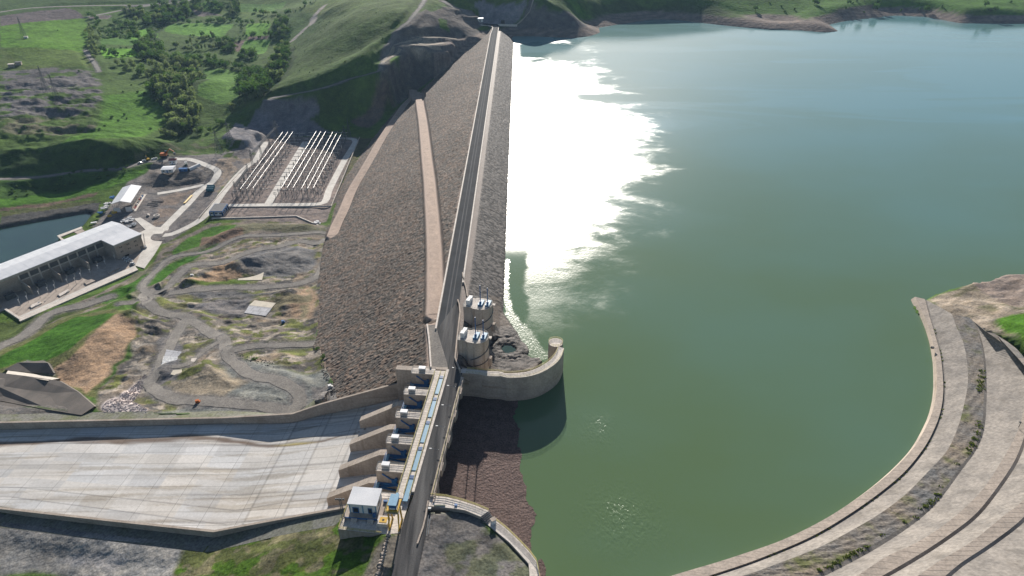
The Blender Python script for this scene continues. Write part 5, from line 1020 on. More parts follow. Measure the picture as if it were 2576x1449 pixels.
# ---------------------------------------------------------------- powerhouse
zY = -74.0
PX, PY, _ = at(256, 600.6, -60); ea = R_(32); ex, ey = math.sin(ea), math.cos(ea)
def PW(a, b, z=zY): return (PX+a*ex-b*ey, PY+a*ey+b*ex, z)      # a along the hall, b away to the left
def pbox(m, a0, a1, b0, b1, z0, z1, zb=None):
    zb = z1 if zb is None else zb
    return m.hexa([PW(a0, b1, z0), PW(a0, b0, z0), PW(a1, b0, z0), PW(a1, b1, z0), PW(a0, b1, zb), PW(a0, b0, z1), PW(a1, b0, z1), PW(a1, b1, zb)])
ph = thing('powerhouse', PW(-20, 12), 'long powerhouse with a pale sheet metal roof and concrete facade beside the tailrace', 'building')
pbox(MB(), -170, 22, 0, 23, zY-6, -60.6).build('hall_wall', m_pconc, ph); pbox(MB(), -.5, 21.7, -16, .05, zY, -61.2).build('annex_wall', m_pconc, ph)
r = MB(); pbox(r, -171, 22.6, -.8, 11.5, -60.6, -60.2, -58.9); pbox(r, -171, 22.6, 11.5, 24, -60.6, -58.9, -60.1); rf = r.build('roof', m_roofw, ph)
r2_ = MB()
for a in range(-168, 22, 6): pbox(r2_, a, a+.12, -.7, 11.5, -60.55, -60.16, -58.86); pbox(r2_, a, a+.12, 11.5, 23.9, -60.55, -58.86, -60.06)
r2_.build('roof_seam', m_roofw, rf)
r = MB(); pbox(r, -1.2, 22.5, -16.8, -.8, -61.2, -60.75, -60.22); r.build('annex_roof', m_roofw, ph)
pbox(MB(), -170, -.6, -.35, 0, -62.4, -60.7).build('fascia', m_steel, ph); f = MB(); pbox(f, -.8, 22, -16.4, -16.05, -63.0, -60.8); f.build('fascia', m_steel, ph)
for a in range(-168, -2, 7):
    if a < -66: continue
    pbox(MB(), a, a+.9, -.45, 0, zY, -62.4).build('pilaster', m_deck, ph)
    pbox(MB(), a+.9, a+7, -.2, 0, -67.2, -66.6).build('ledge', m_deck, ph)
    pbox(MB(), a+1.1, a+6.8, -.08, 0, -66.2, -62.8).build('window_panel', m_groof, ph)
for j, a in enumerate((3, 9, 15)):
    for z in (-65.4, -69.0):
        for da in (0, 1.3): pbox(MB(), a+da, a+da+.8, -16.08, -16, z, z+1.1).build('window', m_glass, ph)
pbox(MB(), 18.3, 20.8, -16.1, -16, zY, zY+3.4).build('gate_door', m_groof, ph); pbox(MB(), 5, 8.5, -16.1, -16, zY+.2, zY+1.6).build('opening', m_dark, ph)
for j, a in enumerate((-21, -42, -63, -84)):
    o = MB(); o.hexa([PW(a, 0, zY), PW(a, -13, zY), PW(a+.6, -13, zY), PW(a+.6, 0, zY), PW(a, 0, zY+8.5), PW(a, -13, zY+6.0), PW(a+.6, -13, zY+6), PW(a+.6, 0, zY+8.5)])
    o = o.build('fire_wall', m_pconc); tag(o, 'concrete fire wall between transformers, %s from the annex' % ['first', 'second', 'third', 'fourth'][j], 'wall', 'fire walls along the powerhouse facade')
# transformers
def transformer():
    t = thing('transformer', (0, 0, 0), None, 'transformer', 'transformers along the powerhouse facade')
    MB().box((0, 0, 1.9), (6, 3.2, 3.4)).build('tank', m_gsteel, t); m = MB()
    for i in range(9): m.box((-2.6+i*.65, -2.0, 1.9), (.2, .9, 2.8))
    m.build('radiator', m_gsteel, t); m = MB().tube((-2.5, 0, 4.3), (1.8, 0, 4.3), .45, 10); m.build('oil_tank', m_gsteel, t)
    for i in range(3): MB().tube((-1.7+i*1.7, .3, 3.5), (-2.0+i*2.0, .6, 5.9), .17, 6, .08).build('bushing', m_ins, t)
    return t
tr0 = None
for j, a in enumerate((-10.5, -31.5, -52.5, -73.5)):
    p = PW(a, -5.2); lb = 'dark transformer in the %s bay from the annex' % ['first', 'second', 'third', 'fourth'][j]
    if tr0 is None: tr0 = transformer(); tr0.location = p; tr0.rotation_euler.z = math.pi/2-ea+math.pi; tr0['label'] = lb
    else: copytree(tr0, p, math.pi/2-ea+math.pi, lb)
# posts with insulators in the yard
m_hook = m_bus
def yardpost():
    t = thing('surge_arrester_post', (0, 0, 0), None, 'insulator post', 'insulator posts in the powerhouse yard')
    MB().tube((0, 0, 0), (0, 0, 3.2), .14, 6).build('post', m_steel, t); MB().tube((0, 0, 3.2), (0, 0, 5.3), .2, 7, .12).build('insulator', m_white, t)
    P = [(0, 0, 5.3), (.5, .1, 5.9), (.9, .3, 6.9), (.8, .5, 8.0), (.4, .7, 8.8)]; MB().path(P, .15, 5).build('bus_bend', m_bus, t); MB().box((0, 0, 5.35), (.7, .7, .35)).build('cap', m_white, t); return t
yp = None
for j, q in enumerate('206.8,703.5 192.5,715.7 173,718.8 141.6,733 123.8,740 101.8,749.3 72.3,761.5 52.6,770.7 250,684 268,672 292,659 230,694'.split()):
    x, y = map(float, q.split(',')); p = at(x, y, zY)
    lb = 'insulator post with a curved white conductor in the powerhouse yard'
    if yp is None: yp = yardpost(); yp.location = p; yp.rotation_euler.z = .3; yp['label'] = lb
    else: copytree(yp, p, .3+.1*j, lb)
tag(MB().prism(A_('343,589 366,578 337,550 353,547 392,571 425,572 417,592 407,609 387,642 363,675 340,668 356,632', zY), zY-1, zY+.06).build('pavement', m_road), kind='structure')
yp_ = MB(); pbox(yp_, -170, 22, -17, .2, zY-1, zY+.045); tag(yp_.build('bay_paving', m_pconc), kind='structure')
tag(MB().prism(A_('340,668 344,676 54,804 46,797', zY), zY-1.5, zY+.1).build('pavement', m_road), kind='structure')
tag(MB().prism(A_('356,632 340,668 46,797 13,779 -60,812 -60,760 200,690', zY), zY-1, zY+.02).build('yard_paving', m_pconc), kind='structure')
o = MB().prism(A_('344,675 348,680 51,810 46,803', zY), zY-2, zY+.6).build('yard_wall', m_deck); tag(o, 'long low wall along the front edge of the powerhouse yard', 'wall')
o = MB().prism(A_('11,780 16,777 54,802 50,806', zY), zY-2, zY+.8).build('yard_wall', m_deck); tag(o, 'short low wall closing the left end of the powerhouse yard', 'wall')
for j, q in enumerate(('146,743 172,729 176,733 152,747', '75,771 101,759 106,764 80,776', '212,712 236,700 241,708 218,718', '268,683 296,669 300,676 274,690')):
    o = MB().prism(A_(q, zY), zY, zY+.7).build('concrete_cover', m_deck if j < 2 else m_pconc); tag(o, ['pale raised slab second from the left end of the powerhouse yard', 'pale raised slab nearest the left end of the powerhouse yard', 'grey slab in the shaded yard below the middle bays', 'grey slab in the shaded yard nearest the annex'][j], 'concrete slab')
t = thing('quay', A_('175,590', -77)[0], 'concrete edged grass quay between powerhouse and tailrace', 'quay')
qp = [at(x, y, -76.5) for x, y in ((143.6, 593), (205, 570), (208, 574), (152, 596), (166, 606), (160, 610))]; MB().prism(qp, -82, -76.4).build('edge_wall', m_deck, t)
MB().prism(A_('184,583 203,574 214,582 196,590', -77), -78, -76.7).build('slab', m_pconc, t)
o = MB().box((at(236, 561, -76)[0], at(236, 561, -76)[1], -75.6), (4.5, 2.2, .7), .4).build('tank', m_white); tag(o, 'small white rectangular tank near the water behind the powerhouse', 'tank')
# leaning boom on the pavement
p = at(365.5, 623, zY); o = MB(); lattice(o, (p[0], p[1], zY+.3), (p[0]-3.5, p[1]+9, zY+8), .7, .5, 7, .06); o.box((p[0], p[1], zY+.7), (2.4, 3.2, 1.2), .5); o = o.build('lifting_boom', m_steel); tag(o, 'grey lattice lifting boom standing on the pale pavement beside the powerhouse', 'crane')

# ---------------------------------------------------------------- vehicles
def car(paint, label, loc, rz, group=None):
    t = thing('parked_car', (0, 0, 0), label, 'car', group)
    b = MB(); V = []; prof = [(-2.3, .35), (-2.3, .85), (-1.5, 1.0), (1.2, 1.02), (2.25, .8), (2.3, .35)]
    n = len(prof); b.add([(x, -.9, z) for x, z in prof]+[(x, .9, z) for x, z in prof], [tuple(range(n)), tuple(range(2*n-1, n-1, -1))]+[(i, i+n, (i+1) % n+n, (i+1) % n) for i in range(n)]); b.build('body', paint, t)
    g = MB(); g.hexa([(-1.7, -.82, .98), (1.0, -.82, .98), (1.0, .82, .98), (-1.7, .82, .98), (-1.35, -.7, 1.5), (.35, -.7, 1.5), (.35, .7, 1.5), (-1.35, .7, 1.5)]); g.build('cabin_glass', m_glass, t)
    MB().box((-.5, 0, 1.53), (1.7, 1.36, .06)).build('cabin_roof', paint, t)
    for x in (-1.45, 1.45):
        for y in (-.85, .85): MB().tube((x, y-.1, .33), (x, y+.1, .33), .33, 10).build('wheel', m_rubber, t)
    t.location = loc; t.rotation_euler.z = rz; return t
c1 = car(m_white, 'white car parked on the pavement edge by the powerhouse annex', at(334, 664, zY+.1), 2.6)
for j, (x, y) in enumerate(((316, 651), (321, 655), (326, 658))): copytree(c1, at(x, y, zY+.05), .6, '%s of the three pale cars side by side in the shade of the annex' % ['leftmost', 'middle', 'rightmost'][j])
g = gnd(353.5, 410.5); car(m_white, 'white pickup standing on the light road below the dark left bank', g, .25)
def lorry(label, loc, rz, paint):
    t = thing('lorry', (0, 0, 0), label, 'lorry'); MB().box((2.9, 0, 1.7), (2.0, 2.4, 2.4)).build('cab', paint, t); MB().box((3.93, 0, 2.2), (.06, 2.0, .9)).build('windscreen', m_glass, t)
    MB().box((-1.0, 0, .95), (8.0, 1.0, .35)).build('chassis', m_gsteel, t); MB().box((-1.2, 0, 1.9), (5.2, 2.3, 1.5)).build('load_bed', m_green, t); MB().tube((-2, 0, 2.7), (-4.8, 1.8, 3.4), .2, 5).build('boom', m_gsteel, t)
    for x in (2.8, -1.8, -3.2):
        for y in (-1.05, 1.05): MB().tube((x, y-.15, .5), (x, y+.15, .5), .5, 10).build('wheel', m_rubber, t)
    t.location = loc; t.rotation_euler.z = rz; return t
lorry('white and dark lorry between the red roofed hut and the barrel tent', at(469, 416.5, -68.5), 2.0, m_white)
def digger(label, loc, rz, paint, big=1.0):
    t = thing('excavator', (0, 0, 0), label, 'excavator')
    for y in (-1.1, 1.1): MB().box((0, y, .5), (3.6, .6, .9)).build('track', m_rubber, t)
    MB().box((-.3, 0, 1.7), (3.2, 2.4, 1.3)).build('body', paint, t); MB().box((.8, .7, 2.6), (1.2, 1.0, 1.5)).build('cab', m_glass, t)
    MB().path([(1, -.3, 2), (3.6, -.3, 4.6), (5.6, -.3, 3.0)], .25, 4).build('boom', paint, t); MB().box((5.6, -.3, 1.9), (.9, 1.0, 1.2)).build('bucket', m_gsteel, t)
    t.location = loc; t.rotation_euler.z = rz; t.scale = (big,)*3; return t
digger('yellow excavator on the light road left of the drilling rig', gnd(373, 403.5), 2.4, m_yel); digger('large brown tracked drilling rig at the end of the light road', gnd(415, 395), .1, m_oran, 1.9)
o = None
for j, (x, y) in enumerate(((362, 405), (386, 401.5), (392, 400))):
    g = gnd(x, y); o = MB(); o.box((g[0], g[1], g[2]+.6), (3.2, 2, 1.2), .4); o.box((g[0]+.7, g[1]+.5, g[2]+1.4), (1.6, 1.2, .6), .9); o = o.build('material_pile', m_plas); tag(o, 'pale covered pile on the light road, %s' % ['beside the pickup', 'between excavator and rig', 'next to the drilling rig'][j], 'pile')

# ---------------------------------------------------------------- shed, huts and yard items
def frame_from(pa, pb):                              # local frame: origin pa, x toward pb
    dx, dy = pb[0]-pa[0], pb[1]-pa[1]; l = math.hypot(dx, dy); return (dx/l, dy/l, l)
S0 = at(280.5, 512.7, -65.5); S1 = at(327.6, 509, -65.5); ux, uy, W_s = frame_from(S0, S1)
S3 = at(354, 469, -65.5); dep = math.hypot(S3[0]-S1[0], S3[1]-S1[1]); vx, vy = (S3[0]-S1[0])/dep, (S3[1]-S1[1])/dep
def SH(a, b, z): return (S0[0]+a*ux+b*vx, S0[1]+a*uy+b*vy, z)
sh = thing('storage_shed', SH(W_s/2, dep/2, zY), 'open sided storage shed with a white gabled sheet roof in the construction yard', 'shed')
r = MB(); hw = W_s*.5
r.hexa([SH(-.5, -.8, -65.6), SH(hw, -.8, -63.4), SH(hw, dep+.8, -63.4), SH(-.5, dep+.8, -65.6), SH(-.5, -.8, -65.4), SH(hw, -.8, -63.2), SH(hw, dep+.8, -63.2), SH(-.5, dep+.8, -65.4)])
r.hexa([SH(hw, -.8, -63.4), SH(W_s+.5, -.8, -65.6), SH(W_s+.5, dep+.8, -65.6), SH(hw, dep+.8, -63.4), SH(hw, -.8, -63.2), SH(W_s+.5, -.8, -65.4), SH(W_s+.5, dep+.8, -65.4), SH(hw, dep+.8, -63.2)]); r.build('roof', m_roofw, sh)
for a0, a1 in ((.3, W_s*.36), (W_s*.64, W_s-.3)): MB().hexa([SH(a0, 0, zY), SH(a1, 0, zY), SH(a1, .3, zY), SH(a0, .3, zY), SH(a0, 0, zY+4.2), SH(a1, 0, zY+4.2), SH(a1, .3, zY+4.2), SH(a0, .3, zY+4.2)]).build('front_wall', m_white, sh)
for i in range(9):
    for a in (.2, W_s-.2): MB().tube(SH(a, i*dep/8, zY), SH(a, i*dep/8, -65.5), .18, 4).build('post', m_steel, sh)
wl_ = MB(); wl_.hexa([SH(W_s-.2, 0, zY), SH(W_s, 0, zY), SH(W_s, dep, zY), SH(W_s-.2, dep, zY), SH(W_s-.2, 0, zY+3), SH(W_s, 0, zY+3), SH(W_s, dep, zY+3), SH(W_s-.2, dep, zY+3)]); wl_.build('side_wall', m_pconc, sh)
pl = MB(); pl.hexa([SH(W_s+.5, -1, zY), SH(W_s+2.6, -1, zY), SH(W_s+2.6, dep+1, zY), SH(W_s+.5, dep+1, zY), SH(W_s+.5, -1, zY+.3), SH(W_s+2.6, -1, zY+.3), SH(W_s+2.6, dep+1, zY+.3), SH(W_s+.5, dep+1, zY+.3)]); pl.build('side_slab', m_deck, sh)
for i in range(12):
    b = 1+i*dep/12.5; c = random.choice([m_white, m_dblue, m_red, m_steel, m_white]); h = random.uniform(1, 2.4); m = MB(); m.hexa([SH(W_s+.1, b, zY+.3), SH(W_s+1.2, b, zY+.3), SH(W_s+1.2, b+1.3, zY+.3), SH(W_s+.1, b+1.3, zY+.3), SH(W_s+.1, b, zY+h), SH(W_s+1.2, b, zY+h), SH(W_s+1.2, b+1.3, zY+h), SH(W_s+.1, b+1.3, zY+h)])
    o = m.build('stored_crate', c); tag(o, 'crate among those stacked along the right side of the storage shed', 'crate', 'crates along the shed')
def crumple(x, y, z, s, name, label, cat, mt, n=9):
    m = MB(); g = at(x, y, z)
    for i in range(n):
        a = random.uniform(0, 6.28); r = s*math.sqrt(random.random()); c = (g[0]+r*math.cos(a), g[1]+r*math.sin(a)*1.4, z+random.uniform(.2, .9)); m.box(c, (random.uniform(.8, 2.6), random.uniform(.8, 2.6), random.uniform(.3, 1.2)), random.uniform(0, 3))
    o = m.build(name, mt); return tag(o, label, cat)
crumple(284, 497, zY, 2.6, 'covered_pile', 'blue tarpaulin covered pile against the left side of the storage shed', 'pile', m_dblue)
crumple(270, 513, zY, 2.2, 'covered_pile', 'white pile left of the storage shed, nearer the shed front', 'pile', m_plas); crumple(263, 523, zY, 3.0, 'covered_pile', 'white heap of sheeting between the shed and the river', 'pile', m_plas, 12)
crumple(320, 556, zY, 4.6, 'scrap_heap', 'heap of white scrap and sheeting behind the powerhouse roof end', 'scrap heap', m_plas, 26); crumple(334, 568, zY, 3.5, 'scrap_heap', 'grey and white scrap beside the short concrete ramp', 'scrap heap', m_steel, 16)
crumple(252, 537, zY, 1.6, 'covered_pile', 'small blue pile near the river bank', 'pile', m_dblue, 5)
for j, (x, y) in enumerate(((288, 535), (276, 544))):
    o = MB(); g = at(x, y, zY); o.tube((g[0], g[1], zY), (g[0], g[1], zY+1.4), 2.4-.5*j, 12, 2.0-.5*j); o = o.build('hose_reel', m_yel); tag(o, ['yellow drum in front of the storage shed, nearer the shed', 'dull yellow drum in the shadow of the storage shed, farther from it'][j], 'drum')
m = MB(); g = at(395, 545, zY); m.tube((g[0], g[1], zY-.3), (g[0], g[1], zY+1.6), 2.6, 16); o = m.build('concrete_ring', m_deck); m2 = MB().tube((g[0], g[1], zY+1.6), (g[0], g[1], zY+1.66), 1.7, 16); m2.build('ring_opening', m_dark, o); tag(o, 'round pale concrete well ring in the middle of the construction yard', 'concrete ring')
for j in range(5):
    a, b = at(462+j*1.0, 513-j*.2, zY), at(481+j*1.0, 493-j*.2, zY); o = MB().tube((a[0], a[1], zY+.6), (b[0], b[1], zY+.6), .32, 8).build('pipe', m_yel); tag(o, 'yellow pipe in the bundle beside the concrete ring road', 'pipe', 'bundle of yellow pipes')
for j, (x0, y0, x1, y1) in enumerate(((382, 508, 412, 507), (372, 514, 398, 512), (380, 518, 399, 517))):
    a, b = at(x0, y0, zY), at(x1, y1, zY); o = MB().tube((a[0], a[1], zY+.6), (b[0], b[1], zY+.5), .45, 6).build('dark_pipe', m_gsteel); tag(o, 'long dark pipe lying in the construction yard, %s of three' % ['uppermost', 'middle', 'lowest'][j], 'pipe')
crumple(372, 542, zY, 1.3, 'block_pair', 'pair of pale blocks left of the round concrete ring', 'concrete blocks', m_deck, 4)
def drums():
    k = 0
    for i in range(4):
        for j in range(3):
            g = at(523+i*4.2+j*1.2, 482-j*4.5, -73.4); o = MB().tube((g[0]-.9, g[1], g[2]+1.7), (g[0]+.9, g[1], g[2]+1.7), 1.6, 14); o.tube((g[0]-.7, g[1], g[2]+1.7), (g[0]+.7, g[1], g[2]+1.7), .8, 8); o = o.build('cable_drum', m_cyan); tag(o, 'teal blue cable drum in the cluster beside the ring road', 'cable drum', 'cluster of teal cable drums')
m_cyan = mat('teal_paint', (.05, .17, .22), (.03, .11, .15), .8, .6, fine=.15)
drums()
def hut_at(x, y, z, wd, dp, h, rz, name, label, wm, rm, gable=.8, win=True):
    g = at(x, y, z); t = thing(name, (0, 0, 0), label, 'hut'); MB().box((0, 0, h/2), (wd, dp, h)).build('wall', wm, t)
    r = MB(); a, b = wd/2+.4, dp/2+.4
    r.add([(-a, -b, h), (a, -b, h), (a, b, h), (-a, b, h), (-a, 0, h+gable), (a, 0, h+gable)], [(0, 3, 2, 1), (0, 1, 5, 4), (2, 3, 4, 5), (0, 4, 3), (1, 2, 5)]); r.build('roof', rm, t)
    if win:
        for i in (-.3, .25): MB().box((wd*i, -dp/2-.03, h*.55), (wd*.16, .06, h*.35)).build('window', m_glass, t)
        MB().box((0, -dp/2-.03, h*.4), (wd*.1, .06, h*.75)).build('door', m_dblue, t)
    t.location = g; t.rotation_euler.z = rz; return t
zR = -68.5
hut_at(425, 430, zR, 11, 10, 3.4, .15, 'site_office', 'white flat hut with a pale blue roof nearest the edge of the ring', m_white, m_roofw, .5)
hut_at(437, 411, zR, 6, 6, 4, .1, 'site_hut', 'small white hut with a red roof at the start of the ring road', m_white, m_red, 1.4)
hut_at(462, 430, zR, 7.5, 3, 2.7, .05, 'container', 'blue site container between the white hut and the barrel tent', m_dblue, m_dblue, .15)
t = thing('barrel_tent', at(489, 423, zR), 'white barrel shaped tent hall inside the ring road', 'tent'); g = at(489, 423, zR); m = MB(); a_ = (g[0]-2.6, g[1]-6.5); b_ = (g[0]+2.6, g[1]+6.5); d = Vector((b_[0]-a_[0], b_[1]-a_[1], 0)); n = Vector((-d.y, d.x, 0)).normalized(); K = 9
arc = [(1.9*math.cos(math.pi*i/K), 2.7*math.sin(math.pi*i/K)) for i in range(K+1)]
V = [(a_[0]+n.x*x, a_[1]+n.y*x, zR+z) for x, z in arc]+[(b_[0]+n.x*x, b_[1]+n.y*x, zR+z) for x, z in arc]
m.add(V, [(i, i+1, K+2+i, K+1+i) for i in range(K)]+[tuple(range(K+1)), tuple(range(2*K+1, K, -1))]); m.build('canvas', m_white, t)
MB().quad(*[(a_[0]+n.x*x-d.x*.005, a_[1]+n.y*x-d.y*.005, zR+z) for x, z in ((-1.3, 0), (1.3, 0), (1.2, 1.8), (-1.2, 1.8))]).build('entrance', m_dark, t)
# switchyard control building
B = [at(x, y, -66) for x, y in ((525.6, 531.8), (559, 531.8), (572.5, 512.5), (540, 512.5))]
t = thing('relay_building', (B[0][0], B[0][1], -70), 'blue and white relay building with a flat grey roof at the switchyard corner', 'building')
c = [sum(p[k] for p in B)/4 for k in range(2)]; ins = lambda p, f: (c[0]+(p[0]-c[0])*f, c[1]+(p[1]-c[1])*f)
MB().prism([ins(p, .97) for p in B], -70.2, -66.4).build('wall', m_white, t); MB().prism([(p[0], p[1]) for p in B], -66.9, -65.9).build('roof_edge', m_dblue, t); MB().prism([ins(p, .94) for p in B], -66.4, -65.85).build('roof', m_groof, t)
for i, j, ks in ((0, 1, (0, .33, .97)), (1, 2, (.0, .33, .66, .97))):
    for k in ks:
        p = [B[i][q]*(1-k)+B[j][q]*k for q in (0, 1)]; p = ins(p, .975); MB().box((p[0], p[1], -68.5), (.9, .9, 3.4)).build('blue_pillar', m_dblue, t)
for i, j, n_w in ((0, 1, 3), (1, 2, 4)):
    for k in range(n_w):
        f = (k+.5)/n_w; p = [B[i][q]*(1-f)+B[j][q]*f for q in (0, 1)]; p = ins(p, .972); MB().box((p[0], p[1], -68), (2.2 if i == 0 else .15, .15 if i == 0 else 2.2, 1.1)).build('window', m_glass, t)

# ---------------------------------------------------------------- switchyard
zS = -70
m_fence = m_deck
def low_wall(q, label, z=zS, h=.9, w_=.6, mt=None):
    P = [(p[0], p[1], z+h) for p in A_(q, z)]; o = wallstrip(P, w_, z-1, 'low_wall', mt or m_deck); tag(o, label, 'wall'); return o
low_wall('533,551 660,548 745,545 806,571', 'white low wall along the front of the switchyard, bent at its right end', h=.8, w_=.9)
low_wall('540,537 572,519 590,521 834,518.5 905,345', 'thin pale fence wall around the inner switchyard', h=.5, w_=.45)
low_wall('500,548 600,438 640,400', 'thin pale fence wall left of the switchyard access road', h=.5, w_=.4)
TUB = [((604, 475.8), (711.4, 331.6)), ((620.3, 474.8), (724.2, 331.6)), ((635.6, 473.8), (736.4, 331.6)),
       ((706.9, 473.8), (795.5, 330.2)), ((721.8, 472.7), (807.1, 330.2)), ((736.8, 472.7), (819.6, 330.2)), ((758.4, 473.8), (837.9, 330.2)), ((773.5, 474.2), (849.1, 330.2)), ((787.8, 472.7), (861.7, 330.2))]
names = ['first', 'second', 'third', 'fourth', 'fifth', 'sixth', 'seventh', 'eighth', 'ninth']; zT = zS+11.5
for k, (a, b) in enumerate(TUB):
    A1, B1 = at(a[0], a[1], zT), at(b[0], b[1], zT)
    t = thing('busbar', (A1[0], A1[1], zS), 'long shiny tubular busbar, %s from the left in the switchyard' % names[k], 'busbar', 'tubular busbars of the switchyard')
    MB().tube(A1, B1, .16, 8).build('tube', m_bus, t)
    for f in (0, .125, .25, .375, .5, .625, .75, .875, 1):
        p = [A1[q]*(1-f)+B1[q]*f for q in (0, 1)]; MB().tube((p[0], p[1], zT-3.0), (p[0], p[1], zT-.3), .2, 5).build('insulator', m_ins, t); MB().tube((p[0], p[1], zS), (p[0], p[1], zT-3.0), .26, 4, .2).build('support_post', m_steel, t)
        MB().box((p[0], p[1], zT), (.5, .5, .5)).build('clamp', m_bus, t)
# equipment poles between the busbars
def pole_mesh(h, kind):
    m = MB(); m.tube((0, 0, 0), (0, 0, h*.55), .2, 4); m.tube((0, 0, h*.55), (0, 0, h), .26, 5, .14)
    if kind == 1: m.tube((0, -1.2, h*.6), (0, 1.2, h*.6), .12, 4); m.tube((0, 1.1, h*.6), (0, 1.1, h*.95), .16, 4); m.tube((0, -1.1, h*.6), (0, -1.1, h*.95), .16, 4); m.tube((0, -1.1, h*.96), (0, 1.1, h*.96), .08, 4)
    if kind == 2: m.tube((0, 0, h), (1.6, 0, h+.5), .09, 4); m.box((0, 0, h*.55), (1.0, .7, .7))
    return m
proto = []
for h, kd, mt_ in ((6.5, 1, m_gsteel), (5.5, 2, m_gsteel), (8.5, 0, m_gsteel), (6.0, 1, m_steel)):
    o = pole_mesh(h, kd).build('switchgear_pole', mt_); proto.append(o)
def lerp2(p, q, f): return [p[i]*(1-f)+q[i]*f for i in range(len(p))]
cnt = 0; rr_ = random.Random(8); used_p = set()
for gi, (ta, tb_, nr, nc, ext) in enumerate(((TUB[0], TUB[2], 19, 7, (-.4, 2.1)), (TUB[3], TUB[8], 19, 9, (-.12, 1.22)))):
    A0, A1, B0, B1 = at(*ta[0], zS+6), at(*ta[1], zS+6), at(*tb_[0], zS+6), at(*tb_[1], zS+6)
    for i in range(nr):
        f = -.06+1.05*i/(nr-1)
        for j in range(nc):
            g = ext[0]+(ext[1]-ext[0])*j/(nc-1); p = lerp2(lerp2(A0, A1, f), lerp2(B0, B1, f), g)
            if gi == 0 and g > 2.0: continue
            k = (i*3+j*(1+gi)) % 4; o = proto[k] if k not in used_p else proto[k].copy()
            if k in used_p: COL.objects.link(o)
            used_p.add(k); o.location = (p[0]+rr_.uniform(-.7, .7), p[1]+rr_.uniform(-1.5, 1.5), zS); o.rotation_euler.z = rr_.choice([0, 0, 1.57, .1])
            tag(o, 'slender steel switchgear pole with insulators standing among the busbars', 'switchgear pole', 'switchgear poles of the switchyard'); cnt += 1
# foundation strips across the yard
for gi, (ta, tb_) in enumerate(((TUB[0], TUB[2]), (TUB[3], TUB[8]))):
    A0, A1, B0, B1 = [at(*q, zS) for q in (ta[0], ta[1], tb_[0], tb_[1])]; m = MB(); rg = (-.5, 2.3) if gi == 0 else (-.25, 1.25)
    for i in range(16):
        f = -.02+i*.066; p, q = lerp2(lerp2(A0, A1, f), lerp2(B0, B1, f), rg[0]), lerp2(lerp2(A0, A1, f), lerp2(B0, B1, f), rg[1]); m.hexa([(p[0], p[1]-.3, zS-.3), (q[0], q[1]-.3, zS-.3), (q[0], q[1]+.3, zS-.3), (p[0], p[1]+.3, zS-.3), (p[0], p[1]-.3, zS+.2), (q[0], q[1]-.3, zS+.2), (q[0], q[1]+.3, zS+.2), (p[0], p[1]+.3, zS+.2)])
    o = m.build('cable_trench', m_deck); tag(o, 'pale concrete cable trenches crossing the gravel under the %s busbars' % ['left', 'right'][gi], 'cable trench')
# overhead portal beams
def portal(x0, y0, x1, y1, label, zt_=-52, z0=-70):
    a, b = at(x0, y0, zt_), at(x1, y1, zt_); t = thing('line_portal', (a[0], a[1], z0), label, 'line portal'); lattice(MB(), a, b, 1.6, 1.6, 26, .12).build('beam', m_gsteel, t)
    for f in (0, .33, .66, 1): p = lerp2(a, b, f); lattice(MB(), (p[0], p[1], z0), (p[0], p[1], zt_+(5 if f in (0, 1) else 0)), 2.2, .9, 8, .1).build('column', m_gsteel, t)
portal(630, 389, 694, 322, 'grey lattice line portal along the left side of the switchyard')
portal(590, 470, 622, 425, 'lower grey lattice portal at the near left side of the switchyard', -56)
def pylon(base, h, w0, label, mt_=None, arms=3, rz=0.0, hd=None):
    t = thing('lattice_pylon', base, label, 'pylon'); x, y, z = base; mt_ = mt_ or m_gsteel
    lattice(MB(), (x, y, z), (x, y, z+h*.62), w0, w0*.32, 7, .14).build('tower_body', mt_, t); lattice(MB(), (x, y, z+h*.62), (x, y, z+h), w0*.32, .25, 6, .1).build('tower_top', mt_, t)
    for k in range(arms):
        zz = z+h*(.62+.12*k); ln = 4.5-.7*k; m = MB()
        for s in (-1, 1): m.tube((x, y, zz+.8), (x+s*ln*math.cos(rz), y+s*ln*math.sin(rz), zz), .1, 4); m.tube((x, y, zz-.3), (x+s*ln*math.cos(rz), y+s*ln*math.sin(rz), zz), .1, 4)
        m.build('cross_arm', mt_, t)
    return t
pyl = []
for (bx_, by_, bz_, ty_, lb) in ((580, 363, -61, 305, 'grey lattice pylon on the flat topped knoll left of the shotcrete slope'), (552, 388, -69, 326, 'grey lattice pylon just below and left of the knoll'), (697, 350, -70, 301, 'grey lattice pylon at the back left corner of the switchyard'),
                                 (879, 347, -70, 298, 'tall slim grey pylon at the back right corner of the switchyard'), (867, 346, -70, 314, 'shorter slim pylon beside the tall one at the back right corner')):
    b_ = at(bx_, by_, bz_); dd_ = math.hypot(b_[0], b_[1]); th = math.tan(PT+math.atan((ty_-724.5)/F_)); top = CH-b_[1]*th; pylon(b_, top-bz_, 6.5 if bx_ < 700 else 4.0, lb, rz=.5, arms=3 if bx_ < 860 else 1)
for x, y, lb in ((62, 96, 'faint lattice pylon on the bright green field at the far left'), (146, 255, 'faint lattice pylon on the eroded ground at the left'), (118, 232, 'faint lattice pylon behind the eroded ground at the left')):
    g = gnd(x, y); pylon(g, 32, 6, lb, rz=.9)
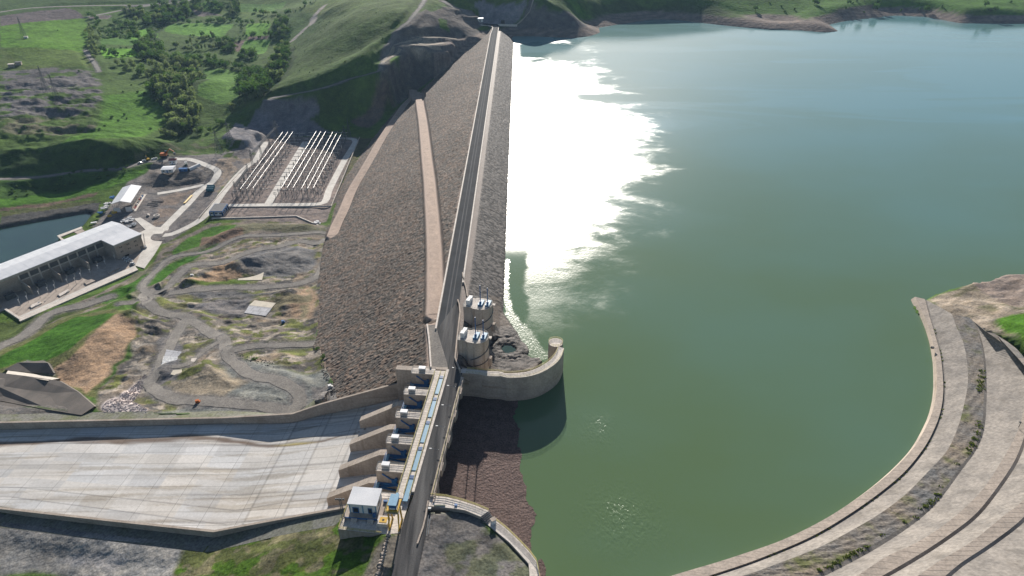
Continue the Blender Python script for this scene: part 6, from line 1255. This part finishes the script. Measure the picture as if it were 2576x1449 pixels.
# conductors
def wire(p, q, sag, m, r=.05):
    p, q = Vector(p), Vector(q); P = []
    for i in range(15): f = i/14; v = p.lerp(q, f); v.z -= sag*4*f*(1-f); P.append(v)
    m.path(P, r, 3)
m = MB(); k1 = at(580, 363, -61); k2 = at(552, 388, -69); g3 = gnd(146, 255); s1 = at(660, 358, -54)
for k in range(3):
    for s in (-3.5, 3.5): wire((k1[0]+s, k1[1], k1[2]+19+k*3.5), (g3[0]+s, g3[1], g3[2]+21+k*3.5), 14, m); wire((k1[0]+s, k1[1], k1[2]+19+k*3.5), (s1[0]+s, s1[1]+k*6, -52), 2, m)
tag(m.build('power_line', m_gsteel), 'thin overhead conductors strung from the knoll pylons across the valley', 'power line')
crumple(800, 560, zS, 2.4, 'debris_heap', 'pale scrap heap at the right end of the switchyard front wall', 'scrap heap', m_plas, 10)

# ---------------------------------------------------------------- concrete pads and odd items on the terraces
def pad(q, lb, mt_, z=None, h=.35):
    P = G(q); z = (sum(p[2] for p in P)/len(P)-.1) if z is None else z; o = MB().prism([(p[0], p[1]) for p in P], z-2.0, z+h).build('concrete_pad', mt_); tag(o, lb, 'concrete pad'); return o
pad('605,684.5 664,683 659,705 598,705', 'plain beige rectangular concrete pad on the spoil terraces, the upper one', m_beige, -57.9)
pad('641,757 694,763 684,776 627,771', 'beige upper half of the larger concrete pad', m_beige, -52.8); pad('627,771.5 684,776.5 669,796.5 615,788.5', 'pale grey jointed lower half of the larger concrete pad', m_pgrey, -52.8)
pad('420,883 457,885 450,899 414,897', 'pale worn concrete slab beside the dirt track, uppermost of three', m_pgrey, None); pad('414,903 448,902 436,922 402,925', 'pale broken concrete slab beside the dirt track, middle of three', m_plas, None, .3); pad('436,934 458,933 455,943 430,944', 'small beige slab beside the dirt track, lowest of three', m_beige, None)
pad('482,903 496,902 487,913 479,912', 'tiny pale slab right of the worn slabs', m_deck, None)
def rubble(q, lb, mt_, n, smin, smax, name='rubble_heap', hh_=1.2):
    P = G(q); xs = [p[0] for p in P]; yy_ = [p[1] for p in P]; m = MB(); k = 0
    while k < n:
        x, y = random.uniform(min(xs), max(xs)), random.uniform(min(yy_), max(yy_))
        if not inpoly(np.array([x]), np.array([y]), P)[0]: continue
        s = random.uniform(smin, smax); z = float(hz(x, y)); j = [random.uniform(.5, 1) for _ in range(5)]
        m.add([(x-s*j[0], y-s*j[1], z-.3), (x+s*j[2], y-s*j[3], z-.3), (x+s*j[1], y+s*j[4], z-.3), (x-s*j[2], y+s*j[0], z-.3), (x, y, z+s*j[3]*hh_), (x+s*.5, y+s*.2, z+s*j[4]*hh_)], [(0, 1, 5, 4), (1, 2, 5), (2, 3, 4, 5), (3, 0, 4)]); k += 1
    return tag(m.build(name, mt_), lb, 'rubble', kind='stuff')
m_rub = mat('white_rubble', (.50, .44, .42), (.36, .31, .30), .4, .9, fine=.2)
rubble('300,1000 330,975 350,958 365,965 350,990 335,1010 372,1030 372,1046 258,1048 255,1025 272,1008', 'heap of broken pinkish white rubble against the spillway wall', m_rub, 900, .3, 1.0, hh_=.35)
rubble('318,985 350,955 362,940 372,950 350,975', 'loose white rubble at the end of the dirt track', m_rub, 60, .3, .8, hh_=.4)
rubble('560,880 600,890 650,900 690,910 690,925 640,915 590,905', 'dark scattered rocks beside the curved dirt track', m_grav, 110, .2, .8, hh_=.6); rubble('480,835 520,845 500,860 450,850', 'scattered dark rocks on the mound below the junction', m_grav, 50, .2, .8, hh_=.6)
rubble('800,900 845,960 852,990 838,1000 815,950', 'grey rocks fallen at the foot of the boulder slope', m_grav, 120, .2, .8, hh_=.7)
rubble('1085,1290 1230,1305 1330,1420 1325,1447 1080,1447 1060,1340', 'small stones scattered over the grey ground right of the near road', m_pconc, 300, .06, .2, hh_=.6)
rubble('400,1300 860,1290 940,1350 930,1449 400,1449', 'small stones scattered over the grassy slope below the control platform', m_pconc, 200, .08, .22, hh_=.6)
for j, (x, y, lb) in enumerate(((497, 1013, 'small orange and white object on the flat ground near the spillway wall'), (712, 812, 'small blue box at the edge of the lower pad terrace'), (830, 975, 'small white tank at the foot of the boulders'), (483, 695, 'small pale post by the track'))):
    g = gnd(x, y); o = MB(); o.box((g[0], g[1], g[2]+.8), (1.6, 1.3, 1.6), .4); o.box((g[0]+.9, g[1]+.2, g[2]+.5), (.8, 1.1, 1.0), .1); o = o.build('site_box', (m_oran, m_dblue, m_white, m_white)[j]); tag(o, lb, 'box')
# portal structure with two dark walls at the left edge
g = at(0, 980, -50)
t = thing('outlet_portal', at(100, 990, -52), 'dark concrete outlet walls cut into the slope at the left edge', 'outlet structure')
m_dconc = mat('shade_dark_concrete', (.15, .13, .115), (.10, .09, .082), .1, .9, fine=.12)  # dark tone puts the outlet walls' shade into the colour
def slab4(q, zs, name, mt_, thick=1.2):
    P = [at(p[0], p[1], gnd(*p)[2]+z) for p, z in zip(pts(q), zs)]; n = len(P); m = MB(); m.add([(p[0], p[1], p[2]) for p in P]+[(p[0], p[1]+thick, p[2]-thick) for p in P], [tuple(range(n)), tuple(range(n, 2*n))[::-1]]+[(i, i+n, (i+1) % n+n, (i+1) % n) for i in range(n)]); return m.build(name, mt_, t)
slab4('-40,958 0,938 60,945 150,958 195,985 238,1022 205,1044 120,1030 -40,1000', [6, 6, 6, 5, 3.5, 1.6, .8, .8, .8], 'wall_face', m_dconc)
slab4('10,930 45,912 105,907 120,913 135,938 80,938', [1, 3, 4, 4, 1, .8], 'upper_wall_face', m_dconc)
slab4('-40,1003 120,1031 200,1044 235,1049 180,1056 -40,1060', [.4]*6, 'channel_floor', m_dconc); slab4('20,932 80,940 150,952 120,957 15,940', [.9, .9, .9, 5.5, 6.4], 'ledge', m_conc)
# far left huts
for x, y, lb in ((30, 168, 'small pale block hut in the left fields'), (48, 163, 'small dark block hut beside the pale one in the left fields'), (66, 96, 'tiny white kiosk on the bright field at the upper left')):
    g = gnd(x, y); t = thing('field_hut', g, lb, 'hut'); s = 5 if y > 100 else 3.5; MB().box((g[0], g[1], g[2]+s*.35), (s*1.4, s, s*.8), .3).build('wall', m_pconc if x != 66 else m_white, t); MB().box((g[0], g[1], g[2]+s*.78), (s*1.6, s*1.2, .3), .3).build('roof', m_groof if x == 48 else m_deck, t)
g = gnd(2403, 807); o = MB().box((2400*0+at(2345, 876, -9)[0], at(2345, 876, -9)[1], -8.6), (1.2, .9, .9)).build('valve_box', m_groof); tag(o, 'small dark box on the waterside wall of the right bank', 'box')
p = at(2562, 1075, 2.5); o = MB().tube(p, (p[0], p[1], p[2]+2.6), .12, 5); o.box((p[0]-.3, p[1], p[2]+2.6), (.8, .4, .3)); o = o.build('gauge_post', m_gsteel); tag(o, 'dark gauge post on the coping at the right edge of the photo', 'post')

# ---------------------------------------------------------------- trees
def crown_mesh(seed, kind):
    r = random.Random(seed); m = MB(); lob = []
    if kind == 'tall': dims = (2.6, 2.6, 5.6); zc = 7.5; n = 520
    elif kind == 'bush': dims = (2.6, 2.2, 1.6); zc = 1.5; n = 260
    else: dims = (4.6, 4.4, 3.6); zc = 5.8; n = 620
    for _ in range(9 if kind != 'bush' else 5): lob.append((r.uniform(-.6, .6)*dims[0], r.uniform(-.6, .6)*dims[1], zc+r.uniform(-.55, .6)*dims[2], r.uniform(.38, .62)))
    for i in range(n):
        lx, ly, lz, ls = r.choice(lob); u = Vector((r.gauss(0, 1), r.gauss(0, 1), r.gauss(0, 1))).normalized(); rad = r.uniform(.72, 1.05)
        c = Vector((lx+u.x*dims[0]*ls*rad, ly+u.y*dims[1]*ls*rad, lz+u.z*dims[2]*ls*rad)); s = r.uniform(.28, .62)*(1 if kind != 'bush' else .7)
        nn = (u+Vector((r.uniform(-.7, .7), r.uniform(-.7, .7), r.uniform(-.3, .9)))).normalized(); a = nn.orthogonal().normalized(); b = nn.cross(a); th = r.uniform(0, 6.28); a, b = a*math.cos(th)+b*math.sin(th), b*math.cos(th)-a*math.sin(th)
        m.add([tuple(c+a*s), tuple(c+b*s*.8), tuple(c-a*s*.9), tuple(c-b*s)], [(0, 1, 2, 3)])
    return m
def trunk_mesh(kind):
    m = MB(); h = {'tall': 7, 'bush': 1.2, 'round': 5}[kind]; m.tube((0, 0, -1), (0, 0, h), .35, 6, .16)
    if kind != 'bush':
        for a in range(4): m.tube((0, 0, h*.5), (1.9*math.cos(a*1.6), 1.9*math.sin(a*1.6), h*.95), .16, 4, .07)
    return m
PRO = []
for i, (kd, lm) in enumerate((('round', 0), ('round', 1), ('round', 2), ('round', 0), ('tall', 1), ('tall', 0), ('bush', 2), ('bush', 0))):
    t = bpy.data.objects.new('broadleaf_tree' if kd != 'bush' else 'bush', None); COL.objects.link(t); crown_mesh(30+i, kd).build('crown', m_leaf[lm], t); trunk_mesh(kd).build('trunk', m_bark, t); PRO.append([t, False, kd])
LAB = {0: ('mid green round crowned tree in the tree belts of the valley', 'mid green trees of the valley'), 1: ('grey green willow like tree in the tree belts of the valley', 'grey green trees of the valley'), 2: ('dark green dense tree in the tree belts of the valley', 'dark green trees of the valley')}
UND = []
LM = [0, 1, 2, 0, 1, 0, 2, 0]; NT = 0
def plant(k, x, y, s, label=None, group=None, cat='tree'):
    global NT
    t, used_, kd = PRO[k]; z = float(hz(x, y))-.3
    if not used_: o = t; PRO[k][1] = True; o.location = (x, y, z); o.rotation_euler.z = random.uniform(0, 6)
    else: o = copytree(t, (x, y, z), random.uniform(0, 6))
    o.scale = (s*random.uniform(.9, 1.1), s*random.uniform(.9, 1.1), s*random.uniform(.85, 1.15)); tag(o, label or LAB[LM[k]][0], cat, group or (None if label else LAB[LM[k]][1])); NT += 1
    o.name = (cat.replace(' ', '_') if cat != 'tree' else ('tall_tree' if kd == 'tall' else NAMES[LM[k]]))
    return o
NAMES = {0: 'broadleaf_tree', 1: 'willow_like_tree', 2: 'dark_tree'}  # all broadleaf trees; names follow leaf colour and crown shape, not species
def belt(q, n, kinds, s0, s1, wd=0, **kw):
    P = pts(q); k = 0; tr_ = 0
    xs = [p[0] for p in P]; yy_ = [p[1] for p in P]; PG = [gnd(*p) for p in P]
    X0, X1, Y0, Y1 = min(p[0] for p in PG), max(p[0] for p in PG), min(p[1] for p in PG), max(p[1] for p in PG)
    if wd:
        P3 = resamp(PG, n)
        for p in P3: plant(random.choice(kinds), p[0]+random.uniform(-wd, wd), p[1]+random.uniform(-wd, wd)*1.5, random.uniform(s0, s1), **kw)
        return
    pl_ = []; UND.append(PG)
    while k < n and tr_ < 9000:
        tr_ += 1; x, y = random.uniform(X0, X1), random.uniform(Y0, Y1)
        if not inpoly(np.array([x]), np.array([y]), PG)[0]: continue
        if any((x-a)**2+(y-b)**2 < 22 for a, b in pl_): continue
        pl_.append((x, y)); plant(random.choice(kinds), x, y, random.uniform(s0, s1), **kw); k += 1
R_K = [0, 1, 2, 3, 0, 2]; G_K = [1, 1, 4, 0, 1, 3]
belt('400,200 430,195 470,225 490,262 505,300 490,330 450,345 430,330 440,300 425,270 385,240 385,215', 74, G_K, 1.2, 1.75)
belt('385,175 430,155 490,160 500,175 520,195 480,215 440,225 400,215', 36, G_K, 1.2, 1.7)
belt('340,110 390,85 410,120 420,150 380,160 350,150', 28, R_K, 1.2, 1.6)
belt('355,40 400,15 480,15 490,40 450,50 420,62 395,80 370,70', 36, R_K, 1.2, 1.8)
belt('310,25 360,15 360,40 320,48', 8, G_K, .9, 1.3)
belt('600,200 630,185 650,190 672,200 665,235 640,252 605,245 598,225', 28, [2, 2, 0, 2], 1.3, 1.7)
belt('645,185 680,170 700,130 725,110 735,145 715,190 680,225 668,245 655,240', 36, R_K, 1.1, 1.6)
belt('680,100 690,50 720,40 735,75 725,110', 14, [1, 2, 0, 6], .8, 1.2)
belt('545,110 580,95 600,110 590,135 560,140', 12, R_K, .9, 1.3); belt('570,20 600,10 610,50 580,55', 8, [4, 5, 4], 1.2, 1.7)
belt('222,75 232,95 236,115 232,130 240,140', 16, [4, 1, 1], .8, 1.1, wd=3); belt('225,42 250,60 240,75', 7, R_K, .8, 1.2, wd=3)
belt('470,128 520,124 560,118', 22, [4, 5, 1], .55, .75, wd=1.5); belt('556,160 590,168 632,178', 18, [4, 5], .5, .7, wd=1.2); belt('440,120 500,110 540,92', 10, G_K, .7, 1.1, wd=4)
belt('260,130 300,145 345,138', 12, [6, 7, 2], .9, 1.4, wd=3); belt('295,165 320,158 335,170 318,180', 6, G_K, .9, 1.3, wd=4)
belt('575,290 600,270 630,255 660,246', 7, [1, 0, 1], .9, 1.2, wd=4); belt('455,340 500,345 540,330 560,310', 6, [1, 0], .8, 1.1, wd=5)
belt('480,60 560,52 640,60 690,62', 16, R_K, .6, 1.0, wd=5); belt('640,30 690,38', 8, R_K, .8, 1.1, wd=4); belt('420,20 560,2', 12, R_K, .8, 1.2, wd=4)
belt('250,100 345,95 350,60 300,50 250,70', 10, R_K, .9, 1.3); belt('420,150 480,140 545,150 540,160 470,165', 10, R_K, .9, 1.4); belt('600,140 640,120 650,150 610,165', 8, R_K, .9, 1.4); belt('500,30 550,30 600,5 480,5', 8, R_K, 1, 1.4)
belt('720,38 760,20 790,5', 8, [6, 2], .8, 1.1, wd=5); belt('345,185 385,205 395,225', 6, G_K, 1, 1.4, wd=5); belt('440,280 425,330 435,350', 8, G_K, 1, 1.4, wd=6)
for q, n_, kk in (('245,125 300,122 345,125', 9, [6, 7]), ('350,120 400,150 430,155', 9, [2, 6]), ('610,60 612,90 600,105', 7, [6, 7]), ('615,92 680,92', 8, [6, 2]), ('480,92 540,98 600,100', 12, [6, 7, 2]), ('410,58 480,55 560,58', 12, [6, 2]), ('250,95 235,150', 6, [1, 4]), ('510,165 600,176', 10, [2, 6]), ('440,165 480,150 540,160', 8, [2, 0]), ('345,45 340,75 345,100', 6, [1, 0]), ('700,60 715,95', 6, [2, 0]), ('390,190 400,220 385,250', 6, [1, 2])): belt(q, n_, kk, .8, 1.35, wd=4)
# orchard rows
for i in range(6):
    for j in range(9):
        a = gnd(252+j*10+i*1.5, 97+i*3.5)
        if NT < 400: plant(6, a[0], a[1], .95, 'small dark orchard tree planted in rows left of the tree belts', 'orchard trees in rows', 'orchard tree')
BSH = 'single dark bush on the open grass of the left fields'
for x, y in ((146, 77), (330, 215), (310, 232), (345, 233), (365, 236), (280, 297), (315, 290), (318, 299), (250, 325), (265, 318), (300, 305), (380, 325), (200, 180), (150, 330), (60, 320), (70, 345), (110, 340)): g = gnd(x, y); plant(6, g[0], g[1], random.uniform(.6, 1.1), BSH, 'scattered bushes on the left fields', 'bush')
for i in range(40):
    x = random.uniform(20, 330); y = 520-x*.25+random.uniform(-42, -4); g = gnd(x, y); plant(random.choice((6, 7)), g[0], g[1], random.uniform(.5, .95), 'small bush on the dark terraces between river and light road', 'bushes on the river terraces', 'bush')
for i in range(26):
    x = random.uniform(1840, 2560); y = random.uniform(2, 34)+(x > 2200)*0; g = gnd(x, y); plant(random.choice((6, 2, 6)), g[0], g[1], random.uniform(.8, 1.3), 'small tree on the green far shore of the lake', 'trees on the far shore', 'tree')
for i in range(34):
    x = random.uniform(740, 980); y = random.uniform(30, 190)
    if y > 250-(x-680)*.32: continue
    g = gnd(x, y); plant(6, g[0], g[1], random.uniform(.3, .55), 'tiny dark shrub on the grass hill', 'shrubs on the grass hill', 'shrub')
for x, y in ((640, 905), (800, 880), (812, 900)): g = gnd(x, y); plant(7, g[0], g[1], .7, {640: 'small bright green tree beside the curved dirt track', 800: 'upper green shrub at the foot of the boulder slope', 812: 'lower green shrub at the foot of the boulder slope'}[x], None, 'shrub')
m = MB()
for PG in UND:
    X0, X1, Y0, Y1 = min(p[0] for p in PG), max(p[0] for p in PG), min(p[1] for p in PG), max(p[1] for p in PG); n = int((X1-X0)*(Y1-Y0)/38); ptsx = np.random.default_rng(5).uniform((X0, Y0), (X1, Y1), (n, 2)); ok = inpoly(ptsx[:, 0], ptsx[:, 1], PG)
    for x, y in ptsx[ok]:
        z = float(hz(x, y)); R0 = random.uniform(1.6, 3.4)
        for _ in range(26):
            u = Vector((random.gauss(0, 1), random.gauss(0, 1), abs(random.gauss(0, 1)))).normalized(); c = Vector((x, y, z))+Vector((u.x*R0, u.y*R0, u.z*R0*.9)); nn = (u+Vector((random.uniform(-.6, .6), random.uniform(-.6, .6), .4))).normalized(); a = nn.orthogonal().normalized(); b = nn.cross(a); s_ = random.uniform(.5, .9)
            m.add([tuple(c+a*s_), tuple(c+b*s_), tuple(c-a*s_), tuple(c-b*s_)], [(0, 1, 2, 3)])
tag(m.build('undergrowth', m_leaf[2]), 'low dense bushes filling the gaps below the tree belts of the valley', 'undergrowth', kind='stuff')
for t, u, kd in PRO:
    if not u:
        for c in list(t.children): bpy.data.objects.remove(c)
        bpy.data.objects.remove(t)
print('trees', NT, 'objects', len(bpy.data.objects))

# ---------------------------------------------------------------- air
HZ = True
if HZ:
    m = bpy.data.materials.new('haze_air'); m.use_nodes = True; t = m.node_tree; t.nodes.remove(t.nodes['Principled BSDF']); pv = N(t, 'ShaderNodeVolumePrincipled'); pv.inputs['Color'].default_value = (.45, .7, 1, 1); pv.inputs['Density'].default_value = .000035; pv.inputs['Anisotropy'].default_value = .2
    t.links.new(pv.outputs[0], t.nodes['Material Output'].inputs['Volume'])
    zl = float(min(GH.min(), -90))-6; o = MB().box((100, 1500, (zl+230)/2), (9000, 4600, 230-zl)).build('haze', m); tag(o, kind='stuff')
